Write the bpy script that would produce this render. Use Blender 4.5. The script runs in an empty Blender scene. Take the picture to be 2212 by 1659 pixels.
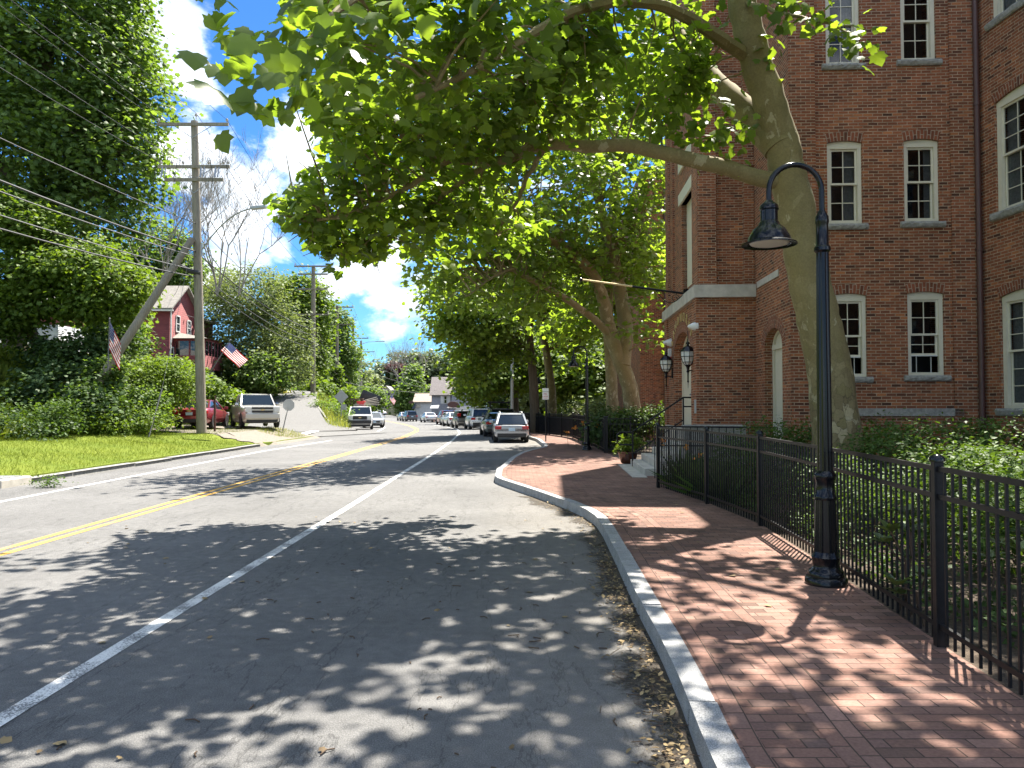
import bpy, math, random
import numpy as np
from mathutils import Vector, Matrix
R = math.radians
rng = np.random.default_rng(7)
random.seed(7)
S = bpy.context.scene
COL = S.collection

# ---------------------------------------------------------------- camera
CAM_Z = 1.80
PITCH = R(1.68)
FPX = 1661.0                       # focal length in the 2212-wide measuring frame
cd = bpy.data.cameras.new('camera'); cam = bpy.data.objects.new('camera', cd); COL.objects.link(cam)
cam.location = (0, 0, CAM_Z); cam.rotation_euler = (R(90) + PITCH, 0, 0)
cd.sensor_width = 36; cd.lens = 36 * FPX / 2212; cd.clip_start = 0.05; cd.clip_end = 6000
S.camera = cam
def ray(px, py):
    u = (px - 1106) / FPX; v = (829.5 - py) / FPX
    c, s = math.cos(PITCH), math.sin(PITCH)
    return Vector((u, c - v * s, s + v * c))
def at(px, py, Y):                 # measured photo point at a known distance
    d = ray(px, py); t = Y / d.y
    return Vector((d.x * t, Y, CAM_Z + d.z * t))

# ---------------------------------------------------------------- light
SUN_AZ, SUN_EL = R(29), R(62)
W = bpy.data.worlds.new('World'); S.world = W; W.use_nodes = True
def build_world():
    nt = W.node_tree; N = nt.nodes; L = nt.links
    for n in list(N): N.remove(n)
    out = N.new('ShaderNodeOutputWorld'); bg = N.new('ShaderNodeBackground'); L.new(bg.outputs[0], out.inputs[0])
    sky = N.new('ShaderNodeTexSky'); sky.sky_type = 'NISHITA'; sky.sun_disc = False
    sky.sun_elevation = SUN_EL; sky.sun_rotation = SUN_AZ; sky.altitude = 0; sky.air_density = 1.0; sky.dust_density = 0.3; sky.ozone_density = 2.5
    bg.inputs[1].default_value = 0.15
    hs = N.new('ShaderNodeHueSaturation'); hs.inputs['Saturation'].default_value = 1.1; L.new(sky.outputs[0], hs.inputs['Color'])
    tc = N.new('ShaderNodeTexCoord')
    def math_(op, a, b=None, clamp=False):
        m = N.new('ShaderNodeMath'); m.operation = op; m.use_clamp = clamp
        for i, x in enumerate((a, b)):
            if x is None: continue
            if isinstance(x, (int, float)): m.inputs[i].default_value = x
            else: L.new(x, m.inputs[i])
        return m.outputs[0]
    noise = N.new('ShaderNodeTexNoise'); noise.inputs['Scale'].default_value = 9; noise.inputs['Detail'].default_value = 9; noise.inputs['Roughness'].default_value = .58
    mp = N.new('ShaderNodeMapping'); mp.inputs['Scale'].default_value = (1, 1, 1.7); L.new(tc.outputs['Generated'], mp.inputs[0]); L.new(mp.outputs[0], noise.inputs[0])
    tot = None
    for (px, py, r, a) in CLOUDS:
        c = ray(px, py).normalized()
        vm = N.new('ShaderNodeVectorMath'); vm.operation = 'DISTANCE'; L.new(tc.outputs['Generated'], vm.inputs[0]); vm.inputs[1].default_value = c
        m = math_('MULTIPLY', math_('SUBTRACT', 1.0, math_('DIVIDE', vm.outputs['Value'], r), True), a)
        tot = m if tot is None else math_('MAXIMUM', tot, m)
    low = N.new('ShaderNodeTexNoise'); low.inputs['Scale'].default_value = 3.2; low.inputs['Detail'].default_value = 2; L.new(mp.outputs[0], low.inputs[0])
    fill_clouds = math_('MULTIPLY', math_('SUBTRACT', low.outputs[0], .36, True), 1.7)  # added cloud cover outside the view, there to fill the shade with light
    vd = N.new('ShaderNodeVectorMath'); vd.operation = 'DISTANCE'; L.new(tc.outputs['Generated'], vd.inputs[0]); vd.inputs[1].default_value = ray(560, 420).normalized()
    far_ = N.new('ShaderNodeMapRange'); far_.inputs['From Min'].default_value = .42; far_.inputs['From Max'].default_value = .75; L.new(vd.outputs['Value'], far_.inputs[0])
    fill_clouds = math_('MULTIPLY', fill_clouds, far_.outputs[0])  # added clouds fade out towards the visible part of the sky
    dens = math_('ADD', math_('MAXIMUM', tot, fill_clouds), math_('MULTIPLY', math_('SUBTRACT', noise.outputs[0], .5), 1.45))
    mr = N.new('ShaderNodeMapRange'); mr.interpolation_type = 'SMOOTHSTEP'
    mr.inputs['From Min'].default_value = .20; mr.inputs['From Max'].default_value = .42; L.new(dens, mr.inputs[0])
    n2 = N.new('ShaderNodeTexNoise'); n2.inputs['Scale'].default_value = 14; n2.inputs['Detail'].default_value = 5; L.new(mp.outputs[0], n2.inputs[0])
    cr = N.new('ShaderNodeValToRGB'); cr.color_ramp.elements[0].position = .38; cr.color_ramp.elements[1].position = .56
    cr.color_ramp.elements[0].color = (2.4, 2.8, 3.3, 1); cr.color_ramp.elements[1].color = (4.3, 4.6, 5.0, 1); L.new(n2.outputs[0], cr.inputs[0])
    deep = N.new('ShaderNodeMix'); deep.data_type = 'RGBA'; deep.blend_type = 'MULTIPLY'; deep.inputs['Factor'].default_value = 1; L.new(hs.outputs[0], deep.inputs['A']); deep.inputs['B'].default_value = SKY_TINT
    brt = N.new('ShaderNodeVectorMath'); brt.operation = 'SCALE'; L.new(cr.outputs[0], brt.inputs[0]); L.new(math_('ADD', .72, math_('MULTIPLY', far_.outputs[0], CLOUD_FILL)), brt.inputs['Scale'])  # unseen added clouds are made brighter for more fill
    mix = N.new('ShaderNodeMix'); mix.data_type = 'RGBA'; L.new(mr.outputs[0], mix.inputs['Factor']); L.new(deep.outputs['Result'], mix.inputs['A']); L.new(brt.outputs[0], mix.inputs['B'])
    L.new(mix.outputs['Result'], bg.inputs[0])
SKY_TINT = (.135, .245, .35, 1); CLOUD_FILL = .55
CLOUDS = [(345, 70, .085, .72), (285, 20, .085, .66), (405, 130, .05, .62), (540, 400, .11, .70), (640, 335, .08, .74), (420, 360, .08, .68), (820, 565, .12, .68), (725, 610, .07, .58), (500, 575, .085, .5), (620, 520, .06, .42), (900, 600, .05, .5), (1200, 200, .15, .35)]
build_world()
sd = bpy.data.lights.new('sun', 'SUN'); sun = bpy.data.objects.new('sun', sd); COL.objects.link(sun)
sd.energy = 5.0; sd.angle = R(.53); sd.color = (1, .94, .84)
sdir = Vector((math.sin(SUN_AZ) * math.cos(SUN_EL), math.cos(SUN_AZ) * math.cos(SUN_EL), math.sin(SUN_EL)))
sun.rotation_euler = (-sdir).to_track_quat('-Z', 'Y').to_euler(); sun.location = sdir * 60
vs = S.view_settings; vs.view_transform = 'Standard'; vs.look = 'None'; vs.gamma = 1; vs.exposure = 1.95
S.cycles.max_bounces = 8; S.cycles.diffuse_bounces = 5; S.cycles.transmission_bounces = 5; S.cycles.glossy_bounces = 2; S.cycles.transparent_max_bounces = 4
S.cycles.use_denoising = True

# ---------------------------------------------------------------- object helpers
def tag(o, label=None, cat=None, group=None, kind=None):
    if label: o['label'] = label
    if cat: o['category'] = cat
    if group: o['group'] = group
    if kind: o['kind'] = kind
    return o
def thing(name, label, cat, loc=(0, 0, 0), rz=0, group=None):
    o = bpy.data.objects.new(name, None); o.empty_display_size = .2; COL.objects.link(o)
    o.location = loc; o.rotation_euler = (0, 0, rz)
    return tag(o, label, cat, group)
def kids(o): return list(o.children)
def copy_tree(o, parent=None):
    c = o.copy(); COL.objects.link(c)
    if parent is not None: c.parent = parent
    for ch in kids(o): copy_tree(ch, c)
    return c
class MB:
    """collects faces, then links them as one mesh object"""
    def __init__(s, off=(0, 0, 0)):
        s.v = []; s.f = []; s.uv = []; s.m = []; s.off = Vector(off)
    def face(s, pts, m=0, uv=None):
        i = len(s.v); s.v.extend([tuple(p) for p in pts]); s.f.append(tuple(range(i, i + len(pts)))); s.uv.append(uv); s.m.append(m)
    def mesh(s, verts, faces, m=0):
        i = len(s.v); s.v.extend([tuple(p) for p in verts])
        for f in faces: s.f.append(tuple(i + k for k in f)); s.uv.append(None); s.m.append(m)
    def obox(s, c, ax, ay, az, m=0):
        c, ax, ay, az = Vector(c), Vector(ax), Vector(ay), Vector(az)
        P = [c + ax * i + ay * j + az * k for k in (-1, 1) for j in (-1, 1) for i in (-1, 1)]
        s.mesh(P, [(0, 2, 3, 1), (4, 5, 7, 6), (0, 1, 5, 4), (2, 6, 7, 3), (0, 4, 6, 2), (1, 3, 7, 5)], m)
    def box(s, x0, x1, y0, y1, z0, z1, m=0):
        s.obox(((x0 + x1) / 2, (y0 + y1) / 2, (z0 + z1) / 2), ((x1 - x0) / 2, 0, 0), (0, (y1 - y0) / 2, 0), (0, 0, (z1 - z0) / 2), m)
    def bar(s, a, b, w, h, m=0, up=(0, 0, 1)):
        a, b = Vector(a), Vector(b); d = (b - a); L = d.length; d.normalize(); up = Vector(up)
        x = d.cross(up)
        if x.length < 1e-4: x = d.cross(Vector((0, 1, 0)))
        x.normalize(); u = x.cross(d)
        s.obox((a + b) / 2, d * L / 2, x * w / 2, u * h / 2, m)
    def tube(s, pts, rad, n=8, m=0, cap=True):
        pts = [Vector(p) for p in pts]
        if isinstance(rad, (int, float)): rad = [rad] * len(pts)
        t0 = (pts[1] - pts[0]).normalized(); ref = Vector((0, 0, 1)) if abs(t0.z) < .9 else Vector((1, 0, 0))
        x = t0.cross(ref).normalized(); rings = []; base = len(s.v)
        for i, p in enumerate(pts):
            t = (pts[min(i + 1, len(pts) - 1)] - pts[max(i - 1, 0)])
            if t.length < 1e-6: t = t0
            t = t.normalized(); x = (x - t * x.dot(t)).normalized(); y = t.cross(x)
            for k in range(n):
                a = 2 * math.pi * k / n
                s.v.append(tuple(p + (x * math.cos(a) + y * math.sin(a)) * rad[i]))
        for i in range(len(pts) - 1):
            for k in range(n):
                k2 = (k + 1) % n
                s.f.append((base + i * n + k, base + i * n + k2, base + (i + 1) * n + k2, base + (i + 1) * n + k)); s.uv.append(None); s.m.append(m)
        if cap:
            s.f.append(tuple(base + k for k in range(n))[::-1]); s.uv.append(None); s.m.append(m)
            s.f.append(tuple(base + (len(pts) - 1) * n + k for k in range(n))); s.uv.append(None); s.m.append(m)
    def lathe(s, prof, c=(0, 0, 0), n=20, m=0, axis='z', wob=None):
        c = Vector(c); base = len(s.v)
        for (r, z) in prof:
            for k in range(n):
                a = 2 * math.pi * k / n; rr = r * (wob(a) if wob else 1)
                p = Vector((rr * math.cos(a), rr * math.sin(a), z))
                if axis == 'x': p = Vector((z, rr * math.cos(a), rr * math.sin(a)))
                if axis == 'y': p = Vector((rr * math.sin(a), z, rr * math.cos(a)))
                s.v.append(tuple(c + p))
        for i in range(len(prof) - 1):
            for k in range(n):
                k2 = (k + 1) % n
                s.f.append((base + i * n + k, base + i * n + k2, base + (i + 1) * n + k2, base + (i + 1) * n + k)); s.uv.append(None); s.m.append(m)
        for i, rev in ((0, True), (len(prof) - 1, False)):
            if prof[i][0] > 1e-4:
                ff = tuple(base + i * n + k for k in range(n)); s.f.append(ff[::-1] if rev else ff); s.uv.append(None); s.m.append(m)
    def prism(s, poly, z0, z1, m=0):
        n = len(poly); P = [(x, y, z0) for x, y in poly] + [(x, y, z1) for x, y in poly]
        s.mesh(P, [tuple(range(n))[::-1], tuple(range(n, 2 * n))] + [(i, (i + 1) % n, n + (i + 1) % n, n + i) for i in range(n)], m)
    def build(s, name, mats, parent=None, smooth=False, uvs=True, loc=None, bevel=0):
        me = bpy.data.meshes.new(name); o = s.off
        me.from_pydata([(x - o.x, y - o.y, z - o.z) for x, y, z in s.v], [], s.f)
        for mm in (mats if isinstance(mats, (list, tuple)) else [mats]): me.materials.append(mm)
        me.polygons.foreach_set('material_index', s.m)
        if smooth:
            me.polygons.foreach_set('use_smooth', [True] * len(s.f))
        if uvs:
            ul = me.uv_layers.new(name='UVMap').data; k = 0
            for fi, f in enumerate(s.f):
                uv = s.uv[fi]
                if uv is None:
                    a, b, c = Vector(s.v[f[0]]), Vector(s.v[f[1]]), Vector(s.v[f[2]])
                    n = (b - a).cross(c - a)
                    if n.length < 1e-9 and len(f) > 3: n = (c - a).cross(Vector(s.v[f[3]]) - a)
                    n = n.normalized() if n.length > 1e-9 else Vector((0, 0, 1))
                    if abs(n.z) > .7: uv = [(s.v[i][0], s.v[i][1]) for i in f]
                    else:
                        t = Vector((-n.y, n.x, 0)).normalized(); uv = [(t.x * s.v[i][0] + t.y * s.v[i][1], s.v[i][2]) for i in f]
                for q in uv: ul[k].uv = q; k += 1
        me.update()
        if smooth: 
            try: me.set_sharp_from_angle(angle=R(40))
            except Exception: pass
        ob = bpy.data.objects.new(name, me); COL.objects.link(ob)
        if bevel:
            bm_ = ob.modifiers.new('bevel', 'BEVEL'); bm_.width = bevel; bm_.segments = 2; bm_.limit_method = 'ANGLE'
        if parent is not None: ob.parent = parent
        else: ob.location = loc if loc is not None else s.off
        return ob
def text_into(mb, body, size, M, m=0, extrude=.006, align='CENTER'):
    cu = bpy.data.curves.new('txt', 'FONT'); cu.body = body; cu.size = size; cu.extrude = extrude; cu.align_x = align; cu.align_y = 'CENTER'; cu.resolution_u = 3
    o = bpy.data.objects.new('txt', cu); COL.objects.link(o)
    dg = bpy.context.evaluated_depsgraph_get(); me = bpy.data.meshes.new_from_object(o.evaluated_get(dg))
    mb.mesh([M @ v.co for v in me.vertices], [tuple(p.vertices) for p in me.polygons], m)
    bpy.data.objects.remove(o); bpy.data.curves.remove(cu); bpy.data.meshes.remove(me)
def interp(tab, y):
    return float(np.interp(y, [a for a, b in tab], [b for a, b in tab]))
def smooth(a, b, x):
    t = min(1, max(0, (x - a) / (b - a))); return t * t * (3 - 2 * t)

# ---------------------------------------------------------------- materials
def newmat(name):
    m = bpy.data.materials.new(name); m.use_nodes = True; nt = m.node_tree
    return m, nt, nt.nodes, nt.links, nt.nodes['Principled BSDF']
def setc(inp, c): inp.default_value = (c[0], c[1], c[2], 1)
class NG:
    def __init__(s, nt): s.N = nt.nodes; s.L = nt.links
    def math(s, op, a, b=None, c=None, clamp=False):
        m = s.N.new('ShaderNodeMath'); m.operation = op; m.use_clamp = clamp
        for i, x in enumerate((a, b, c)):
            if x is None: continue
            if isinstance(x, (int, float)): m.inputs[i].default_value = x
            else: s.L.new(x, m.inputs[i])
        return m.outputs[0]
    def noise(s, vec, scale, detail=4, rough=.55, dist=0):
        n = s.N.new('ShaderNodeTexNoise'); n.inputs['Scale'].default_value = scale; n.inputs['Detail'].default_value = detail; n.inputs['Roughness'].default_value = rough; n.inputs['Distortion'].default_value = dist
        if vec is not None: s.L.new(vec, n.inputs[0])
        return n.outputs[0]
    def voro(s, vec, scale, feature='F1', out='Distance'):
        n = s.N.new('ShaderNodeTexVoronoi'); n.feature = feature; n.inputs['Scale'].default_value = scale
        if vec is not None: s.L.new(vec, n.inputs[0])
        return n.outputs[out]
    def ramp(s, fac, stops, interp='LINEAR'):
        r = s.N.new('ShaderNodeValToRGB'); r.color_ramp.interpolation = interp; e = r.color_ramp.elements
        while len(e) < len(stops): e.new(.5)
        for k, (p, c) in enumerate(stops):
            e[k].position = p; e[k].color = (c, c, c, 1) if isinstance(c, (int, float)) else (*c, 1)
        s.L.new(fac, r.inputs[0]); return r.outputs[0]
    def mix(s, fac, a, b, mode='MIX'):
        m = s.N.new('ShaderNodeMix'); m.data_type = 'RGBA'; m.blend_type = mode
        for key, x in (('Factor', fac), ('A', a), ('B', b)):
            i = m.inputs[key] if key == 'Factor' else [q for q in m.inputs if q.name == key and q.type == 'RGBA'][0]
            if isinstance(x, (int, float)): i.default_value = x
            elif isinstance(x, tuple): i.default_value = (*x, 1)
            else: s.L.new(x, i)
        return [q for q in m.outputs if q.type == 'RGBA'][0]
    def bump(s, h, strength, dist, bsdf):
        b = s.N.new('ShaderNodeBump'); b.inputs['Strength'].default_value = strength; b.inputs['Distance'].default_value = dist
        s.L.new(h, b.inputs['Height']); s.L.new(b.outputs[0], bsdf.inputs['Normal'])
    def coord(s, which='Object'):
        return s.N.new('ShaderNodeTexCoord').outputs[which]
    def world(s): return s.N.new('ShaderNodeNewGeometry').outputs['Position']
def plain(name, c, rough=.6, metal=0, spec=.5, var=.0, scale=8, bump=0, coat=0):
    m, nt, N, L, b = newmat(name); setc(b.inputs['Base Color'], c); b.inputs['Roughness'].default_value = rough; b.inputs['Metallic'].default_value = metal
    b.inputs['Specular IOR Level'].default_value = spec; b.inputs['Coat Weight'].default_value = coat; b.inputs['Coat Roughness'].default_value = .05
    if var or bump:
        g = NG(nt); n = g.noise(g.coord(), scale, 5, .6)
        if var:
            L.new(g.ramp(n, [(.3, tuple(x * (1 - var) for x in c)), (.7, tuple(min(1, x * (1 + var)) for x in c))]), b.inputs['Base Color'])
        if bump: g.bump(n, bump, .01, b)
    return m
def brick_mat(name, cols, mortar, bw=.213, rh=.0677, ms=.0085, bump=.5, dirt=.25):
    m, nt, N, L, b = newmat(name); g = NG(nt)
    uv = N.new('ShaderNodeUVMap').outputs[0]
    # slightly wander the joints so that courses are not ruler-straight
    wn = N.new('ShaderNodeTexNoise'); wn.inputs['Scale'].default_value = 2.5; wn.inputs['Detail'].default_value = 3; L.new(uv, wn.inputs[0])
    va = N.new('ShaderNodeVectorMath'); va.operation = 'MULTIPLY_ADD'; L.new(wn.outputs['Color'], va.inputs[0]); va.inputs[1].default_value = (.012, .012, 0); L.new(uv, va.inputs[2])
    bt = N.new('ShaderNodeTexBrick'); bt.offset = .5; bt.inputs['Scale'].default_value = 1; bt.inputs['Brick Width'].default_value = bw; bt.inputs['Row Height'].default_value = rh
    bt.inputs['Mortar Size'].default_value = ms; bt.inputs['Mortar Smooth'].default_value = .15; L.new(va.outputs[0], bt.inputs[0])
    sx = N.new('ShaderNodeSeparateXYZ'); L.new(va.outputs[0], sx.inputs[0])
    row = g.math('FLOOR', g.math('DIVIDE', sx.outputs[1], rh)); odd = g.math('FLOORED_MODULO', row, 2.0)
    off = g.math('MULTIPLY', g.math('SUBTRACT', 1.0, odd), .5)
    colm = g.math('FLOOR', g.math('ADD', g.math('DIVIDE', sx.outputs[0], bw), off))
    cx = N.new('ShaderNodeCombineXYZ'); L.new(colm, cx.inputs[0]); L.new(row, cx.inputs[1])
    wh = N.new('ShaderNodeTexWhiteNoise'); wh.noise_dimensions = '2D'; L.new(cx.outputs[0], wh.inputs['Vector'])
    base = g.ramp(wh.outputs['Value'], [(i / (len(cols) - 1), c) for i, c in enumerate(cols)])
    big = g.noise(uv, .7, 4, .6); fine = g.noise(uv, 45, 4, .65)
    base = g.mix(1.0, base, g.ramp(big, [(.3, 1 - dirt), (.7, 1 + dirt * .4)]), 'MULTIPLY')
    base = g.mix(1.0, base, g.ramp(fine, [(.3, .8), (.7, 1.15)]), 'MULTIPLY')
    mort = g.mix(1.0, mortar, g.ramp(g.noise(uv, 6, 3), [(.3, .55), (.7, 1.1)]), 'MULTIPLY')
    L.new(g.mix(bt.outputs['Fac'], base, mort), b.inputs['Base Color']); b.inputs['Roughness'].default_value = .9; b.inputs['Specular IOR Level'].default_value = .2
    h = g.math('ADD', g.math('MULTIPLY', bt.outputs['Fac'], -1.0), g.math('MULTIPLY', fine, .45))
    g.bump(h, bump, .008, b)
    return m
M = {}
M['brick'] = brick_mat('brick', [(.07, .031, .021), (.225, .076, .038), (.28, .094, .045), (.33, .113, .052), (.19, .068, .036), (.295, .1, .047), (.13, .052, .031), (.44, .16, .065)], (.40, .29, .2))
M['brick_arch'] = brick_mat('brick_arch', [(.11, .044, .027), (.24, .08, .041), (.19, .064, .034), (.29, .092, .047)], (.36, .27, .2), bw=.2, rh=.072)
M['paver'] = brick_mat('paver', [(.13, .082, .064), (.2, .11, .084), (.24, .137, .106), (.28, .163, .128), (.18, .108, .088), (.23, .127, .096), (.15, .096, .08)], (.07, .05, .04), bw=.205, rh=.102, ms=.0045, bump=.35, dirt=.35)
def asphalt():
    m, nt, N, L, b = newmat('asphalt'); g = NG(nt); p = g.world()
    f = g.noise(p, 130, 3, .7); mid = g.noise(p, 9, 5, .6); big = g.noise(p, .35, 5, .6)
    sp = g.voro(p, 75)
    c = g.ramp(f, [(.3, (.072, .071, .072)), (.52, (.15, .147, .143)), (.72, (.25, .244, .235))])
    c = g.mix(1.0, c, g.ramp(mid, [(.3, .82), (.7, 1.12)]), 'MULTIPLY')
    c = g.mix(1.0, c, g.ramp(big, [(.3, .74), (.7, 1.14)]), 'MULTIPLY')
    c = g.mix(1.0, c, g.ramp(sp, [(.02, 1.35), (.2, 1.0), (.5, .88)]), 'MULTIPLY')
    # long seams and hairline cracks
    mp = N.new('ShaderNodeMapping'); mp.inputs['Scale'].default_value = (.8, .16, .3); L.new(p, mp.inputs[0])
    wv = g.noise(mp.outputs[0], 1.6, 6, .6)
    crack = g.ramp(g.math('ABSOLUTE', g.math('SUBTRACT', wv, .5)), [(.0, .55), (.005, 1.0)])
    c = g.mix(1.0, c, crack, 'MULTIPLY')
    # sandy wear along the parking edge
    sx = N.new('ShaderNodeSeparateXYZ'); L.new(p, sx.inputs[0])
    edge = g.math('MULTIPLY', g.ramp(g.math('MULTIPLY', g.math('ADD', sx.outputs[0], 2.5), .25, clamp=True), [(.45, 0), (.9, 1)]), g.noise(p, 1.3, 5, .65))
    c = g.mix(g.math('MULTIPLY', edge, .55, clamp=True), c, (.22, .19, .15))
    L.new(c, b.inputs['Base Color']); b.inputs['Roughness'].default_value = .88; b.inputs['Specular IOR Level'].default_value = .25
    g.bump(g.math('ADD', f, g.math('MULTIPLY', sp, .8)), .5, .012, b)
    return m
M['asphalt'] = asphalt()
def marking(name, c, wear):
    m, nt, N, L, b = newmat(name); g = NG(nt); p = g.world()
    n = g.noise(p, 70, 4, .75); n2 = g.noise(p, 2.2, 4, .6)
    fac = g.ramp(g.math('ADD', n, g.math('MULTIPLY', g.math('SUBTRACT', n2, .5), .7)), [(wear - .04, 0), (wear + .06, 1)])
    L.new(g.mix(fac, (.13, .13, .128), c), b.inputs['Base Color']); b.inputs['Roughness'].default_value = .8
    return m
M['white_line'] = marking('white_line', (.62, .61, .58), .46); M['yellow_line'] = marking('yellow_line', (.52, .29, .045), .38)
M['white_fresh'] = marking('white_fresh', (.72, .71, .68), .36)
def granite():
    m, nt, N, L, b = newmat('granite'); g = NG(nt); p = g.world()
    f = g.noise(p, 160, 2, .7); mid = g.noise(p, 7, 5, .65); sp = g.voro(p, 110)
    c = g.ramp(f, [(.32, (.13, .135, .14)), (.5, (.3, .3, .3)), (.66, (.46, .455, .44))])
    c = g.mix(1.0, c, g.ramp(mid, [(.3, .72), (.7, 1.12)]), 'MULTIPLY')
    L.new(c, b.inputs['Base Color']); b.inputs['Roughness'].default_value = .8
    g.bump(g.math('ADD', g.math('MULTIPLY', mid, 2.2), g.math('MULTIPLY', f, .3)), .6, .02, b); return m
M['granite'] = granite()
M['concrete'] = plain('concrete', (.42, .39, .34), .85, var=.22, scale=3.5, bump=.2)
M['stone_sill'] = plain('stone_sill', (.26, .25, .225), .9, var=.3, scale=14, bump=1.0)
M['cream'] = plain('cream', (.60, .55, .43), .5, var=.05, scale=5)
M['cream_dark'] = plain('cream_dark', (.50, .46, .36), .55, var=.06, scale=5)
M['white_paint'] = plain('white_paint', (.6, .59, .565), .55, var=.06, scale=2)
M['black_metal'] = plain('black_metal', (.0075, .008, .0095), .42, spec=.25, var=.35, scale=30, bump=.05)
M['black_gloss'] = plain('black_gloss', (.005, .0055, .0075), .2, spec=.32, bump=.03, scale=12)
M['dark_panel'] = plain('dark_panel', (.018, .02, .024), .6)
M['lens'] = plain('lens', (.55, .55, .52), .35)
M['gold'] = plain('gold', (.55, .42, .2), .45, metal=.3)
M['wood_pole'] = None
def wood_pole(name, c1, c2):
    m, nt, N, L, b = newmat(name); g = NG(nt); p = g.coord()
    mp = N.new('ShaderNodeMapping'); mp.inputs['Scale'].default_value = (14, 14, .8); L.new(p, mp.inputs[0])
    n = g.noise(mp.outputs[0], 2.2, 6, .65); n2 = g.noise(p, .6, 3)
    c = g.mix(1.0, g.ramp(n, [(.3, c1), (.7, c2)]), g.ramp(n2, [(.3, .8), (.7, 1.1)]), 'MULTIPLY')
    L.new(c, b.inputs['Base Color']); b.inputs['Roughness'].default_value = .9; g.bump(n, .5, .02, b); return m
M['wood_pole'] = wood_pole('wood_pole', (.15, .125, .095), (.30, .265, .205))
M['bark'] = wood_pole('bark', (.07, .05, .035), (.17, .13, .09))
M['bark_grey'] = wood_pole('bark_grey', (.17, .15, .125), (.33, .30, .26))
def sycamore():
    m, nt, N, L, b = newmat('sycamore_bark'); g = NG(nt); p = g.coord()
    mp = N.new('ShaderNodeMapping'); mp.inputs['Scale'].default_value = (1, 1, .62); L.new(p, mp.inputs[0])
    dn = N.new('ShaderNodeTexNoise'); dn.inputs['Scale'].default_value = 9; dn.inputs['Detail'].default_value = 5; L.new(mp.outputs[0], dn.inputs[0])
    va = N.new('ShaderNodeVectorMath'); va.operation = 'MULTIPLY_ADD'; L.new(dn.outputs['Color'], va.inputs[0]); va.inputs[1].default_value = (.16, .16, .16); L.new(mp.outputs[0], va.inputs[2])
    sx = N.new('ShaderNodeSeparateXYZ'); L.new(p, sx.inputs[0])
    vo = N.new('ShaderNodeTexVoronoi'); vo.inputs['Scale'].default_value = 8; L.new(va.outputs[0], vo.inputs[0])
    cell = N.new('ShaderNodeSeparateColor'); L.new(vo.outputs['Color'], cell.inputs[0])
    edge = g.voro(va.outputs[0], 8, 'DISTANCE_TO_EDGE')
    base = g.ramp(cell.outputs[0], [(0, (.165, .125, .06)), (.3, (.21, .165, .08)), (.55, (.185, .15, .062)), (.8, (.25, .2, .1)), (.9, (.36, .3, .17))], 'CONSTANT')
    smoothc = g.ramp(g.noise(p, 1.6, 4, .6), [(.3, (.18, .142, .058)), (.7, (.25, .2, .088))])
    up = g.ramp(g.math('MULTIPLY', sx.outputs[2], .2, clamp=True), [(.3, 0), (.62, 1)])
    c = g.mix(g.math('MULTIPLY', up, .75), base, smoothc)
    pale = g.ramp(g.noise(va.outputs[0], 3.4, 5, .55, .4), [(.615, 0), (.635, 1)])
    c = g.mix(g.math('MULTIPLY', pale, .8), c, (.38, .33, .2))
    c = g.mix(1.0, c, g.ramp(g.noise(p, 35, 4, .6), [(.3, .8), (.7, 1.14)]), 'MULTIPLY')
    ed = g.ramp(edge, [(0, .42), (.05, 1.0)]); edm = g.mix(up, ed, (1, 1, 1))
    c = g.mix(1.0, c, edm, 'MULTIPLY')
    L.new(c, b.inputs['Base Color']); b.inputs['Roughness'].default_value = .85
    g.bump(g.math('ADD', g.math('MULTIPLY', edm, .6), g.math('MULTIPLY', pale, -.5)), .6, .015, b); return m
M['sycamore'] = sycamore()
def leafmat(name, c1, c2, trans=(1.7, 1.5, .45), tf=.5, gloss=.3, rough=.42):
    m, nt, N, L, b = newmat(name); g = NG(nt)
    a = N.new('ShaderNodeAttribute'); a.attribute_name = 'rnd'
    c = g.ramp(a.outputs['Fac'], [(0, c1), (.8, c2), (1, tuple(min(1, x * 1.35) for x in c2))])
    L.new(c, b.inputs['Base Color']); b.inputs['Roughness'].default_value = rough; b.inputs['Specular IOR Level'].default_value = gloss
    t = N.new('ShaderNodeBsdfTranslucent'); L.new(g.mix(1.0, c, tuple(trans), 'MULTIPLY'), t.inputs[0])
    mx = N.new('ShaderNodeMixShader'); mx.inputs[0].default_value = tf; L.new(b.outputs[0], mx.inputs[1]); L.new(t.outputs[0], mx.inputs[2])
    L.new(mx.outputs[0], N['Material Output'].inputs[0]); return m
M['leaf_syc'] = leafmat('leaf_syc', (.075, .115, .028), (.135, .185, .044), (2.15, 2.25, .5), .55, .25)
M['leaf_syc2'] = leafmat('leaf_syc2', (.095, .135, .036), (.165, .215, .055), (1.95, 2.1, .5), .55, .25)
M['leaf_maple'] = leafmat('leaf_maple', (.06, .105, .03), (.13, .185, .05), (1.6, 1.7, .5), .45, .2, .55)
M['leaf_bright'] = leafmat('leaf_bright', (.07, .12, .02), (.13, .19, .032), (1.5, 1.5, .4), .42, .2, .55)
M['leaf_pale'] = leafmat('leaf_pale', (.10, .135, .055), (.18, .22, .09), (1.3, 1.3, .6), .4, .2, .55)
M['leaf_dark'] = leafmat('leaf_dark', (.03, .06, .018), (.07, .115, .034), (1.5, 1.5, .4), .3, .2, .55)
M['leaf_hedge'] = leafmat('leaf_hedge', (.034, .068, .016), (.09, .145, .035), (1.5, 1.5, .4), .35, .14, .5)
M['leaf_rhodo'] = leafmat('leaf_rhodo', (.035, .06, .018), (.085, .12, .035), (1.3, 1.4, .4), .22, .6, .32)
M['leaf_far'] = leafmat('leaf_far', (.085, .12, .055), (.16, .2, .095), (1.2, 1.2, .6), .35)
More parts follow.
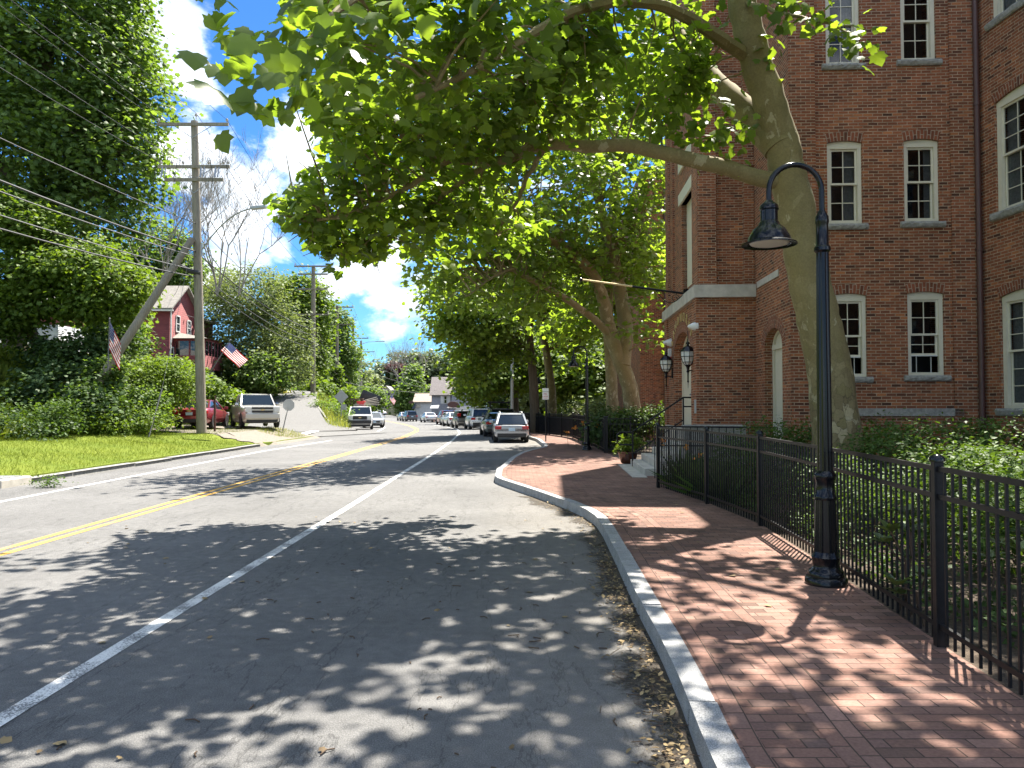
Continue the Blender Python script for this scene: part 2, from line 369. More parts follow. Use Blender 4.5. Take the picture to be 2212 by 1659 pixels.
M['leaf_orange'] = leafmat('leaf_orange', (.6, .2, .03), (.75, .33, .05), (1, 1, 1), .3)
M['leaf_yellow'] = leafmat('leaf_yellow', (.25, .25, .05), (.35, .32, .07), (1.2, 1.2, .5), .35)
M['litter'] = leafmat('litter', (.11, .075, .04), (.30, .22, .11), (1, 1, 1), .1, .2, .7)
M['grass_blade'] = leafmat('grass_blade', (.085, .12, .014), (.15, .19, .026), (1.2, 1.2, .4), .35, .1, .7)
M['grass_tall'] = leafmat('grass_tall', (.12, .17, .035), (.26, .29, .08), (1.3, 1.2, .5), .4)
def grass():
    m, nt, N, L, b = newmat('grass'); g = NG(nt); p = g.world()
    n = g.noise(p, 22, 5, .7); n2 = g.noise(p, .5, 4, .6)
    c = g.ramp(n, [(.3, (.075, .11, .014)), (.7, (.16, .2, .032))])
    c = g.mix(1.0, c, g.ramp(n2, [(.3, (.8, .85, .8)), (.7, (1.15, 1.05, 1.0))]), 'MULTIPLY')
    L.new(c, b.inputs['Base Color']); b.inputs['Roughness'].default_value = .95; b.inputs['Specular IOR Level'].default_value = .1; g.bump(n, .8, .05, b); return m
M['grass'] = grass()
def soil(name, c1, c2, sc=18):
    m, nt, N, L, b = newmat(name); g = NG(nt); p = g.world(); n = g.noise(p, sc, 6, .7); v = g.voro(p, sc * 2.2)
    c = g.mix(1.0, g.ramp(n, [(.3, c1), (.7, c2)]), g.ramp(v, [(0, 1.2), (.5, .7)]), 'MULTIPLY')
    L.new(c, b.inputs['Base Color']); b.inputs['Roughness'].default_value = .95; g.bump(n, 1, .04, b); return m
M['soil'] = soil('soil', (.045, .03, .02), (.14, .1, .065)); M['gravel'] = soil('gravel', (.15, .128, .1), (.27, .235, .19), 9)
M['earth'] = soil('earth', (.05, .065, .025), (.1, .12, .04), 4)
M['road_pale'] = soil('road_pale', (.135, .132, .127), (.195, .19, .182), 20)
M['berm'] = plain('berm', (.2, .195, .185), .95, var=.3, scale=9, bump=.6)
def glass():
    m, nt, N, L, b = newmat('window_glass'); setc(b.inputs['Base Color'], (.012, .014, .016)); b.inputs['Roughness'].default_value = .04; b.inputs['Specular IOR Level'].default_value = .7
    g = NG(nt); g.bump(g.noise(g.world(), 1.2, 2), .06, .1, b); return m
M['glass'] = glass()
M['curtain'] = plain('curtain', (.2, .21, .22), .9, var=.25, scale=18)
M['screen'] = plain('screen', (.035, .037, .04), .75)
M['downpipe'] = plain('downpipe', (.075, .032, .026), .5, var=.15)
M['red_siding'] = None
def siding(name, c, step=.12, d=.55):
    m, nt, N, L, b = newmat(name); g = NG(nt); p = g.world(); sx = N.new('ShaderNodeSeparateXYZ'); L.new(p, sx.inputs[0])
    f = g.math('FRACT', g.math('DIVIDE', sx.outputs[2], step)); n = g.noise(p, 2.5, 4)
    col = g.mix(1.0, c, g.ramp(n, [(.3, .85), (.7, 1.1)]), 'MULTIPLY')
    L.new(col, b.inputs['Base Color']); b.inputs['Roughness'].default_value = .7; g.bump(g.math('MULTIPLY', f, -1.0), 1.0, step * d, b); return m
M['red_siding'] = siding('red_siding', (.2, .042, .042), .16)
M['grey_siding'] = siding('grey_siding', (.27, .27, .29), .2); M['white_siding'] = siding('white_siding', (.5, .5, .49), .2); M['yellow_siding'] = siding('yellow_siding', (.42, .39, .22), .2)
M['shingle'] = plain('shingle', (.20, .185, .165), .95, var=.25, scale=5); M['shingle_tan'] = plain('shingle_tan', (.24, .195, .16), .95, var=.2, scale=4); M['shingle_dark'] = plain('shingle_dark', (.09, .09, .1), .95, var=.2, scale=4)
M['shingle_grey'] = plain('shingle_grey', (.16, .14, .133), .95, var=.2, scale=4)
M['metal_grey'] = plain('metal_grey', (.3, .31, .32), .45, metal=.6); M['alu'] = plain('alu', (.34, .35, .35), .5, metal=.3, var=.1)
M['porcelain'] = plain('porcelain', (.42, .39, .37), .35); M['wire'] = plain('wire', (.045, .045, .048), .7, spec=.3); M['wire_pale'] = plain('wire_pale', (.12, .12, .125), .7, spec=.2)
M['tyre'] = plain('tyre', (.018, .018, .018), .85); M['rim'] = plain('rim', (.4, .4, .41), .3, metal=.8)
M['car_glass'] = plain('car_glass', (.012, .016, .018), .05, spec=.8); M['plastic'] = plain('plastic', (.02, .02, .022), .55)
M['tail'] = plain('tail', (.32, .012, .014), .15, spec=.6); M['head'] = plain('head', (.62, .62, .6), .12, spec=.7); M['plate'] = plain('plate', (.42, .56, .68), .5); M['chrome'] = plain('chrome', (.6, .6, .6), .15, metal=1)
M['pot'] = plain('pot', (.06, .022, .014), .15, spec=.7, var=.3, scale=3)
M['flag_red'] = plain('flag_red', (.42, .03, .04), .85); M['flag_white'] = plain('flag_white', (.72, .70, .68), .85); M['flag_blue'] = plain('flag_blue', (.05, .06, .17), .85)
for k in ('flag_red', 'flag_white', 'flag_blue'):
    nt = M[k].node_tree; b = nt.nodes['Principled BSDF']; t = nt.nodes.new('ShaderNodeBsdfTranslucent'); t.inputs[0].default_value = b.inputs['Base Color'].default_value
    mx = nt.nodes.new('ShaderNodeMixShader'); mx.inputs[0].default_value = .4; nt.links.new(b.outputs[0], mx.inputs[1]); nt.links.new(t.outputs[0], mx.inputs[2]); nt.links.new(mx.outputs[0], nt.nodes['Material Output'].inputs[0])
M['sign_white'] = plain('sign_white', (.72, .72, .70), .5); M['sign_red'] = plain('sign_red', (.45, .03, .03), .5); M['ink'] = plain('ink', (.02, .02, .02), .6)
M['twig'] = plain('twig', (.07, .045, .028), .9)
_paint = {}
def paint(c, metal=.25):
    if c not in _paint: _paint[c] = plain('car_paint', c, .32, metal=metal, spec=.5, coat=.8)
    return _paint[c]
M['gutter'] = soil('gutter', (.05, .04, .03), (.15, .12, .085), 30)
def _gutter():
    nt = M['gutter'].node_tree; N = nt.nodes; L = nt.links; g = NG(nt); p = g.world(); sx = N.new('ShaderNodeSeparateXYZ'); L.new(N.new('ShaderNodeUVMap').outputs[0], sx.inputs[0])
    f = g.math('ADD', sx.outputs[0], g.math('ADD', g.math('MULTIPLY', g.math('SUBTRACT', g.noise(p, 1.1, 3), .5), 1.3), g.math('MULTIPLY', g.math('SUBTRACT', g.noise(p, 24, 6, .75), .5), .9)))
    tr = N.new('ShaderNodeBsdfTransparent'); mx = N.new('ShaderNodeMixShader'); L.new(g.ramp(f, [(.62, 0), (.92, 1)]), mx.inputs[0]); L.new(tr.outputs[0], mx.inputs[1]); L.new(N['Principled BSDF'].outputs[0], mx.inputs[2]); L.new(mx.outputs[0], N['Material Output'].inputs[0])
_gutter()
# ---------------------------------------------------------------- ground, roads, pavements
ZR = [(-30, 0), (60, 0), (70, -.15), (90, -.32), (120, -.55), (160, -.68), (400, -.7)]
CEN = [(-12, -6.35), (20, -6.3), (35, -6.3), (45, -6.38), (56, -6.95), (66, -8.2), (81, -10.7), (95, -13.5), (113, -17.5), (135, -22.8), (160, -27.5), (190, -34), (220, -41), (260, -52)]
XR = [(-12, .5), (0, .78), (3.83, .93), (4.67, 1.0), (5.61, 1.05), (6.79, 1.08), (8.83, 1.17), (10.6, 1.24), (11.6, 1.25), (12.4, 1.17), (13.4, .96), (15.4, .40), (17.2, -.16), (17.8, -.33), (18.3, -.42), (20.5, -.42), (21.5, -.3), (25.1, -.05), (27.7, .28), (29.6, .7), (30.9, 1.1), (31.8, 1.32), (34, 1.38), (39.8, 1.25), (45, .6), (50, -.2), (61, -1.5), (70, -3.4), (78, -4.9), (85, -5.9), (92, -7.0), (112, -11.6), (122, -13.8), (135, -16.8), (150, -19.2), (190, -28), (220, -35), (260, -46)]
XL = [(-12, -11.2), (17, -11.2), (34, -11.1), (37, -11), (51, -10.95), (52.2, -10.75), (54, -11.2), (62, -13.5), (72, -14.9), (84, -17), (113, -22.5), (135, -28), (160, -32.5), (190, -39), (220, -46), (260, -57)]
SW = [(-12, 1.4), (0, 2.45), (5.35, 2.98), (8, 3.25), (10.7, 3.48), (13.1, 3.36), (15.75, 3.1), (16.2, 3.4), (27.3, 3.4), (28, 3.36), (41, 3.25), (50, 1.35), (61, .3), (75, -2), (92, -4.5), (122, -10.5), (150, -16), (260, -42)]
zr = lambda y: interp(ZR, y); xr = lambda y: interp(XR, y); xl = lambda y: interp(XL, y); cen = lambda y: interp(CEN, y); xw = lambda y: interp(SW, y)
SIDE = [(-10.2, 48.4, .02), (-13, 49.6, .2), (-15.2, 52.6, .55), (-16.7, 57, 1.25), (-18.0, 61, 1.8), (-19.4, 66, 2.5), (-21.3, 74, 3.2), (-24.5, 80, 3.5), (-32, 85, 3.7)]
def side_near(x, y):
    best = (1e9, 0)
    for i in range(len(SIDE) - 1):
        a, b = SIDE[i], SIDE[i + 1]; dx, dy = b[0] - a[0], b[1] - a[1]
        t = max(0, min(1, ((x - a[0]) * dx + (y - a[1]) * dy) / (dx * dx + dy * dy)))
        d = math.hypot(x - a[0] - t * dx, y - a[1] - t * dy)
        if d < best[0]: best = (d, a[2] + t * (b[2] - a[2]))
    return best
def side_hw(y): return 3.8 if y < 49 else 3.8 - 1.3 * smooth(49, 54, y)
def hl(x, y):
    """height of the land left of the road"""
    t = max(0, xl(y) - x); k = smooth(50, 60, y)
    if t < .31: return zr(y) - .1
    h1 = .13 + .105 * min(t, 5.5) + 4.0 * smooth(6.3, 16.5, t) + 9 * smooth(18, 70, t)
    k2 = smooth(33, 37, y); h1 += k2 * (.44 * smooth(.3, 2.6, t) + .14 * smooth(4.5, 7.5, t) - .105 * min(t, 5.5))
    h2 = .13 + 2.5 * smooth(.6, 6.5, t) + 1.6 * smooth(8, 16, t) + 9 * smooth(18, 70, t)
    h = h1 * (1 - k) + h2 * k + .05 * math.sin(x * 1.3) * math.cos(y * .9) * min(1, t * .5)
    d, z = side_near(x, y); w = side_hw(y)
    e = .9 if y < 50 else 3.2
    if d < w + e:
        q = smooth(w + .1, w + e, d); h = (z - .14) * (1 - q) + h * q
    return zr(y) + h
ys = list(np.arange(-12, 62, .5)) + list(np.arange(62, 262, 2.0))
def strip(name, f0, f1, rows, zf, mat, kind='structure', uv=None, cols=1):
    mb = MB()
    for a, b in zip(rows[:-1], rows[1:]):
        for c in range(cols):
            q0, q1 = c / cols, (c + 1) / cols
            L = lambda y, q: f0(y) + (f1(y) - f0(y)) * q
            mb.face([(L(a, q0), a, zf(a)), (L(a, q1), a, zf(a)), (L(b, q1), b, zf(b)), (L(b, q0), b, zf(b))], 0, uv and [(0, a), (1, a), (1, b), (0, b)])
    return tag(mb.build(name, mat), kind=kind)
strip('road', lambda y: xl(y) - .3, lambda y: xr(y) + .05, ys, zr, M['asphalt'])
rows = lambda a, b, st=.5: list(np.arange(a, b, st)) + [b]
def line(name, f, w, a, b, mat, dz=.004, st=.5):
    return strip(name, lambda y: f(y) - w / 2, lambda y: f(y) + w / 2, rows(a, b, st), lambda y: zr(y) + dz, mat)
line('road_marking', lambda y: cen(y) - .115, .105, -10, 260, M['yellow_line']); line('road_marking', lambda y: cen(y) + .115, .105, -10, 260, M['yellow_line'])
RWL = [(-12, -2.95), (13.5, -2.93), (30, -3.0), (40, -3.15), (48, -3.4), (52.5, -3.55), (62.7, -4.5), (75, -6.3), (90, -9.3)]
line('road_marking', lambda y: interp(RWL, y), .13, -10, 88, M['white_line'])
line('road_marking', lambda y: interp([(-12, -9.6), (14, -9.65), (31, -10.05), (41, -9.6)], y), .11, -10, 41, M['white_fresh'])
line('road_marking', lambda y: interp([(53.5, -9.5), (60, -10.2), (72, -11.9), (81, -13.6), (95, -16.5)], y), .13, 53.5, 95, M['white_fresh'])
# land left of the road
tcol = [0, .30, .32, .6, 1, 1.5, 2, 2.6, 3.2, 4, 5, 6, 7, 8, 9, 10, 11.5, 13, 15, 17, 20, 24, 30, 38, 50, 70, 110, 180]
def land(name, ys_, mat, extra=()):
    mb = MB(); g = [[(xl(y) - t, y, hl(xl(y) - t, y)) for t in tcol] for y in ys_]
    for i in range(len(ys_) - 1):
        for j in range(len(tcol) - 1):
            mb.face([g[i][j + 1], g[i][j], g[i + 1][j], g[i + 1][j + 1]])
    return tag(mb.build(name, mat, smooth=True), kind='structure')
land('lawn', rows(-14, 46, 1.0), M['grass'])
land('hillside', rows(46, 100, 1.0) + rows(102, 262, 4.0), M['earth'])
# strip right of the pavement
strip('garden_soil', xw, lambda y: xw(y) + 60, rows(-12, 62, .5) + rows(64, 260, 4.0), lambda y: zr(y) + .135, M['soil'], cols=3)
mb = MB(); mb.box(-3000, 3000, -3000, 3000, -4, -1.6); tag(mb.build('ground', M['earth']), kind='structure')
# side road
mb = MB()
pts = []
for i in range(len(SIDE) - 1):
    for k in range(6):
        t = k / 6; a, b = SIDE[i], SIDE[i + 1]; pts.append(tuple(a[j] + (b[j] - a[j]) * t for j in range(3)))
pts.append(SIDE[-1]); E = []
for i, p in enumerate(pts):
    a, b = pts[max(0, i - 2)], pts[min(len(pts) - 1, i + 2)]; d = Vector((b[0] - a[0], b[1] - a[1])).normalized(); n = Vector((-d.y, d.x)); w = side_hw(p[1]) * (1.25 if i < 3 else 1)
    E.append((Vector((p[0] + n.x * w, p[1] + n.y * w, p[2] + .012)), Vector((p[0] - n.x * w, p[1] - n.y * w, p[2] + .012))))
for a, b in zip(E[:-1], E[1:]): mb.face([a[0], a[1], b[1], b[0]])
tag(mb.build('side_road', M['road_pale']), kind='structure')
mb = MB(); mb.face([(-12.1, 44.6, .155), (-12.6, 44.6, .175), (-13.2, 52.6, .26), (-12.7, 52.6, .235)]); o = mb.build('road_marking', M['white_fresh']); tag(o, kind='structure')
# gravel driveway in front of the two parked vehicles
mb = MB()
for i in range(14):
    for j in range(12):
        def dp(i, j):
            y = 34.5 + i * .78; x0 = -10.9; x1 = -13.2 - 4.6 * smooth(0, 4, i) ; x = x0 + (x1 - x0) * j / 12; return (x, y + .25 * math.sin(j * 1.7 + i), hl(x, y) + .035)
        mb.face([dp(i, j + 1), dp(i, j), dp(i + 1, j), dp(i + 1, j + 1)])
tag(mb.build('driveway', M['gravel'], smooth=True), kind='structure')
# kerbs
def kerb(name, path, zf, w, h, mat, seg=2.0, jitter=.006, skew=0):
    mb = MB(); P = [Vector((x, y, 0)) for x, y in path]; acc = 0; k = 0
    for a, b in zip(P[:-1], P[1:]):
        d = (b - a); L = d.length; d.normalize(); n = Vector((d.y, -d.x, 0)) * w; new = int((acc + L) / seg) != int(acc / seg) or k == 0; e = random.uniform(-jitter, jitter) if new else e; k = 1
        a2 = a + d * .022 if new else a; acc += L
        za, zb = zf(a.y), zf(b.y); top = h + e; bev = .018
        q = [(a2, za), (b, zb)]
        ring = lambda p, z: [(p.x, p.y, z - .2), (p.x + n.x * .12 * skew, p.y, z + top - bev), (p.x + n.x * .1, p.y + n.y * .1, z + top), (p.x + n.x, p.y + n.y, z + top), (p.x + n.x, p.y + n.y, z - .2)]
        r0, r1 = ring(*q[0]), ring(*q[1])
        for i in range(4): mb.face([r0[i], r0[i + 1], r1[i + 1], r1[i]])
        mb.face(r0); mb.face(r1[::-1])
    return tag(mb.build(name, mat), kind='structure')
def densify(path, st):
    out = []
    for (x0, y0), (x1, y1) in zip(path[:-1], path[1:]):
        n = max(1, int(math.hypot(x1 - x0, y1 - y0) / st))
        out += [(x0 + (x1 - x0) * k / n, y0 + (y1 - y0) * k / n) for k in range(n)]
    return out + [path[-1]]
kerb('kerb', densify([(xr(y), y) for y in list(np.arange(-10, 32, .35)) + list(np.arange(32, 150, 2.0))], .5), zr, .17, .155, M['granite'], 2.4, skew=1)
kerb('kerb', densify([(xl(y), y) for y in np.arange(34.2, -10, -.8)], .5), lambda y: 0, .33, .12, M['berm'], 3, .014, skew=2)
kerb('kerb', [(-10.75, 52.3), (-11.4, 52.4), (-12.6, 54), (-14.1, 57.5), (-15.4, 61), (-16.9, 66)], lambda y: interp([(52, .0), (54, .3), (57.5, 1.05), (61, 1.62), (66, 2.35)], y), .15, .13, M['berm'], 3)
kerb('kerb', [(xl(y), y) for y in np.arange(100, 53.5, -1.5)] + [(-10.75, 52.3)], zr, .15, .12, M['berm'], 3)
mb = MB(); R_ = rows(1.5, 15.5, .25)
for y0, y1 in zip(R_[:-1], R_[1:]): mb.face([(xr(y0) - .75, y0, .004), (xr(y0) + .02, y0, .005), (xr(y1) + .02, y1, .005), (xr(y1) - .75, y1, .004)], 0, [(0, y0), (1, y0), (1, y1), (0, y1)])
tag(mb.build('gutter_dirt', M['gutter']), kind='structure')
# brick pavement with its border courses
PZ = .15
strip('pavement', lambda y: xr(y) + .165, xw, rows(-10, 62, .25) + rows(64, 130, 2.0), lambda y: zr(y) + PZ, M['paver'])
def border(off, w, a, b):
    mb = MB(); s = 0; R_ = rows(a, b, .25)
    for y0, y1 in zip(R_[:-1], R_[1:]):
        x0, x1 = xr(y0) + off, xr(y1) + off; L = math.hypot(x1 - x0, y1 - y0)
        mb.face([(x0, y0, PZ + .004), (x0 + w, y0, PZ + .004), (x1 + w, y1, PZ + .004), (x1, y1, PZ + .004)], 0, [(s, 0), (s, w), (s + L, w), (s + L, 0)]); s += L
    tag(mb.build('pavement_border', M['paver']), kind='structure')
border(.19, .102, -8, 34); border(.62, .204, -8, 16)

# ---------------------------------------------------------------- mill building
AZ = R(3)
T0 = Vector((4.86, 20.0, 0)); wd = Vector((math.cos(AZ), -math.sin(AZ), 0)); pd = Vector((math.sin(AZ), math.cos(AZ), 0))
bl = lambda u, v, z=0: T0 + wd * u + pd * v + Vector((0, 0, z))
def onplane(px, py, P0, d):
    r = ray(px, py); n = Vector((d.y, -d.x, 0)); t = (P0 - Vector((0, 0, CAM_Z))).dot(n) / r.dot(n); q = Vector((0, 0, CAM_Z)) + r * t
    return (q - P0).dot(d), q.z
M['pane'] = bpy.data.materials.new('pane'); M['pane'].use_nodes = True
def _pane():
    nt = M['pane'].node_tree; N = nt.nodes; L = nt.links; N.remove(N['Principled BSDF'])
    tr = N.new('ShaderNodeBsdfTransparent'); tr.inputs[0].default_value = (.62, .65, .66, 1); gl = N.new('ShaderNodeBsdfGlossy'); gl.inputs['Roughness'].default_value = .03
    fr = N.new('ShaderNodeFresnel'); fr.inputs[0].default_value = 1.38; mx = N.new('ShaderNodeMixShader'); ad = N.new('ShaderNodeMath'); ad.operation = 'MULTIPLY_ADD'; ad.inputs[1].default_value = .6; ad.inputs[2].default_value = .03
    L.new(fr.outputs[0], ad.inputs[0]); L.new(ad.outputs[0], mx.inputs[0]); L.new(tr.outputs[0], mx.inputs[1]); L.new(gl.outputs[0], mx.inputs[2]); L.new(mx.outputs[0], N['Material Output'].inputs[0])
_pane()
M['room'] = plain('room', (.02, .02, .021), .9)
mill = thing('brick_building', 'red brick mill with stone sills and cream sash windows beside the brick pavement', 'building', tuple(T0))
OFF = tuple(T0)
def wall_panel(mb, P0, d, L, z0, z1, ops, depth=.12, m=0):
    """flat wall with rectangular holes (s0,s1,za,zb); the outside is to the left of d turned -90 deg"""
    n = Vector((d.y, -d.x, 0))
    ss = sorted({0, L, *[q for o in ops for q in o[:2]]}); zz = sorted({z0, z1, *[q for o in ops for q in o[2:4]]})
    pt = lambda s, z, k=0: P0 + d * s + Vector((0, 0, z)) - n * k
    for a, b in zip(ss[:-1], ss[1:]):
        for c, e in zip(zz[:-1], zz[1:]):
            if any(o[0] - 1e-5 <= a and b <= o[1] + 1e-5 and o[2] - 1e-5 <= c and e <= o[3] + 1e-5 for o in ops): continue
            mb.face([pt(a, c), pt(b, c), pt(b, e), pt(a, e)], m)
    for (a, b, c, e) in [o[:4] for o in ops]:
        mb.face([pt(a, c), pt(a, e), pt(a, e, depth), pt(a, c, depth)], m); mb.face([pt(b, e), pt(b, c), pt(b, c, depth), pt(b, e, depth)], m)
        mb.face([pt(a, e), pt(b, e), pt(b, e, depth), pt(a, e, depth)], m); mb.face([pt(b, c), pt(a, c), pt(a, c, depth), pt(b, c, depth)], m)
class Fr:                                                     # frame on a wall: s along, z up, k outward
    def __init__(s, P0, d): s.P0 = P0; s.d = d; s.n = Vector((d.y, -d.x, 0))
    def __call__(s, a, z, k=0): return s.P0 + s.d * a + Vector((0, 0, z)) + s.n * k
    def box(s, mb, a0, a1, z0, z1, k0, k1, m=0):
        c = s((a0 + a1) / 2, (z0 + z1) / 2, (k0 + k1) / 2); mb.obox(c, s.d * ((a1 - a0) / 2), s.n * ((k1 - k0) / 2), Vector((0, 0, (z1 - z0) / 2)), m)
def arch_curve(a, b, zs, rise, n=14, ext=0):
    c = (a + b) / 2; hw = (b - a) / 2 + ext
    return [(c - hw * math.cos(math.pi * i / n), zs + (rise + ext) * math.sin(math.pi * i / n)) for i in range(n + 1)]
def seg_curve(a, b, zs, rise, n=10):
    c = (a + b) / 2; hw = (b - a) / 2
    return [(a + (b - a) * i / n, zs + rise * (1 - ((a + (b - a) * i / n - c) / hw) ** 2)) for i in range(n + 1)]
def window(F, a, b, z0, z1, parent, arch=True, sill=True, cols=2, rws=2, open_=0, curtain=None, fw=.085, sill_ext=.1, shutter_screen=True, sill_h=.13):
    rise = .045 * (b - a) / .76 if arch else 0
    mb = MB(OFF); k = -.09
    F.box(mb, a, a + fw, z0, z1, k - .05, k + .03); F.box(mb, b - fw, b, z0, z1, k - .05, k + .03); F.box(mb, a + fw, b - fw, z0, z0 + .07, k - .05, k + .045)
    if arch:
        cv = seg_curve(a, b, z1 - rise, rise); zl = z1 - rise - .12
        for (s0, h0), (s1, h1) in zip(cv[:-1], cv[1:]): mb.face([F(s0, zl, k + .035), F(s1, zl, k + .035), F(s1, h1, k + .035), F(s0, h0, k + .035)])
        mb.face([F(a, zl, k + .035), F(a, zl, k - .03), F(b, zl, k - .03), F(b, zl, k + .035)])
        top = zl
    else:
        F.box(mb, a + fw, b - fw, z1 - .1, z1, k - .05, k + .03); top = z1 - .1
    w = mb.build('window', M['cream'], parent)
    ia, ib, ic = a + fw, b - fw, z0 + .07; mid = ic + (top - ic) * .52
    def sash(c, e, k_, nm):
        s_ = MB(OFF); t = .045
        F.box(s_, ia, ia + t, c, e, k_ - .04, k_); F.box(s_, ib - t, ib, c, e, k_ - .04, k_); F.box(s_, ia + t, ib - t, c, c + t, k_ - .04, k_ ); F.box(s_, ia + t, ib - t, e - t, e, k_ - .04, k_)
        for i in range(1, cols): x = ia + t + (ib - ia - 2 * t) * i / cols; F.box(s_, x - .009, x + .009, c + t, e - t, k_ - .03, k_ - .006)
        for i in range(1, rws): z = c + t + (e - c - 2 * t) * i / rws; F.box(s_, ia + t, ib - t, z - .009, z + .009, k_ - .029, k_ - .007)
        s_.build('sash', M['cream'], w)
        g_ = MB(OFF); g_.face([F(ia + t, c + t, k_ - .02), F(ib - t, c + t, k_ - .02), F(ib - t, e - t, k_ - .02), F(ia + t, e - t, k_ - .02)]); g_.build('pane', M['pane'], w)
    sash(mid - .02, top, k - .005, 'sash'); sash(ic + open_, mid + .025, k - .055, 'sash')
    r_ = MB(OFF); F.box(r_, a - .25, b + .25, z0 - .2, z1 + .1, -1.2, -1.15); r_.build('room', M['room'], w)
    if curtain:
        c_ = MB(OFF); lo, hi, zc = curtain; n = 18
        xs = [ia + (ib - ia) * (lo + (hi - lo) * i / n) for i in range(n + 1)]
        for i in range(n): c_.face([F(xs[i], ic + zc, -.2 - .02 * (i % 2)), F(xs[i + 1], ic + zc, -.2 - .02 * ((i + 1) % 2)), F(xs[i + 1], top, -.2 - .02 * ((i + 1) % 2)), F(xs[i], top, -.2 - .02 * (i % 2))])
        c_.build('curtain', M['curtain'], w)
    if open_:
        e_ = MB(OFF); F.box(e_, ia + .01, ib - .01, ic + open_ - .02, ic + open_, k - .05, k); F.box(e_, ia + .02, ia + .035, ic, ic + open_, k - .05, k - .02); F.box(e_, ia + .14, ia + .15, ic, ic + open_, k - .05, k - .02); F.box(e_, ib - .16, ib - .15, ic, ic + open_, k - .05, k - .02); e_.build('screen', M['white_paint'], w)
    if sill:
        s_ = MB(OFF); n = 14; x0, x1 = a - sill_ext, b + sill_ext; pr = [(.02, 0), (.075, -.015)]
        r1 = random.Random(int(a * 1000 + z0 * 77)); J = [[r1.uniform(-.014, .014) for _ in range(4)] for _ in range(n + 1)]
        def sp(i, j):
            x = x0 + (x1 - x0) * i / n; q = J[i]
            return [F(x, z0 + .0, -.05), F(x, z0, .055 + q[0]), F(x, z0 - .05 + q[2], .085 + q[1]), F(x, z0 - sill_h + .03, .07 + q[3]), F(x, z0 - sill_h, .045), F(x, z0 - sill_h, -.05)][j]
        for i in range(n):
            for j in range(5): s_.face([sp(i, j), sp(i + 1, j), sp(i + 1, j + 1), sp(i, j + 1)][::-1])
        s_.face([sp(0, j) for j in range(6)]); s_.face([sp(n, j) for j in range(6)][::-1]); s_.build('sill', M['stone_sill'], w)
    if arch:
        b_ = MB(OFF); lo = seg_curve(a - .0, b + .0, z1 - rise, rise, 12); h = .205
        for i, ((s0, h0), (s1, h1)) in enumerate(zip(lo[:-1], lo[1:])):
            e0 = s0 + (s0 - (a + b) / 2) * .12; e1 = s1 + (s1 - (a + b) / 2) * .12
            b_.face([F(s0, h0, .004), F(s1, h1, .004), F(e1, h1 + h, .004), F(e0, h0 + h, .004)], 0, [(0, s0), (0, s1), (h * .975, s1), (h * .975, s0)])
            b_.face([F(s0, h0, .004), F(s0, h0, -.1), F(s1, h1, -.1), F(s1, h1, .004)])
        b_.build('brick_arch', M['brick_arch'], w)
    return w
# --- main front wall with its two window columns
UC = 1.47; VM = -2.9
PM = bl(UC, VM); FM = Fr(PM, wd)
LM = onplane(2118, 600, PM, wd)[0]
HMAIN, HTOW = 13.5, 15.8
def pxrect(F, x0, x1, yt, yb):
    xm = (x0 + x1) / 2; sa = onplane(x0, (yt + yb) / 2, F.P0, F.d)[0]; sb = onplane(x1, (yt + yb) / 2, F.P0, F.d)[0]
    return sa, sb, onplane(xm, yb, F.P0, F.d)[1], onplane(xm, yt, F.P0, F.d)[1]
cut = lambda r: (r[0], r[1], r[2], r[3])
WM = [pxrect(FM, 1787, 1863, 304, 484), pxrect(FM, 1953, 2029, 300, 479), pxrect(FM, 1797, 1873, 634, 814), pxrect(FM, 1961, 2040, 630, 811), pxrect(FM, 1783, 1857, -46, 139), pxrect(FM, 1945, 2021, -50, 130)]
W3 = [(a, b, z0 + 3.5, z1 + 3.4) for a, b, z0, z1 in WM[4:]]
mb = MB(OFF)
ops = [cut(r) for r in WM + W3]
# columns of windows are nearly aligned: snap them so that the grid of cells stays simple
wall_panel(mb, PM, wd, LM, -.3, HMAIN, ops)
pil0 = onplane(1762, 500, PM, wd)[0]; pil1 = onplane(2056, 600, PM, wd)[0]
FM.box(mb, .0, pil0, -.3, HMAIN, -.02, .06); FM.box(mb, pil1, LM, -.3, HMAIN, -.02, .05)
# side wall with the second door
FS = Fr(bl(UC, 0), -pd)
dS0, _ = onplane(1652, 800, FS.P0, FS.d); dS1, _ = onplane(1690, 800, FS.P0, FS.d)
zS = onplane(1672, 708, FS.P0, FS.d)[1]
def arched_opening(mb, F, L, z0, z1, a, b, zb, zc, rise, depth):
    wall_panel(mb, F.P0, F.d, L, z0, z1, [(a, b, zb, zc)], depth)
    cv = arch_curve(a, b, zc - rise, rise)
    for (s0, h0), (s1, h1) in zip(cv[:-1], cv[1:]):
        mb.face([F(s0, h0), F(s1, h1), F(s1, zc), F(s0, zc)]); mb.face([F(s0, h0), F(s0, h0, -depth), F(s1, h1, -depth), F(s1, h1)])
def arch_ring(F, a, b, zs, rise, h, parent, k=.006):
    b_ = MB(OFF); n = 16; c = (a + b) / 2; L = 0
    lo = arch_curve(a, b, zs, rise, n); hi = arch_curve(a, b, zs, rise, n, h)
    for i in range(n):
        d = math.hypot(lo[i + 1][0] - lo[i][0], lo[i + 1][1] - lo[i][1]) * 1.15
        b_.face([F(*lo[i], k), F(*lo[i + 1], k), F(*hi[i + 1], k), F(*hi[i], k)], 0, [(0, L), (0, L + d), (h, L + d), (h, L)]); L += d
        b_.face([F(*hi[i], k), F(*hi[i + 1], k), F(*hi[i + 1], 0), F(*hi[i], 0)])
    return b_.build('brick_arch', M['brick_arch'], parent)
arched_opening(mb, FS, -VM, -.3, HMAIN, dS0, dS1, .15, zS, .42, .3)
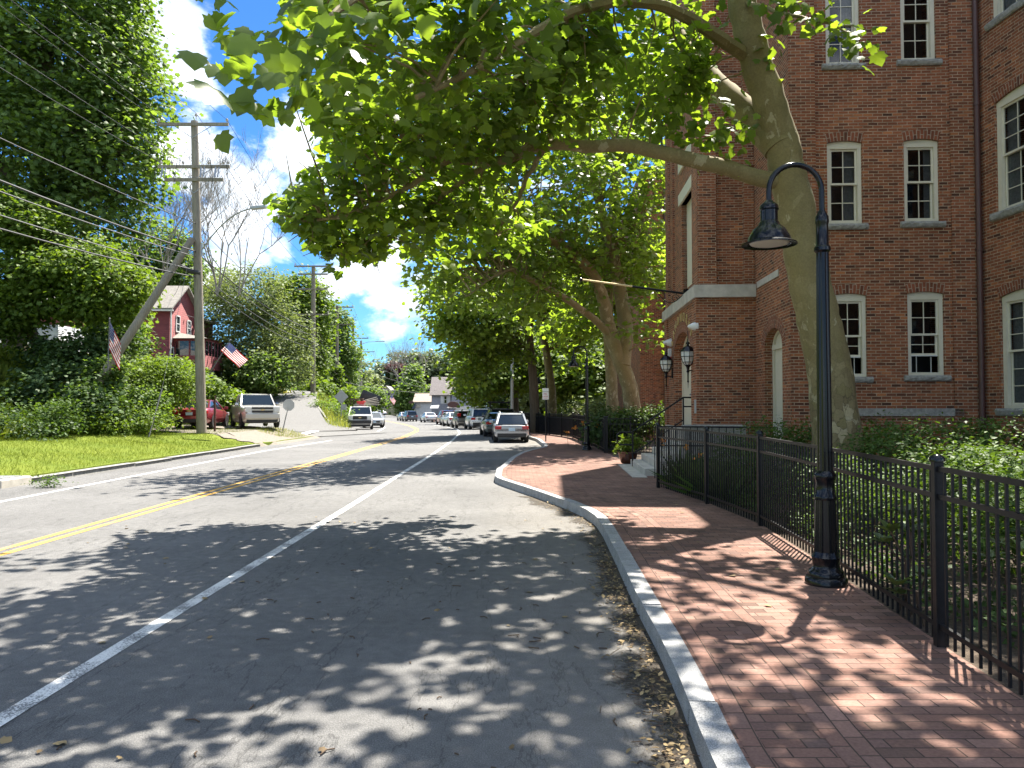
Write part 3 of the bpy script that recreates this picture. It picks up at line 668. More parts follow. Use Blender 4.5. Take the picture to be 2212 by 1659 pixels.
# tower lower body
FT = Fr(bl(0, 5.7), -pd); FF = Fr(bl(0, 0), wd)
zb0 = onplane(1560, 643, FF.P0, FF.d)[1]; zb1 = onplane(1560, 616, FF.P0, FF.d)[1]
dT0, _ = onplane(1456, 850, FT.P0, FT.d); dT1, _ = onplane(1493, 850, FT.P0, FT.d)
zT = onplane(1474, 717, FT.P0, FT.d)[1]; zD = 1.15
arched_opening(mb, FT, 5.7, -.3, zb1, dT0, dT1, zD, zT, .75, .45)
wall_panel(mb, FF.P0, FF.d, UC, -.3, zb1, [])
FT.box(mb, 5.7 - .55, 5.7, -.3, zb0, -.02, .06); FT.box(mb, 0, .5, -.3, zb0, -.02, .06)
# tower upper body: recessed core with piers
FU = Fr(bl(.14, 5.6), -pd); FG = Fr(bl(.14, .14), wd)
u0, _ = onplane(1461, 500, FT.P0, FT.d); u1, _ = onplane(1486, 500, FT.P0, FT.d)
zu0 = onplane(1475, 610, FT.P0, FT.d)[1]; zu1 = onplane(1470, 430, FT.P0, FT.d)[1]
wall_panel(mb, FU.P0, FU.d, 5.46, zb1, HTOW, [(u0, u1, zb1 + .3, zu1)], .3)
wall_panel(mb, FG.P0, FG.d, UC, zb1, HTOW, [])
for a, b, k in ((5.7 - .62, 5.7, .0), (5.7 - 1.25, 5.7 - .62, -.07), (0, .55, .0), (.55, 1.1, -.07)):
    FT.box(mb, a, b, zb1 - .02, HTOW, -.2, k)
FF.box(mb, 0, .48, zb1 - .02, HTOW, -.2, -.003); FF.box(mb, 1.2, UC, zb1 - .02, HTOW, -.2, -.04)
FF.box(mb, 0, UC, onplane(1570, 360, FF.P0, FF.d)[1], onplane(1570, 345, FF.P0, FF.d)[1], -.2, .03)
# right wing, running towards the viewer
PC = bl(UC + LM, VM) if False else PM + wd * LM
rdv = Vector((.066, -1, 0)).normalized(); FW = Fr(PC, rdv)
a0 = onplane(2160, 700, PC, rdv)[0]
zz = lambda y, x=2165: onplane(x, y, PC, rdv)[1]
WW = [(a0, a0 + 1.5, zz(882), zz(632)), (a0 - .06, a0 + 1.44, zz(456), zz(205)), (a0 - .1, a0 + 1.4, zz(30), zz(30) + 2.3), (a0 + 3.2, a0 + 4.7, zz(882), zz(632)), (a0 + 3.2, a0 + 4.7, zz(456), zz(205)), (a0 + 6.4, a0 + 7.9, zz(882), zz(632))]
wall_panel(mb, PC, rdv, 13, -.3, HMAIN, WW)
# backs, sides and roofs so that the block is closed
far = [bl(0, 5.7), bl(12, 5.7), PC + rdv * 13 + wd * 6, PC + rdv * 13]
for a, b in zip(far[:-1], far[1:]): mb.face([a + Vector((0, 0, -.3)), a + Vector((0, 0, HMAIN)), b + Vector((0, 0, HMAIN)), b + Vector((0, 0, -.3))])
mb.face([p + Vector((0, 0, HMAIN)) for p in (bl(UC, 5.7), bl(UC, 0), PM, PC, PC + rdv * 13, PC + rdv * 13 + wd * 6, bl(12, 5.7))])
tw = [bl(0, 5.7), bl(0, 0), bl(UC + 3, 0), bl(UC + 3, 5.7)]
mb.face([p + Vector((0, 0, HTOW)) for p in tw])
for a, b in ((tw[2], tw[3]), (tw[3], tw[0])): mb.face([a + Vector((0, 0, zb1)), b + Vector((0, 0, zb1)), b + Vector((0, 0, HTOW)), a + Vector((0, 0, HTOW))])
mb.face([bl(UC, 0, HMAIN), bl(UC + 3, 0, HMAIN), bl(UC + 3, 0, HTOW), bl(UC, 0, HTOW)])
mb.build('wall', M['brick'], mill)
# windows
for i, r in enumerate(WM): window(FM, *r, mill, open_=(.0, .0, .38, .38, 0, 0)[i], curtain=[(.55, 1, 0), (.72, 1, 0), None, (.0, .12, 0), (.5, 1, .2), None][i])
for r in W3: window(FM, *r, mill)
for i, r in enumerate(WW): window(FW, *r, mill, cols=3, rws=3, fw=.12, curtain=[(0, .4, 0), (0, .3, 0), (0, .5, 0), None, None, None][i], sill_h=.16)
# stone courses, sills, door surrounds
def stone(F, a, b, z0, z1, k0, k1, mat='concrete', nm='stone_band', bev=.006):
    s_ = MB(OFF); F.box(s_, a, b, z0, z1, k0, k1); return s_.build(nm, M[mat], mill, bevel=bev)
s_ = MB(OFF)
FT.box(s_, -.1, 5.7 + .1, zb0, zb1, -.25, .12); FF.box(s_, 0, UC - .002, zb0, zb1 , -.25, .118)
s_.build('stone_band', M['concrete'], mill, bevel=.008)
stone(FS, .25, 2.1, onplane(1642, 620, FS.P0, FS.d)[1], onplane(1642, 606, FS.P0, FS.d)[1], -.02, .03)
stone(FT, u0 - .15, u1 + .15, zu1, zu1 + .35, -.3, -.08, 'cream')
stone(FT, u0 - .15, u1 + .15, zu1 + 1.0, zu1 + 1.35, -.3, -.08, 'cream')
stone(FM, pil0 + .02, pil1 + .2, onplane(1950, 899, PM, wd)[1], onplane(1950, 882, PM, wd)[1], -.02, .05, 'stone_sill')
arch_ring(FS, dS0, dS1, zS - .42, .42, .3, mill); arch_ring(FT, dT0, dT1, zT - .75, .75, .3, mill)
def door(F, a, b, z0, zc, rise, k, nm='door'):
    d_ = MB(OFF); cv = arch_curve(a, b, zc - rise, rise); poly = [F(a, z0, k), F(b, z0, k)] + [F(s, h, k) for s, h in cv[::-1]]
    d_.face(poly)
    for p, q in zip(cv[:-1], cv[1:]):
        e0 = ((p[0] - (a + b) / 2) * .86 + (a + b) / 2, zc - rise + (p[1] - zc + rise) * .86); e1 = ((q[0] - (a + b) / 2) * .86 + (a + b) / 2, zc - rise + (q[1] - zc + rise) * .86)
        d_.face([F(*e0, k + .05), F(*e1, k + .05), F(*q, k + .05), F(*p, k + .05)]); d_.face([F(*e0, k + .05), F(*e0, k), F(*e1, k), F(*e1, k + .05)])
    w = b - a
    F.box(d_, a, a + .09, z0, zc - rise, k, k + .05); F.box(d_, b - .09, b, z0, zc - rise, k, k + .05); F.box(d_, a, b, zc - rise - .06, zc - rise + .06, k, k + .06)
    zt = zc - rise - .06
    for c0, c1 in ((.12, .48), (.52, .88)):
        for h0, h1 in ((.06, .34), (.38, .62), (.66, .94)):
            F.box(d_, a + w * c0, a + w * c1, z0 + (zt - z0) * h0, z0 + (zt - z0) * h1, k + .004, k + .022)
    D = d_.build(nm, M['cream'], mill)
    h_ = MB(OFF); F.box(h_, (a + b) / 2 + .03, (a + b) / 2 + .08, z0 + .95, z0 + 1.15, k + .02, k + .05); h_.lathe([(0, 0), (.025, .0), (.03, .03), (0, .05)], F((a + b) / 2 + .055, z0 + 1.0, k + .06), 10, axis='y'); h_.build('handle', M['alu'], D)
    return D
door(FT, dT0, dT1, zD, zT, .75, -.30); door(FS, dS0, dS1, .3, zS, .42, -.24)
s_ = MB(OFF); FT.box(s_, u0 + .02, u1 - .02, zb1 + .3, zu1, -.38, -.3); FT.box(s_, u0, u0 + .1, zb1 + .3, zu1, -.3, -.2); FT.box(s_, u1 - .1, u1, zb1 + .3, zu1, -.3, -.2); s_.build('window', M['cream'], mill)
s_ = MB(OFF); a_ = FW(.12, 0, .1); s_.tube([(a_.x, a_.y, .2), (a_.x, a_.y, HMAIN)], .06, 10)
for z in (2.2, 5.2, 8.4, 11.5): s_.tube([(a_.x, a_.y, z), (a_.x, a_.y, z + .07)], .075, 10)
s_.build('downpipe', M['downpipe'], mill, smooth=True)
# gilt letters over the street door
s_ = MB(OFF); word = 'LANDWORKS'; c = (dT0 + dT1) / 2; rx, rz = (dT1 - dT0) / 2 + .42, .75 + .42
for i, ch in enumerate(word):
    a = R(150 - 120 * i / (len(word) - 1)); P = FT(c + rx * math.cos(a), zT - .75 + rz * math.sin(a), .02); tx = FT.d * math.sin(a) + Vector((0, 0, -math.cos(a) * 0.9)); tz = FT.d * math.cos(a) * .9 + Vector((0, 0, math.sin(a)))
    tx.normalize(); tz = (tz - tx * tz.dot(tx)).normalized(); Mx = Matrix.Translation(P) @ Matrix((tx, tz, FT.n)).transposed().to_4x4(); text_into(s_, ch, .36, Mx, 0, .012)
s_.build('lettering', M['gold'], mill)
# far wing, seen between the tower and the trees
fw_ = thing('brick_building', 'far red brick wing half hidden by the sycamores beyond the entrance tower', 'building', (6.35, 38, 0))
mb = MB((6.35, 38, 0)); FB = Fr(Vector((6.35, 38, 0)), wd); wall_panel(mb, FB.P0, wd, 9, -.3, 13.5, [(2.2, 3.2, 8.2, 10.4), (4.6, 5.6, 8.2, 10.4), (4.6, 5.6, 4.2, 6.4)])
q = [FB(0, 0), FB(9, 0), FB(9, 0, -16), FB(0, 0, -16)]
for a, b in ((q[1], q[2]), (q[2], q[3]), (q[3], q[0])): mb.face([a + Vector((0, 0, -.3)), b + Vector((0, 0, -.3)), b + Vector((0, 0, 13.5)), a + Vector((0, 0, 13.5))])
mb.face([p + Vector((0, 0, 13.5)) for p in q]); FB.box(mb, -.02, .6, -.3, 13.5, -.1, .08); FB.box(mb, 0, 9, 3.6, 3.75, -.02, .04)
mb.build('wall', M['brick'], fw_)
OFF0 = OFF; OFF = (6.35, 38, 0)
for r in ((2.2, 3.2, 8.2, 10.4), (4.6, 5.6, 8.2, 10.4), (4.6, 5.6, 4.2, 6.4)): window(FB, *r, fw_)
mb = MB(OFF); p_ = FB(1.2, 0, .1); mb.tube([(p_.x, p_.y, .2), (p_.x, p_.y, 13.5)], .05, 8); mb.build('downpipe', M['downpipe'], fw_)
OFF = OFF0
# --- things fixed to the tower
def lantern(px, py, Y, label):
    c = at(px, py, Y); t = thing('wall_lantern', label, 'lantern', tuple(c), group='lanterns beside the arched door')
    L_ = MB(); L_.lathe([(0, .52), (.015, .5), (.02, .42), (.05, .4), (.06, .36), (.03, .35), (.035, .32), (.11, .28), (.2, .17), (.22, .155), (.2, .15)], n=8); L_.build('cap', M['black_gloss'], t)
    L_ = MB(); L_.lathe([(.185, .15), (.18, .02), (.13, -.14), (.08, -.2)], n=8); L_.build('glass', M['lens'], t)
    L_ = MB(); 
    for k in range(8):
        a = 2 * math.pi * k / 8; L_.tube([(.19 * math.cos(a), .19 * math.sin(a), .15), (.185 * math.cos(a), .185 * math.sin(a), .02), (.135 * math.cos(a), .135 * math.sin(a), -.14), (.08 * math.cos(a), .08 * math.sin(a), -.21)], .008, 4)
    for r, z in ((.19, .02), (.14, -.13)): L_.lathe([(r - .006, z - .008), (r + .006, z - .008), (r + .006, z + .008), (r - .006, z + .008)], n=8)
    L_.lathe([(.09, -.2), (.05, -.26), (.03, -.34), (.045, -.38), (.022, -.42), (.018, -.62), (.03, -.64), (.012, -.68), (.006, -.8), (0, -.85)], n=10); L_.build('cage', M['black_gloss'], t)
    wx = FT.P0 + FT.d * 0; k = (Vector(c) - FT.P0).dot(FT.n); n = -FT.n
    L_ = MB(); L_.tube([(0, 0, -.34), Vector((0, 0, -.36)) + n * (k * .6), Vector((0, 0, -.34)) + n * k], .016, 6); L_.obox(Vector((0, 0, -.25)) + n * (k - .02), FT.d * .05, n * .02, (0, 0, .16)); L_.tube([Vector((0, 0, .52)), Vector((0, 0, .62)) + FT.d * .03, Vector((0, 0, .7))], .012, 5); L_.build('bracket', M['black_metal'], t)
lantern(1486, 772, 20.55, 'black hexagonal wall lantern right of the arched door, near the tower corner'); lantern(1439, 789, 24.3, 'black hexagonal wall lantern left of the arched door, far end of the tower')
def floodlight(px, py, label):
    s, z = onplane(px, py, FT.P0, FT.d); c = FT(s, z, .0); t = thing('security_light', label, 'light', tuple(c), group='white security lights over the door')
    d_ = MB(); Mx = FT.n.to_track_quat('Z', 'Y').to_matrix()
    P_ = MB(); P_.lathe([(.13, 0), (.13, .05), (.11, .06), (.1, .12), (.05, .22), (.02, .26), (0, .265)], n=14); P_.v = [tuple(Mx @ Vector(v)) for v in P_.v]; P_.build('lamp_head', M['white_paint'], t, smooth=True)
floodlight(1507, 705, 'white cone shaped security light near the tower corner under the stone band'); floodlight(1450, 740, 'white cone shaped security light at the far end of the street wall')
s, z = onplane(1508, 878, FT.P0, FT.d); c = FT(s, z); mb = MB(tuple(c)); FT.box(mb, s - .09, s + .09, z - .18, z + .18, .06, .085); mb.box(0, 0, 0, 0, 0, 0) if False else None
t = tag(mb.build('wall_plaque', M['alu'], bevel=.008), 'small grey metal plaque on the brick beside the arched door', 'plaque')
s, z = onplane(1450, 764, FT.P0, FT.d); c = FT(s, z); t = thing('alarm_bell', 'small white and red fire alarm on the wall left of the door', 'alarm', tuple(c))
mb = MB(tuple(c)); FT.box(mb, s - .07, s + .07, z - .1, z + .16, 0, .1); mb.build('housing', M['white_paint'], t, bevel=.01); mb = MB(tuple(c)); FT.box(mb, s - .06, s + .06, z - .2, z - .1, 0, .09); mb.build('base', M['sign_red'], t)
# projecting flagpole without its flag
c0 = at(1478, 634, 21.6); tip = at(1255, 604, 21.9); t = thing('flagpole', 'bare flagpole jutting from the stone band over the door', 'flagpole', tuple(c0))
mb = MB(tuple(c0)); mid = c0.lerp(tip, .5); mb.tube([c0, mid], [.032, .03], 8); FT.box; mb.obox(c0 + Vector((.1, 0, -.08)), (.12, 0, 0), (0, .06, 0), (0, 0, .2)); 
arc = [c0 + Vector((-.05 - .75 * q, 0, -.28 * math.sin(math.pi * q) - .05 + .14 * q)) for q in np.linspace(0, 1, 10)]; mb.tube(arc, .012, 5)
arc = [c0 + Vector((-.25 + .12 * math.cos(a) * (1 - a / 12), 0, -.14 + .12 * math.sin(a) * (1 - a / 12))) for a in np.linspace(0, 9, 20)]; mb.tube(arc, .01, 5)
mb.build('bracket', M['black_metal'], t, smooth=True)
mb = MB(tuple(c0)); mb.tube([mid, tip], [.03, .026], 8); mb.build('pole', M['gold'], t, smooth=True); mb = MB(tuple(c0)); mb.lathe([(0, -.06), (.045, -.03), (.055, 0), (.045, .03), (0, .06)], tip, 10); mb.build('finial', M['black_gloss'], t, smooth=True)
# entrance steps, landing guard and handrail
c = bl(-1.6, 0); t = thing('entrance_steps', 'pale concrete steps rising to the arched door', 'steps', (3.3, 19.5, PZ))
mb = MB((3.3, 19.5, PZ)); v0, v1 = -1.75, 1.55
for k in range(6):
    u = -1.62 + k * .3
    o_ = bl(0, 0); c_ = bl((u + 0) / 2, (v0 + v1) / 2, (PZ - .2 + PZ + .175 * (k + 1)) / 2 - .0); hh = (.2 + .175 * (k + 1)) / 2
    if k < 5: c_ = bl(u + .149, (v0 + v1) / 2, c_.z); mb.obox(c_, wd * .149, pd * ((v1 - v0) / 2), (0, 0, hh))
    else: c_ = bl((u + .0) / 2 - .003, (v0 + 5.2) / 2, c_.z); mb.obox(c_, wd * (abs(u) / 2 + .0), pd * ((5.2 - v0) / 2), (0, 0, hh))
mb.build('flight', M['concrete'], t, bevel=.012)
mb = MB((3.3, 19.5, PZ)); mb.obox(bl(-1.78, (v0 + v1) / 2 - .1, PZ + .002), wd * .17, pd * ((v1 - v0) / 2 + .35), (0, 0, .016)); mb.build('slab', M['concrete'], t)
mb = MB((3.3, 19.5, PZ)); mb.obox(bl(-.05, -2.0, .75), wd * .7, pd * .22, (0, 0, .62)); mb.build('plinth', M['stone_sill'], t, bevel=.012)
t = thing('handrail', 'black metal handrail climbing the pale entrance steps', 'handrail', (3.25, 20.8, PZ))
mb = MB((3.25, 20.8, PZ)); A = bl(-1.62, .95, 0); B = bl(-.2, 1.2, 0)
za, zb_ = 1.12, 2.05; top = [(A.x - .36, A.y, za - .02), (A.x - .42, A.y, za - .1), (A.x - .42, A.y, za - .3), (A.x - .36, A.y, za - .36), (A.x, A.y, za - .36)]
mb.tube([(A.x, A.y, PZ), (A.x, A.y, za)], .022, 8); mb.tube([(A.x, A.y, za - .02)] + top, .022, 8); mb.tube([(A.x, A.y, za), (B.x, B.y, zb_), (B.x + .3, B.y, zb_)], .024, 8); mb.tube([(A.x, A.y, za - .62), (B.x, B.y, zb_ - .62)], .018, 8); mb.tube([(B.x, B.y, 1.0), (B.x, B.y, zb_)], .022, 8); mb.tube([(B.x + .3, B.y, zb_ - .25), (B.x, B.y, zb_ - .25)], .02, 8)
mb.build('rail', M['black_metal'], t, smooth=True)
t = thing('guard_railing', 'low black guard railing along the near side of the landing', 'railing', (3.4, 17.3, PZ)); mb = MB((3.4, 17.3, PZ)); A = bl(-1.45, -2.3); B = bl(1.3, -2.45)
mb.bar((A.x, A.y, 1.34), (B.x, B.y, 1.32), .035, .035); mb.bar((A.x, A.y, .9), (B.x, B.y, .9), .03, .03); mb.build('rail', M['black_metal'], t)
mb = MB((3.4, 17.3, PZ))
for i in range(18):
    q = A.lerp(B, i / 17); mb.bar((q.x, q.y, PZ), (q.x, q.y, 1.33), .016, .016)
mb.build('balusters', M['black_metal'], t)
# ---------------------------------------------------------------- fences
def fence(path, label, h=1.27, group=None, pitch=.105, solid=False, w=.016, zf=None):
    zf = zf or (lambda y: zr(y) + PZ)
    r = thing('metal_fence', label, 'fence', (path[0][0], path[0][1], zf(path[0][1])), group=group); off = tuple(r.location)
    for i, (x, y) in enumerate(path):
        z = zf(y); mb = MB(off); a = path[min(i + 1, len(path) - 1)]; b = path[max(0, i - 1)]; d = Vector((a[0] - b[0], a[1] - b[1], 0)).normalized(); n = Vector((-d.y, d.x, 0))
        mb.obox((x, y, z + h / 2 - .05), d * .032, n * .032, (0, 0, h / 2 + .05)); p = mb.build('post', M['black_metal'], r, bevel=.004)
        cp = MB(off); cp.lathe([(.05, h), (.05, h + .022), (.044, h + .034), (.02, h + .05), (0, h + .053)], (x, y, z), 12); cp.build('cap', M['black_gloss'], p, smooth=True)
    for (x0, y0), (x1, y1) in zip(path[:-1], path[1:]):
        a = Vector((x0, y0, zf(y0))); b = Vector((x1, y1, zf(y1))); d = (b - a).normalized(); a2, b2 = a + d * .033, b - d * .033
        mb = MB(off)
        for z in (h - .05, h - .24, .14): mb.bar(a2 + Vector((0, 0, z)), b2 + Vector((0, 0, z)), .028, .034)
        n = int((b - a).length / pitch)
        for k in range(1, n): 
            q = a.lerp(b, k / n); mb.bar(q + Vector((0, 0, .03)), q + Vector((0, 0, h - .04)), w, w, up=d)
        mb.build('picket_panel', M['black_metal'], r)
        if solid:
            nn = Vector((-d.y, d.x, 0)) * -.03; mb = MB(off); mb.bar(a2 + nn + Vector((0, 0, h * .46)), b2 + nn + Vector((0, 0, h * .46)), .006, h * .78); mb.build('dark_sheet', M['dark_panel'], r)  # thin dark sheet closing the gaps between the pickets
    return r
fence([(2.45, .2), (2.72, 2.75), (2.95, 5.35), (3.24, 8.0), (3.44, 10.7), (3.31, 13.1), (2.98, 15.72)], 'black metal picket fence between the brick pavement and the planted bed')
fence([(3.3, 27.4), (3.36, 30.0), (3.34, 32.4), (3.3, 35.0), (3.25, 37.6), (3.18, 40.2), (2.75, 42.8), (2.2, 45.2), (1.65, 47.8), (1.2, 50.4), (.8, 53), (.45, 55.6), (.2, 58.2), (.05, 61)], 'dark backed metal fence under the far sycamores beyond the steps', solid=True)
fence([(3.37, 27.35), (4.2, 27.3), (5.2, 27.2)], 'short black fence from the dark fence corner to the brick tower')
# ---------------------------------------------------------------- gooseneck street lamps
def lamp(x, y, label, rz=0):
    t = thing('street_lamp', label, 'street lamp', (x, y, zr(y) + PZ), rz, 'black gooseneck street lamps')
    mb = MB(); mb.lathe([(.19, 0), (.19, .045), (.175, .07), (.165, .075), (.165, .1), (.15, .13), (.125, .15), (.12, .17), (.122, .22), (.13, .25), (.115, .28), (.108, .3)], n=28); mb.build('base', M['black_gloss'], t, smooth=True)
    mb = MB(); fl = lambda a: 1 + .05 * (1 if math.cos(8 * a) > .2 else -.6)
    mb.lathe([(.105, .3), (.098, .5), (.09, .78)], n=64, wob=fl); mb.lathe([(.1, .78), (.104, .8), (.1, .82), (.088, .84), (.085, .96), (.094, .98), (.097, 1.0), (.09, 1.03), (.07, 1.05)], n=28); mb.build('pedestal', M['black_gloss'], t, smooth=True)
    mb = MB(); f2 = lambda a: 1 + .06 * math.cos(12 * a); mb.lathe([(.066, 1.04), (.053, 3.12)], n=48, wob=f2); mb.lathe([(.055, 3.1), (.075, 3.12), (.075, 3.15), (.058, 3.17), (.055, 3.37), (.062, 3.39), (.06, 3.44), (.04, 3.48), (.03, 3.5)], n=24); mb.build('pole', M['black_gloss'], t, smooth=True)
    P = [(0, 0, 3.47), (0, 0, 3.62)]; P += [(-.25 + .25 * math.cos(a), 0, 3.69 + .25 * math.sin(a)) for a in np.linspace(0, math.pi, 18)]; P += [(-.5, 0, 3.64), (-.5, 0, 3.56)]
    mb = MB(); mb.tube(P, .026, 12); mb.build('gooseneck', M['black_gloss'], t, smooth=True)
    mb = MB(); mb.lathe([(.03, 3.6), (.042, 3.585), (.082, 3.55), (.09, 3.51), (.08, 3.5), (.08, 3.4), (.093, 3.385), (.097, 3.365), (.15, 3.32), (.19, 3.25), (.2, 3.21), (.252, 3.185), (.254, 3.175), (.2, 3.182), (.19, 3.2)], (-.5, 0, 0), 32); h = mb.build('lamp_shade', M['black_gloss'], t, smooth=True)
    mb = MB(); mb.lathe([(.19, 3.21), (.17, 3.182), (.1, 3.167), (0, 3.162)], (-.5, 0, 0), 24); mb.build('lens', M['lens'], h, smooth=True)
    return t
L0 = at(1779, 1262, 7.15)
first_lamp = lamp(2.93, 7.22, 'tall black gooseneck street lamp standing on the brick pavement in front of the picket fence')
for x, y, lab in ((2.84, 29.2, 'black gooseneck street lamp at the corner of the dark fence'), (2.28, 51, 'black gooseneck street lamp just behind the small white parking sign'), (-.4, 80, 'distant black gooseneck street lamp above the parked cars, under low leaves')):
    c = copy_tree(first_lamp); c.location = (x, y, zr(y) + PZ); c['label'] = lab
# parking sign on its own post
t = thing('parking_sign', 'white fire lane sign on a thin dark post at the pavement edge', 'sign', (1.6, 36.5, PZ))
mb = MB(); mb.tube([(0, 0, 0), (0, 0, 2.55)], .028, 8); mb.build('post', M['black_metal'], t)
mb = MB(); mb.box(-.15, .15, -.045, -.035, 1.98, 2.34); mb.box(-.15, .15, -.045, -.035, 2.36, 2.52); pl = mb.build('plate', M['sign_white'], t)
mb = MB(); X = Matrix.Translation((0, -.048, 0)) @ Matrix.Rotation(R(90), 4, 'X')
text_into(mb, 'FIRE', .1, Matrix.Translation((0, 0, 2.24)) @ X, 0, .002); text_into(mb, 'LANE', .1, Matrix.Translation((0, 0, 2.13)) @ X, 0, .002); mb.box(-.1, .1, -.05, -.046, 2.04, 2.055); mb.build('lettering', M['sign_red'], pl)
t.rotation_euler.z = R(-12)
# planter
t = thing('planter', 'glazed brown pot holding a leafy green plant at the foot of the steps', 'planter', (3.33, 22.15, PZ + .02)); PLANTER = t
mb = MB(); mb.lathe([(.17, 0), (.2, .02), (.26, .2), (.275, .29), (.29, .3), (.295, .34), (.275, .345), (.26, .31), (0, .3)], n=24); mb.build('pot', M['pot'], t, smooth=True)

# ---------------------------------------------------------------- signs on the left
def octa(r): return [(r * math.cos(math.pi / 8 + i * math.pi / 4), r * math.sin(math.pi / 8 + i * math.pi / 4)) for i in range(8)]
p0 = Vector((-12.6, 42.2, 0)); zb = hl(p0.x, p0.y); top = at(625, 875, 42.4)
t = thing('stop_sign', 'grey back of a leaning stop sign beside the side road', 'sign', (p0.x, p0.y, zb))
mb = MB((p0.x, p0.y, zb)); e = top + (top - p0) * .16; e.y = 42.3; mb.tube([(p0.x, p0.y, zb - .1), e], .03, 6); mb.build('post', M['metal_grey'], t)
mb = MB((p0.x, p0.y, zb)); O = octa(.34); P = [(top.x + a, 42.26, top.z + b) for a, b in O]; Q = [(a, 42.28, b) for a, _, b in P]; mb.face(P); mb.face(Q[::-1]); 
for i in range(8): mb.face([P[i], Q[i], Q[(i + 1) % 8], P[(i + 1) % 8]])
mb.build('plate', M['alu'], t)
p0 = at(737, 905, 58); zb = hl(p0.x, 58); c = at(737, 857, 58)
t = thing('warning_sign', 'grey back of a diamond shaped sign with a small plate under it', 'sign', (p0.x, 58, zb)); mb = MB((p0.x, 58, zb)); mb.tube([(p0.x, 58.03, zb - .2), (c.x, 58.03, c.z + .4)], .035, 6); mb.build('post', M['metal_grey'], t)
mb = MB((p0.x, 58, zb)); mb.obox((c.x, 58, c.z), (.27, 0, .27), (0, .012, 0), (-.27, 0, .27)); mb.build('plate', M['alu'], t)
mb = MB((p0.x, 58, zb)); mb.obox((c.x + .2, 58, c.z - .78), (.22, 0, 0), (0, .012, 0), (0, 0, .2)); mb.build('small_plate', M['alu'], t)
p0 = at(464, 943, 37); zb = hl(p0.x, 37) ; t = thing('sign_post', 'thin rusty steel post standing in the grass right of the large utility pole', 'post', (p0.x, 37, zb)); mb = MB((p0.x, 37, zb)); e = at(464, 865, 37); mb.bar((p0.x, 37, zb - .1), (e.x, 37, e.z), .09, .05, up=(0, 1, 0)); mb.tube([(e.x + .01, 37, e.z - .4), (e.x + .02, 37, e.z + .25)], .03, 6); mb.build('shaft', M['downpipe'], t)
p0 = at(321, 957, 31.5); zb = hl(p0.x, 31.5); t = thing('guy_anchor', 'thin slanting guy wire anchored in the lawn', 'guy wire', (p0.x, 31.5, zb)); mb = MB((p0.x, 31.5, zb)); a = at(350, 840, 32.5); b = at(412, 540, 35.3); mb.tube([(p0.x, 31.5, zb), a], .03, 6); mb.build('guard_tube', M['wire_pale'], t); mb = MB((p0.x, 31.5, zb)); mb.tube([a, b], .009, 4); mb.build('cable', M['wire_pale'], t)
p0 = at(95, 1046, 17.3); t = thing('storm_drain', 'low concrete drain block set in the lawn edge with weeds over it', 'drain', (-11.7, 17.4, .1)); mb = MB((-11.7, 17.4, .1)); mb.box(-12.25, -11.2, 16.9, 18.0, -.1, .19); mb.build('block', M['concrete'], t, bevel=.03); mb = MB((-11.7, 17.4, .1)); mb.box(-11.9, -11.3, 17.1, 17.8, .19, .21); mb.build('cover', M['metal_grey'], t)

# ---------------------------------------------------------------- utility poles
def insulator(mb, p, s=1): mb.lathe([(.02, -.12), (.02, 0), (.07, .01), (.075, .04), (.03, .05), (.065, .07), (.06, .1), (.03, .12), (.035, .15), (0, .16)], p, 8)
def upole(base, top, label, arms, r0=.2, r1=.14, arm_half=1.15, extra=None, insul=True):
    t = thing('utility_pole', label, 'utility pole', tuple(base), group='wooden utility poles along the street')
    mb = MB(tuple(base)); mb.tube([base - Vector((0, 0, .5)), base.lerp(top, .5), top], [r0, (r0 + r1) / 2, r1], 12); mb.build('pole', M['wood_pole'], t, smooth=True)
    for z, hw, ins in arms:
        c = base + (top - base) * ((z - base.z) / (top.z - base.z)); mb = MB(tuple(base)); y = c.y - .2; mb.box(c.x - hw, c.x + hw, y - .05, y + .05, z - .07, z + .07); ar = mb.build('crossarm', M['wood_pole'], t)
        mb = MB(tuple(base)); mb.bar((c.x - hw * .55, y, z - .05), (c.x, y, z - .62), .03, .02); mb.bar((c.x + hw * .55, y, z - .05), (c.x, y, z - .62), .03, .02); mb.build('brace', M['metal_grey'], ar)
        if ins:
            mb = MB(tuple(base))
            for k in ins:
                mb = MB(tuple(base)); insulator(mb, (c.x + hw * k, y, z + .14)); mb.build('insulator', M['porcelain'], ar, smooth=True)
    if extra: extra(t, base, top)
    return t
P1b = at(436, 945, 35.6); P1b.z = hl(P1b.x, 35.6); P1t = at(420, 262, 35.6)
zarm = lambda py, Y: at(1106, py, Y).z
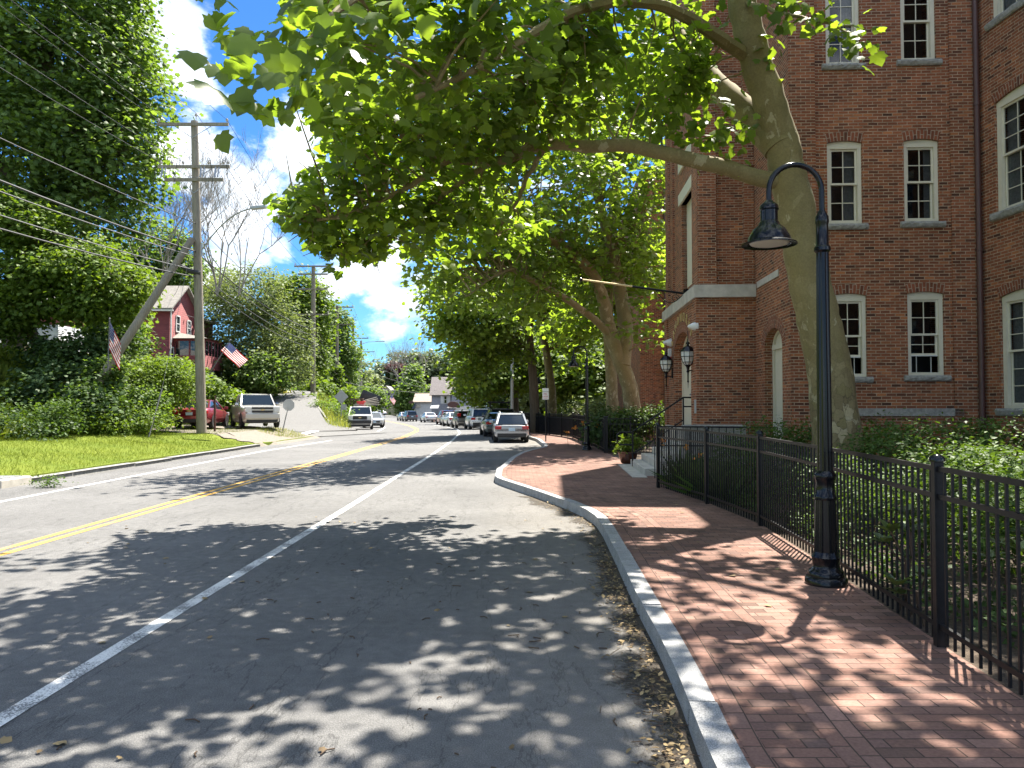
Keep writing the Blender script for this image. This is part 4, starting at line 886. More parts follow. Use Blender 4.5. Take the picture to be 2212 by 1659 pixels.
def p1x(t, base, top):
    mb = MB(tuple(base)); mb.tube([(top.x + .12, 35.5, top.z - .4), (top.x + .12, 35.5, top.z + .12)], .015, 5); insulator(mb, (top.x + .12, 35.5, top.z + .2)); mb.build('top_insulator', M['porcelain'], t, smooth=True)
    a = at(436, 540, 35.4); b = at(545, 450, 34.0); pts = [a]
    for q in np.linspace(.1, 1, 9): pts.append(Vector((a.x + (b.x - a.x) * q, a.y + (b.y - a.y) * q, a.z + (b.z - a.z) * (1 - (1 - q) ** 2))))
    mb = MB(tuple(base)); mb.tube(pts, .03, 6); mb.bar(a - Vector((0, 0, .3)), a + Vector((0, 0, .3)), .08, .05); ar = mb.build('lamp_arm', M['metal_grey'], t, smooth=True)
    mb = MB(tuple(base)); b2 = b + Vector((.7, -.2, .02)); mb.bar(b - Vector((.05, 0, 0)), b2, .24, .12); mb.lathe([(.03, .05), (.04, .14), (0, .15)], b.lerp(b2, .8), 8); mb.build('lamp_head', M['alu'], ar, bevel=.03)
    c1, c2 = zarm(365, 35.6), zarm(391, 35.6)
    for k in (-.82, .3, .72):                                   # cut-outs hung between the two lower arms
        mb = MB(tuple(base)); x = top.x + 1.6 * k; mb.tube([(x, 35.25, c1 - .02), (x, 35.15, c2 + .05)], .035, 6); mb.tube([(x + .16, 35.25, c1 - .02), (x + .14, 35.15, c2 + .05)], .025, 6); mb.build('fuse_cutout', M['metal_grey'], t)
    for k in (-.9, -.3, .45, .9):
        mb = MB(tuple(base)); x = top.x + 1.6 * k; P = [(x + .5 * q * (1 if k > 0 else -1) * .6, 35.3, c1 + .25 + .35 * math.sin(math.pi * q) - 1.1 * q * q) for q in np.linspace(0, 1, 10)]; mb.tube(P, .012, 4); mb.build('jumper_wire', M['wire'], t)
upole(P1b, P1t, 'tall weathered utility pole in the lawn with two lower crossarms and a street light arm', [(zarm(272, 35.6), 1.66, (-.96, .96)), (zarm(363, 35.6), 1.66, (-.92, -.62, -.3, .42, .82, .96)), (zarm(391, 35.6), 1.36, None)], .23, .16, extra=p1x)
def pole_far(px, ptop, Y, lab, arms, pyb=None, r=.2, lamp_=False):
    top = at(px, ptop, Y); z = hl(top.x, Y) if pyb is None else at(px, pyb, Y).z - .6; b = Vector((top.x + .05, Y, z))
    def ex(t, base, top_):
        if lamp_:
            a = at(px, lamp_, Y); mb = MB(tuple(base)); mb.tube([a, a + Vector((1.6, -.3, .5)), a + Vector((3.4, -.5, .6))], .05, 5); ar = mb.build('lamp_arm', M['metal_grey'], t); mb = MB(tuple(base)); mb.bar(a + Vector((3.2, -.5, .6)), a + Vector((5.2, -.6, .6)), .3, .16); mb.build('lamp_head', M['alu'], ar)
    return upole(b, top, lab, arms, r, r * .75, extra=ex), top
p2, P2t = pole_far(677, 574, 72, 'utility pole on the grassy bank with three stacked crossarms', [(zarm(576, 72), 1.75, (-.95,)), (zarm(593, 72), 1.4, None), (zarm(625, 72), 1.4, (.4, .95)), (zarm(680, 72), 1.5, (-.95, .95))], r=.24)
p3, P3t = pole_far(728, 660, 102, 'ivy footed utility pole behind the diamond sign', [(zarm(664, 102), 2.2, (.2, .95)), (zarm(701, 102), 2.0, (-.7, .1))], r=.25)
p4, P4t = pole_far(763, 690, 128, 'plain utility pole with one low crossarm above the loaded pickup', [(zarm(731, 128), 2.6, (-.95, .4, .95))], r=.27)
p5, P5t = pole_far(780, 736, 165, 'far utility pole with a small street light, last but one along the road', [(zarm(760, 165), 3.0, (.95,))], r=.3, lamp_=744)
p6, P6t = pole_far(775, 785, 185, 'short far utility pole directly behind the last crossarm pole', [], r=.3, lamp_=787)
# leaning push brace
a = at(238, 788, 33.0); b = at(415, 516, 35.3); a2 = a + (a - b) * .18; t = thing('brace_pole', 'thick leaning timber brace propped against the large utility pole', 'brace pole', tuple(a2)); mb = MB(tuple(a2)); mb.tube([a2, a, b], [.2, .195, .16], 12); mb.build('timber', M['wood_pole'], t, smooth=True)
mb = MB(tuple(a2)); c = at(385, 570, 35.2); d_ = at(433, 590, 35.5); mb.tube([c, c.lerp(d_, .5) + Vector((0, 0, -.12)), d_], [.05, .13, .1], 8); mb.build('cable_clamp', M['plastic'], t, smooth=True)
# ---------------------------------------------------------------- wires
def wire(pts, label, r=.01, sag=.02, mat='wire', grp='overhead wires strung along the street'):
    P = []
    for a, b in zip(pts[:-1], pts[1:]):
        L = (b - a).length; n = 14
        for k in range(n): q = k / n; P.append(a.lerp(b, q) - Vector((0, 0, 4 * sag * L * q * (1 - q))))
    P.append(pts[-1]); mb = MB(tuple(pts[0])); mb.tube(P, r, 4, cap=False); return tag(mb.build('overhead_wire', M[mat]), label, 'wire', grp)
dv = Vector; P0t = dv((P1t.x + .7, -6, P1t.z + .2))
def atz(P, py, Y, dx): return dv((P.x + dx, Y - .2, zarm(py, Y) + .2))
Q = lambda dx, dz, dy=0: P0t + dv((dx, dy, dz))
wire([Q(.12, .3), P1t + dv((.12, -.1, .35)), P2t + dv((0, 0, .2)), P3t + dv((.3, -.2, .3))], 'single top wire over the pole tips, highest of all', .011)
wire([Q(-1.6, 0), dv((P1t.x - 1.59, 35.4, zarm(268, 35.6) + .12)), P2t + dv((-1.6, -.2, .2)), P3t + dv((-2, -.2, .2))], 'wire on the left tip of the highest crossarms', .011)
wire([Q(1.6, 0), dv((P1t.x + 1.6, 35.4, zarm(268, 35.6) + .12)), P2t + dv((1.7, -.2, .2)), P3t + dv((2.1, -.2, .2)), dv((P4t.x + 2.4, 127.8, zarm(731, 128) + .2))], 'wire on the right tip of the highest crossarms', .011)
z2 = zarm(361, 35.6) + .2
for k, lab in ((-.92, 'left end'), (-.3, 'second place'), (.94, 'right end')):
    wire([Q(1.6 * k, -2.2), dv((P1t.x + 1.66 * k, 35.35, z2))], 'feeder wire from the %s of the middle crossarm running down over the big maple' % lab, .012, mat='wire')
wire([dv((P1t.x + 1.5, 35.4, z2 - .1)), P2t + dv((1.3, -.2, -2.1)), P3t + dv((1.6, -.2, -2.6)), P4t + dv((2.3, -.2, -3)), dv((at(960, 745, 150).x, 150, at(960, 745, 150).z))], 'wire from the lower crossarm crossing the blue sky low over the far street', .014)
for k, (py, dz, r, mat, lab) in enumerate(((485, -6.0, .02, 'wire', 'twisted pair of service cables above the communication cables'), (545, -7.0, .035, 'wire', 'thick black communication cable, uppermost of the low bundle'), (556, -7.45, .02, 'wire_pale', 'thin pale communication cable under the thick black one'), (585, -8.2, .02, 'wire_pale', 'pale communication cable at the clamp of the leaning brace'), (600, -8.7, .026, 'wire', 'lowest black communication cable on the poles'))):
    z = zarm(py, 35.6); f = lambda Pt, Y, k_: dv((Pt.x + .22, Y - .1, (zarm((700, 770, 812)[k_] + 13 * k, Y))))
    wire([Q(.1, dz), dv((P1t.x + .2, 35.35, z)), f(P2t, 72, 0), f(P3t, 102, 1), f(P4t, 128, 2)], lab, r, .016, mat)
wire([P4t + dv((.2, 0, -6.5)), at(930, 832, 141)], 'pale service line dropping to the grey house roof, upper one', .02, .02, 'wire_pale'); wire([P4t + dv((.2, 0, -8)), at(985, 852, 140)], 'pale service line dropping to the grey house wall, lower one', .02, .02, 'wire_pale'); wire([P3t + dv((.2, 0, -10)), at(1000, 846, 139)], 'long pale cable crossing the street toward the trees', .022, .02, 'wire_pale'); wire([P5t + dv((.2, 0, -5)), at(1060, 800, 150)], 'thin dark line over the far treetops to the right', .02, .015)
wire([P2t + dv((.2, 0, -7)), dv((-26.4, 62, 9.2))], 'service line from the bank pole to the red house gable', .012, .02, 'wire_pale'); wire([P1t + dv((-.1, 0, -5.6)), dv((-27, 61, 10.6))], 'service line from the large pole down to the red house', .012, .02)
t = thing('utility_pole', 'slim pale metal pole rising behind the silver hatchback', 'utility pole', (0, 62, 0)); b = at(1106, 905, 62); t.location = b; mb = MB(tuple(b)); mb.tube([b - dv((0, 0, .8)), dv((b.x, 62, zarm(770, 62)))], .13, 10); mb.build('shaft', M['alu'], t, smooth=True)

# ---------------------------------------------------------------- flags
def flag(name, lab, hoist_top, fly, hoist, parent_loc, pole_pts, pr=.025, droop=0):
    """fly and hoist are vectors of the cloth; stripes, canton and stars are separate faces"""
    t = thing('flag', lab, 'flag', tuple(parent_loc)); mb = MB(tuple(parent_loc)); mb.tube(pole_pts, pr, 8); mb.lathe([(0, -.04), (.04, 0), (0, .04)], pole_pts[-1], 8); mb.build('pole', M['wire_pale'], t, smooth=True)
    mb = MB(tuple(parent_loc)); nx, ny = 20, 13; n = fly.cross(hoist).normalized()
    def P(i, j): q = i / nx; return hoist_top + fly * q + hoist * (j / ny) + n * (.06 * math.sin(q * 7 + j * .22) * q) - dv((0, 0, droop * q * q))
    for j in range(ny):
        for i in range(nx):
            m = 2 if (i < 8 and j < 7) else (0 if j % 2 == 0 else 1); mb.face([P(i, j), P(i + 1, j), P(i + 1, j + 1), P(i, j + 1)], m)
    for r in range(9):
        for c in range(6 if r % 2 == 0 else 5):
            u = (.5 + (c + (0 if r % 2 == 0 else .5)) * 1.3) ; v = .5 + r * .72
            for sgn in (-1, 1):
                f = lambda a, b: P(a, b) + n * .006 * sgn
                mb.face([f(u - .28, v), f(u, v - .25), f(u + .28, v), f(u, v + .25)], 1)
    mb.build('cloth', [M['flag_red'], M['flag_white'], M['flag_blue']], t, smooth=False)
b0 = at(452, 808, 35.2); e0 = at(498, 734, 34.6); flag('flag', 'striped flag flying from a short slanted pole on the large utility pole', at(495, 739, 34.64), at(535, 777, 34.7) - at(495, 739, 34.64) , at(477, 757, 34.7) - at(495, 739, 34.64), b0, [b0, e0])
b0 = at(233, 800, 31.5); e0 = at(237, 688, 31.5); flag('flag', 'drooping striped flag on a white pole left of the leaning brace', at(237, 693, 31.5), at(252, 742, 31.5) - at(237, 693, 31.5) + dv((.05, .25, 0)), at(234, 756, 31.5) - at(237, 693, 31.5) + dv((0, 0, .1)), b0, [b0, e0])
b0 = at(840, 868, 135); e0 = at(845, 851, 135); flag('flag', 'small far striped flag above the load of the white pickup', at(845, 852, 135), at(855, 866, 135) - at(845, 852, 135), at(841, 861, 135) - at(845, 852, 135), b0, [b0, e0], .06)

# ---------------------------------------------------------------- houses
def gable_house(name, lab, cat, x0, x1, y0, y1, zb, ze, zrdg, axis, wall, roof, wins=(), ov=.3, loc=None):
    off = (x0, y0, zb); t = thing(name, lab, cat, off); mb = MB(off)
    C = [(x0, y0), (x1, y0), (x1, y1), (x0, y1)]
    for (a, b), (c, d) in zip(C, C[1:] + C[:1]): mb.face([(a, b, zb - 1), (c, d, zb - 1), (c, d, ze), (a, b, ze)])
    if axis == 'x':
        ym = (y0 + y1) / 2; mb.face([(x1, y0, ze), (x1, y1, ze), (x1, ym, zrdg)]); mb.face([(x0, y1, ze), (x0, y0, ze), (x0, ym, zrdg)])
    else:
        xm = (x0 + x1) / 2; mb.face([(x0, y0, ze), (x1, y0, ze), (xm, y0, zrdg)]); mb.face([(x1, y1, ze), (x0, y1, ze), (xm, y1, zrdg)])
    mb.build('wall', M[wall], t)
    mb = MB(off); th = .14
    if axis == 'x':
        s = (zrdg - ze) / (ym - y0)
        for sg, ye in ((1, y0), (-1, y1)):
            a = [(x0 - ov, ye - sg * ov, ze - ov * s), (x1 + ov, ye - sg * ov, ze - ov * s), (x1 + ov, ym, zrdg), (x0 - ov, ym, zrdg)]; b = [(p[0], p[1], p[2] + th) for p in a]
            mb.mesh(a + b, [(0, 3, 2, 1), (4, 5, 6, 7), (0, 1, 5, 4), (1, 2, 6, 5), (2, 3, 7, 6), (3, 0, 4, 7)])
    else:
        s = (zrdg - ze) / (xm - x0)
        for sg, xe in ((1, x0), (-1, x1)):
            a = [(xe - sg * ov, y0 - ov, ze - ov * s), (xe - sg * ov, y1 + ov, ze - ov * s), (xm, y1 + ov, zrdg), (xm, y0 - ov, zrdg)]; b = [(p[0], p[1], p[2] + th) for p in a]
            mb.mesh(a + b, [(0, 3, 2, 1), (4, 5, 6, 7), (0, 1, 5, 4), (1, 2, 6, 5), (2, 3, 7, 6), (3, 0, 4, 7)])
    mb.build('roof', M[roof], t)
    for w in wins: hwin(t, off, *w)
    return t, off
def hwin(t, off, P, d, w, h, mat='white_paint', shutters=False):
    P = dv(P); d = dv(d).normalized(); n = dv((d.y, -d.x, 0)); mb = MB(off); F = Fr(P, d)
    for a, b, c, e in ((0, .1, 0, h), (w - .1, w, 0, h), (.1, w - .1, 0, .1), (.1, w - .1, h - .1, h), (.1, w - .1, h / 2 - .03, h / 2 + .03)): F.box(mb, a, b, c, e, .0, .06)
    W_ = mb.build('window', M[mat], t); mb = MB(off); F.box(mb, .08, w - .08, .08, h - .08, .0, .025); mb.build('pane', M['car_glass'], W_)
    if shutters:
        mb = MB(off); F.box(mb, -.55, -.05, 0, h, 0, .05); F.box(mb, w + .05, w + .55, 0, h, 0, .05); mb.build('shutters', M['white_paint'], W_)
zh = .15
RH, off = gable_house('red_house', 'dark red clapboard house with a glazed porch on the hillside behind the large pole', 'house', -38, -26.8, 60, 65.4, 4.3, 9.6, 11.55, 'x', 'red_siding', 'shingle', [((-26.8, 61.1, 7.75), (0, 1, 0), .75, 1.35), ((-26.8, 63.2, 7.6), (0, 1, 0), .75, 1.35), ((-26.8, 60.15, 5.3), (0, 1, 0), .6, 1.2), ((-29.2, 60, 5.6), (1, 0, 0), .8, 1.4)], .35)
mb = MB(off); mb.box(-36, -26.9, 65.42, 69, 3.3, 9.2); mb.build('rear_wing', M['red_siding'], RH); mb = MB(off); mb.box(-36.2, -26.5, 65.4, 69.2, 9.2, 9.4); mb.build('rear_roof', M['shingle'], RH)
mb = MB(off); mb.tube([(-26.72, 60.08, 4.4), (-26.72, 60.08, 9.4)], .06, 6); mb.bar((-26.4, 59.7, 9.3), (-38, 59.7, 9.3), .12, .12); mb.build('gutter', M['white_paint'], RH)
# porch
px0, px1, py0, py1 = -26.8, -24.3, 60.8, 64.8
mb = MB(off); mb.box(px0 + .01, px1, py0, py1, 4.75, 5.85); mb.box(px0 + .01, px1, py0, py1, 7.0, 7.2)
for x in (px0 + .1, -25.55, px1 - .06): mb.box(x - .06, x + .06, py0 + .002, py0 + .1, 5.85, 7.0)
for i in range(7): y = py0 + .06 + (py1 - py0 - .12) * i / 6; mb.box(px1 - .1, px1 - .002, y - .05, y + .05, 5.85, 7.0)
PO = mb.build('porch', M['red_siding'], RH)
mb = MB(off); mb.box(px0 + .05, px1 - .04, py0 + .04, py0 + .06, 5.85, 7.0); mb.box(px1 - .06, px1 - .04, py0 + .06, py1, 5.85, 7.0); mb.build('glazing', M['glass'], PO)
mb = MB(off); mb.mesh([(px0, py0 - .3, 7.2), (px1 + .3, py0 - .3, 7.2), (px1 + .3, py1 + .3, 7.2), (px0, py1 + .3, 7.2), (px0, py0 + .9, 7.75), (px0, py1 - .4, 7.75)], [(0, 1, 4), (1, 2, 5, 4), (2, 3, 5), (0, 3, 2, 1)]); mb.build('porch_roof', M['shingle'], PO)
mb = MB(off)
for x, y in ((px1 - .15, py0 + .2), (px1 - .15, py1 - .2), (px1 - .15, 62.8)): mb.tube([(x, y, 1.0), (x, y, 4.75)], .09, 8)
mb.build('posts', M['metal_grey'], PO)
t = thing('white_house', 'white railed porch of a house half hidden behind the big maple trunk', 'house', (-31, 46, 3.8)); o_ = tuple(t.location)
mb = MB(o_); c = at(118, 765, 47); mb.box(c.x - 7, c.x + .2, 47, 54, 1, c.z + 1.8); mb.build('wall', M['white_siding'], t)
mb = MB(o_); mb.box(c.x - 7, c.x + .3, 45.6, 47, c.z - .2, c.z); mb.bar((c.x - 7, 45.65, c.z + 1), (c.x + .3, 45.65, c.z + 1), .08, .08)
for i in range(44): mb.bar((c.x - 6.9 + i * .165, 45.65, c.z), (c.x - 6.9 + i * .165, 45.65, c.z + 1), .04, .04)
mb.build('porch', M['white_paint'], t)
# far street fronts
zg = zr(140)
a = at(944, 878, 140); b_ = at(976, 851, 140); c = at(991, 818, 140)
gx0, gx1 = a.x - 1.0, at(996, 851, 140).x
GH, off = gable_house('grey_house', 'lavender grey house with white shutters on the far right side of the street', 'house', gx0, gx1, 140, 147, zg, b_.z, c.z + .3, 'x', 'grey_siding', 'shingle_grey', [((at(958.5, 870, 140).x, 140, at(958, 872, 140).z), (1, 0, 0), .62, 1.45, 'white_paint', True)], .35)
mb = MB(off); x0, x1 = at(976, 880, 138).x, at(1046, 880, 138).x; zt = at(980, 838, 138).z; mb.box(x0, x1, 138, 139.9, zg, zt); w_ = mb.build('side_wing', M['grey_siding'], GH); mb = MB(off); mb.mesh([(x0 - .3, 137.6, zt), (x1, 137.6, zt), (x1, 142, zt + 1.9), (x0 + 1.5, 142, zt + 1.9)], [(0, 1, 2, 3)]); mb.build('wing_roof', M['shingle_tan'], w_)
for px in (980, 984.5, 989): hwin(GH, off, (at(px, 855, 138).x, 138, at(px, 856, 138).z), (1, 0, 0), .3, 1.3, 'metal_grey')
mb = MB(off); mb.box(at(984, 880, 137).x, at(1062, 880, 137).x, 137, 137.8, zg, at(1000, 877, 137).z); mb.build('white_front', M['white_paint'], GH)
mb = MB(off); xa, xb = at(966, 880, 136).x, at(985, 880, 136).x; za = at(970, 880, 137).z; mb.mesh([(xa, 137, za + .55), (xb, 137, za + .7), (xb, 135.6, za - .1), (xa, 135.6, za - .1)], [(0, 1, 2, 3)]); mb.build('awning', M['plastic'], GH)
mb = MB(off); xa, xb = at(928, 884, 136).x, at(946, 884, 136).x; mb.mesh([(xa, 139, za + .4), (xb, 139, za + .5), (xb, 136.6, za - .15), (xa, 136.6, za - .15)], [(0, 1, 2, 3)]); mb.build('awning', M['metal_grey'], GH)
c = at(979, 874, 134); t = thing('hanging_sign', 'dark oval shop sign hanging over the pavement by the grey house', 'sign', tuple(c)); mb = MB(tuple(c)); mb.lathe([(0, -.05), (.98, -.05), (1, 0), (.98, .05), (0, .05)], c, 24, axis='y'); mb.v = [(x, y, c.z + (z - c.z) * .55) for x, y, z in mb.v]; mb.build('board', M['downpipe'], t); mb = MB(tuple(c)); mb.tube([c + dv((-.6, .1, 0)), c + dv((-.6, .1, -3.6))], .07, 6); mb.build('post', M['downpipe'], t)
GA, off = gable_house('white_garage', 'small white gabled shop with a tan roof left of the grey house', 'shop', at(895, 880, 150).x, at(934, 880, 150).x, 150, 157, zr(150), at(910, 868, 150).z, at(910, 853, 150).z + .2, 'x', 'white_siding', 'shingle_tan', [], .3)
c = at(905, 877, 149.8); mb = MB(off); mb.box(at(898.5, 880, 149.9).x, at(909, 880, 149.9).x, 149.9, 149.98, at(900, 880.5, 149.9).z, at(900, 874, 149.9).z); mb.build('shop_sign', M['concrete'], GA)
mb = MB(off); xa, xb = at(888, 880, 149).x, at(897, 880, 149).x; mb.mesh([(xa, 150, c.z - .5), (xb, 150, c.z + .9), (xb, 149, c.z - .5), (xa, 149, c.z - .55)], [(0, 1, 2, 3)]); mb.build('awning', M['plastic'], GA)
c = at(888, 869, 148); t = thing('hanging_sign', 'small brown oval sign hanging from a bracket by the white shop', 'sign', tuple(c)); mb = MB(tuple(c)); mb.lathe([(0, -.05), (.5, -.05), (.5, .05), (0, .05)], c, 16, axis='y'); mb.v = [(x, y, c.z + (z - c.z) * .6) for x, y, z in mb.v]; mb.build('board', M['downpipe'], t); mb = MB(tuple(c)); mb.bar(c + dv((-.6, 0, 1.1)), c + dv((.9, 0, 1.1)), .06, .06); mb.bar(c + dv((0, 0, .3)), c + dv((0, 0, 1.1)), .03, .03); mb.build('bracket', M['black_metal'], t)
y2 = 225; zg2 = zr(y2)
YH, off = gable_house('yellow_house', 'pale yellow two storey house with a dark gambrel roof at the bend of the road', 'house', at(822, 880, y2).x, at(846, 880, y2).x, y2, y2 + 9, zg2, at(830, 846, y2).z, at(830, 834, y2).z, 'y', 'yellow_siding', 'shingle', [((at(px, 860, y2).x, y2, at(px, py, y2).z), (1, 0, 0), .7, 1.7, 'metal_grey') for px in (825, 831, 837.5) for py in (861, 882)], .3)
mb = MB(off); mb.box(at(846, 880, y2).x, at(862, 880, y2).x, y2 - 1.5, y2 + 7, zg2, at(850, 864, y2).z); mb.build('shop_front', M['yellow_siding'], YH); mb = MB(off); xa, xb = at(844, 850, y2).x, at(860, 850, y2).x; mb.mesh([(xa, y2 - 1.6, at(850, 863, y2).z), (xb, y2 - 1.6, at(850, 863, y2).z), (xb - .3, y2, at(850, 842, y2).z), (xa + .4, y2, at(850, 842, y2).z), (xa, y2 + 8, at(850, 842, y2).z), (xb, y2 + 8, at(850, 842, y2).z)], [(0, 1, 2, 3), (3, 2, 5, 4), (1, 5, 2), (0, 3, 4)]); mb.build('gambrel_roof', M['shingle_dark'], YH)
t = thing('long_house', 'long low pale building right of the yellow house behind the dark car', 'building', (at(862, 880, 215).x, 215, zg2)); off = tuple(t.location); mb = MB(off); mb.box(at(861, 880, 215).x, at(882, 880, 215).x, 215, 224, zg2, at(870, 866, 215).z); mb.build('wall', M['white_siding'], t); mb = MB(off); mb.box(at(861, 880, 215).x - .3, at(882, 880, 215).x + .3, 214.7, 224.3, at(870, 866, 215).z, at(870, 865, 215).z + .1); mb.build('roof', M['shingle_grey'], t)
for px in (864, 869, 875): hwin(t, off, (at(px, 880, 215).x, 215, at(px, 886, 215).z), (1, 0, 0), .7, 1.6, 'metal_grey')
t = thing('pale_house', 'pale grey flat roofed house behind the far utility poles', 'house', (at(770, 880, 200).x, 200, 0)); off = tuple(t.location); mb = MB(off); mb.box(at(769, 880, 200).x, at(802, 880, 200).x, 200, 210, zr(200), at(780, 850, 200).z); mb.build('wall', M['grey_siding'], t); mb = MB(off); mb.box(at(768, 880, 200).x, at(803, 880, 200).x, 199.6, 210.4, at(780, 850, 200).z, at(780, 846, 200).z); mb.build('roof', M['white_paint'], t)
for px in (774, 782, 790): hwin(t, off, (at(px, 870, 200).x, 200, at(px, 866, 200).z), (1, 0, 0), .8, 1.6)
# ---------------------------------------------------------------- vehicles
def wheels(root, L, W, r, wb):
    for sx in (-1, 1):
        for sy in (-1, 1):
            c = (sx * (W / 2 - .1), sy * wb / 2 + .05, r); mb = MB(); mb.lathe([(r * .62, -.1), (r * .92, -.11), (r, -.08), (r, .08), (r * .92, .11), (r * .62, .1)], c, 20, axis='x'); w = mb.build('wheel', M['tyre'], root, smooth=True)
            mb = MB(); x = sx; mb.lathe([(r * .64, .085 * x), (r * .58, .1 * x), (r * .5, .07 * x), (.06, .09 * x), (0, .1 * x)], c, 20, axis='x')
            mb.build('rim', M['rim'], w, smooth=True)
def loft(mb, rings, m=0, closed=True):
    n = len(rings[0]); b = len(mb.v)
    for r in rings: mb.v.extend([tuple(p) for p in r])
    for i in range(len(rings) - 1):
        for k in range(n if closed else n - 1):
            k2 = (k + 1) % n; mb.f.append((b + i * n + k, b + i * n + k2, b + (i + 1) * n + k2, b + (i + 1) * n + k)); mb.uv.append(None); mb.m.append(m)
    mb.f.append(tuple(b + k for k in range(n))[::-1]); mb.uv.append(None); mb.m.append(m); mb.f.append(tuple(b + (len(rings) - 1) * n + k for k in range(n))); mb.uv.append(None); mb.m.append(m)
KIND = {
 'hatch': dict(L=4.4, W=1.75, H=1.48, r=.32, wb=2.64, zb=.95, gb=(-2.08, 1.25), gt=(-1.55, .35), ins=(.75, .6), deck=None),
 'suv': dict(L=4.55, W=1.84, H=1.70, r=.36, wb=2.66, zb=1.08, gb=(-2.18, 1.15), gt=(-1.8, .45), ins=(.79, .66), deck=None),
 'box': dict(L=4.1, W=1.79, H=1.63, r=.33, wb=2.55, zb=1.02, gb=(-1.98, 1.2), gt=(-1.8, .55), ins=(.78, .7), deck=None),
 'sedan': dict(L=4.75, W=1.84, H=1.46, r=.33, wb=2.74, zb=.95, gb=(-1.75, 1.25), gt=(-.85, .35), ins=(.78, .58), deck=1.02),
 'pickup': dict(L=5.7, W=2.0, H=1.87, r=.39, wb=3.6, zb=1.22, gb=(-.75, 1.35), gt=(-.6, .65), ins=(.9, .76), deck=1.24),
}
def car(kind, label, col, loc, rz, group=None, black_bumper=False, emblem=None, cat='car', roof_rails=False, lower_dark=False, grille=True):
    k = KIND[kind]; L, W, H, zb = k['L'], k['W'], k['H'], k['zb']; root = thing({'pickup': 'pickup_truck'}.get(kind, 'parked_car'), label, cat, loc, rz, group); P = paint(col); h = L / 2
    hood = zb - (.03 if kind != 'pickup' else .0); nose = .62 if kind != 'pickup' else 1.0
    tail = k['deck'] or zb
    st = [(-h, .42, tail - .28, W / 2 - .16), (-h + .06, .32, tail - .1, W / 2 - .06), (-h + .3, .27, tail, W / 2 - .01), (-h * .45, .24, tail if k['deck'] else zb, W / 2), (0, .24, zb, W / 2), (k['gb'][1] - .1, .24, hood, W / 2), (h - .75, .25, hood - .08, W / 2 - .03), (h - .25, .28, hood - (.2 if kind != 'pickup' else .1), W / 2 - .08), (h - .05, .34, nose + .1, W / 2 - .16), (h, .42, nose, W / 2 - .24)]
    rings = []
    for y, z0, z1, hw in st:
        half = [(-hw * .86, z0), (-hw * .97, z0 + .1), (-hw, z0 + .28), (-hw * 1.0, z0 + (z1 - z0) * .62), (-hw * .965, z1 - .07), (-hw * .9, z1 - .01), (-hw * .5, z1 + .015)]
        rings.append([(x, y, z) for x, z in half] + [(-x, y, z) for x, z in half[::-1]])
    mb = MB(); loft(mb, rings); mb.build('body', P, root, smooth=True)
    if kind == 'pickup':
        mb = MB(); mb.box(-W / 2 + .14, W / 2 - .14, -h + .12, k['gb'][0] - .08, zb - .05, zb + .045); mb.build('bed_liner', M['plastic'], root)
    # cabin: glass block, then roof, pillars
    (b0, b1), (t0, t1), (wb_, wt) = k['gb'], k['gt'], k['ins']; z0 = zb - .03; G = [(-wb_, b0, z0), (wb_, b0, z0), (wb_, b1, z0 - .02), (-wb_, b1, z0 - .02)]; Tt = [(-wt, t0, H - .06), (wt, t0, H - .06), (wt, t1, H - .05), (-wt, t1, H - .05)]
    mb = MB(); mb.mesh(G + Tt, [(0, 1, 5, 4), (1, 2, 6, 5), (2, 3, 7, 6), (3, 0, 4, 7), (4, 5, 6, 7)]); mb.build('windows', M['car_glass'], root)
    mb = MB(); n = 8; RR = []
    for i in range(n + 1):
        q = i / n; y = t0 - .06 + (t1 - t0 + .1) * q; e = math.sin(math.pi * min(1, max(0, q))) ** .35; zt = H - .07 + .07 * e; hw = wt + .025
        RR.append([(-hw, y, H - .1), (-hw * .97, y, H - .05), (-hw * .75, y, zt - .01), (0, y, zt), (hw * .75, y, zt - .01), (hw * .97, y, H - .05), (hw, y, H - .1)])
    loft(mb, RR); mb.build('roof', P, root, smooth=True)
    mb = MB()
    lp = lambda a, b, q: tuple(a[i] + (b[i] - a[i]) * q for i in range(3))
    bars = [(G[i], Tt[i], .085 if i < 2 else .06, .07) for i in range(4)]
    for s0, s1, T0_, T1_ in ((G[0], G[3], Tt[0], Tt[3]), (G[1], G[2], Tt[1], Tt[2])):
        for q, w in ((.5, .06),) + (((.2, .1),) if kind in ('suv', 'hatch', 'box') else ()): bars.append((lp(s0, s1, q), lp(T0_, T1_, q), w, .04))
    for p0, p1, w, e in bars: mb = MB(); mb.bar(p0, p1, w, e, up=(0, 1, 0)); mb.build('pillar', P, root)
    wheels(root, L, W, k['r'], k['wb'])
    for sx in (-1, 1):
        for sy in (-1, 1):
            mb = MB(); yc = sy * k['wb'] / 2 + .05; rr = k['r'] + .05; x = sx * (W / 2 + .004); pts = [(x, yc + rr * math.cos(a), k['r'] + rr * math.sin(a)) for a in np.linspace(0, math.pi, 12)] + [(x, yc - rr, .3), (x, yc + rr, .3)]; mb.face(pts); mb.build('wheel_arch', M['plastic'], root)
    # lights, plate, bumpers
    for sx in (-1, 1):
        mb = MB(); th = .26 if kind in ('box', 'pickup') else .17; zc = tail - .2 if kind != 'box' else 1.2; mb.obox((sx * (W / 2 - .2), -h + .075, zc), (.15, -.0, 0), (sx * .02, .07, 0), (0, .02, th / 2)); mb.build('tail_light', M['tail'], root, bevel=.025)
        mb = MB(); zc = nose + .06 if kind != 'pickup' else 1.0; mb.obox((sx * (W / 2 - .27), h - .06, zc), (.16, 0, 0), (0, .07, 0), (0, 0, .09 if kind != 'pickup' else .14)); mb.build('head_light', M['head'], root, bevel=.025)
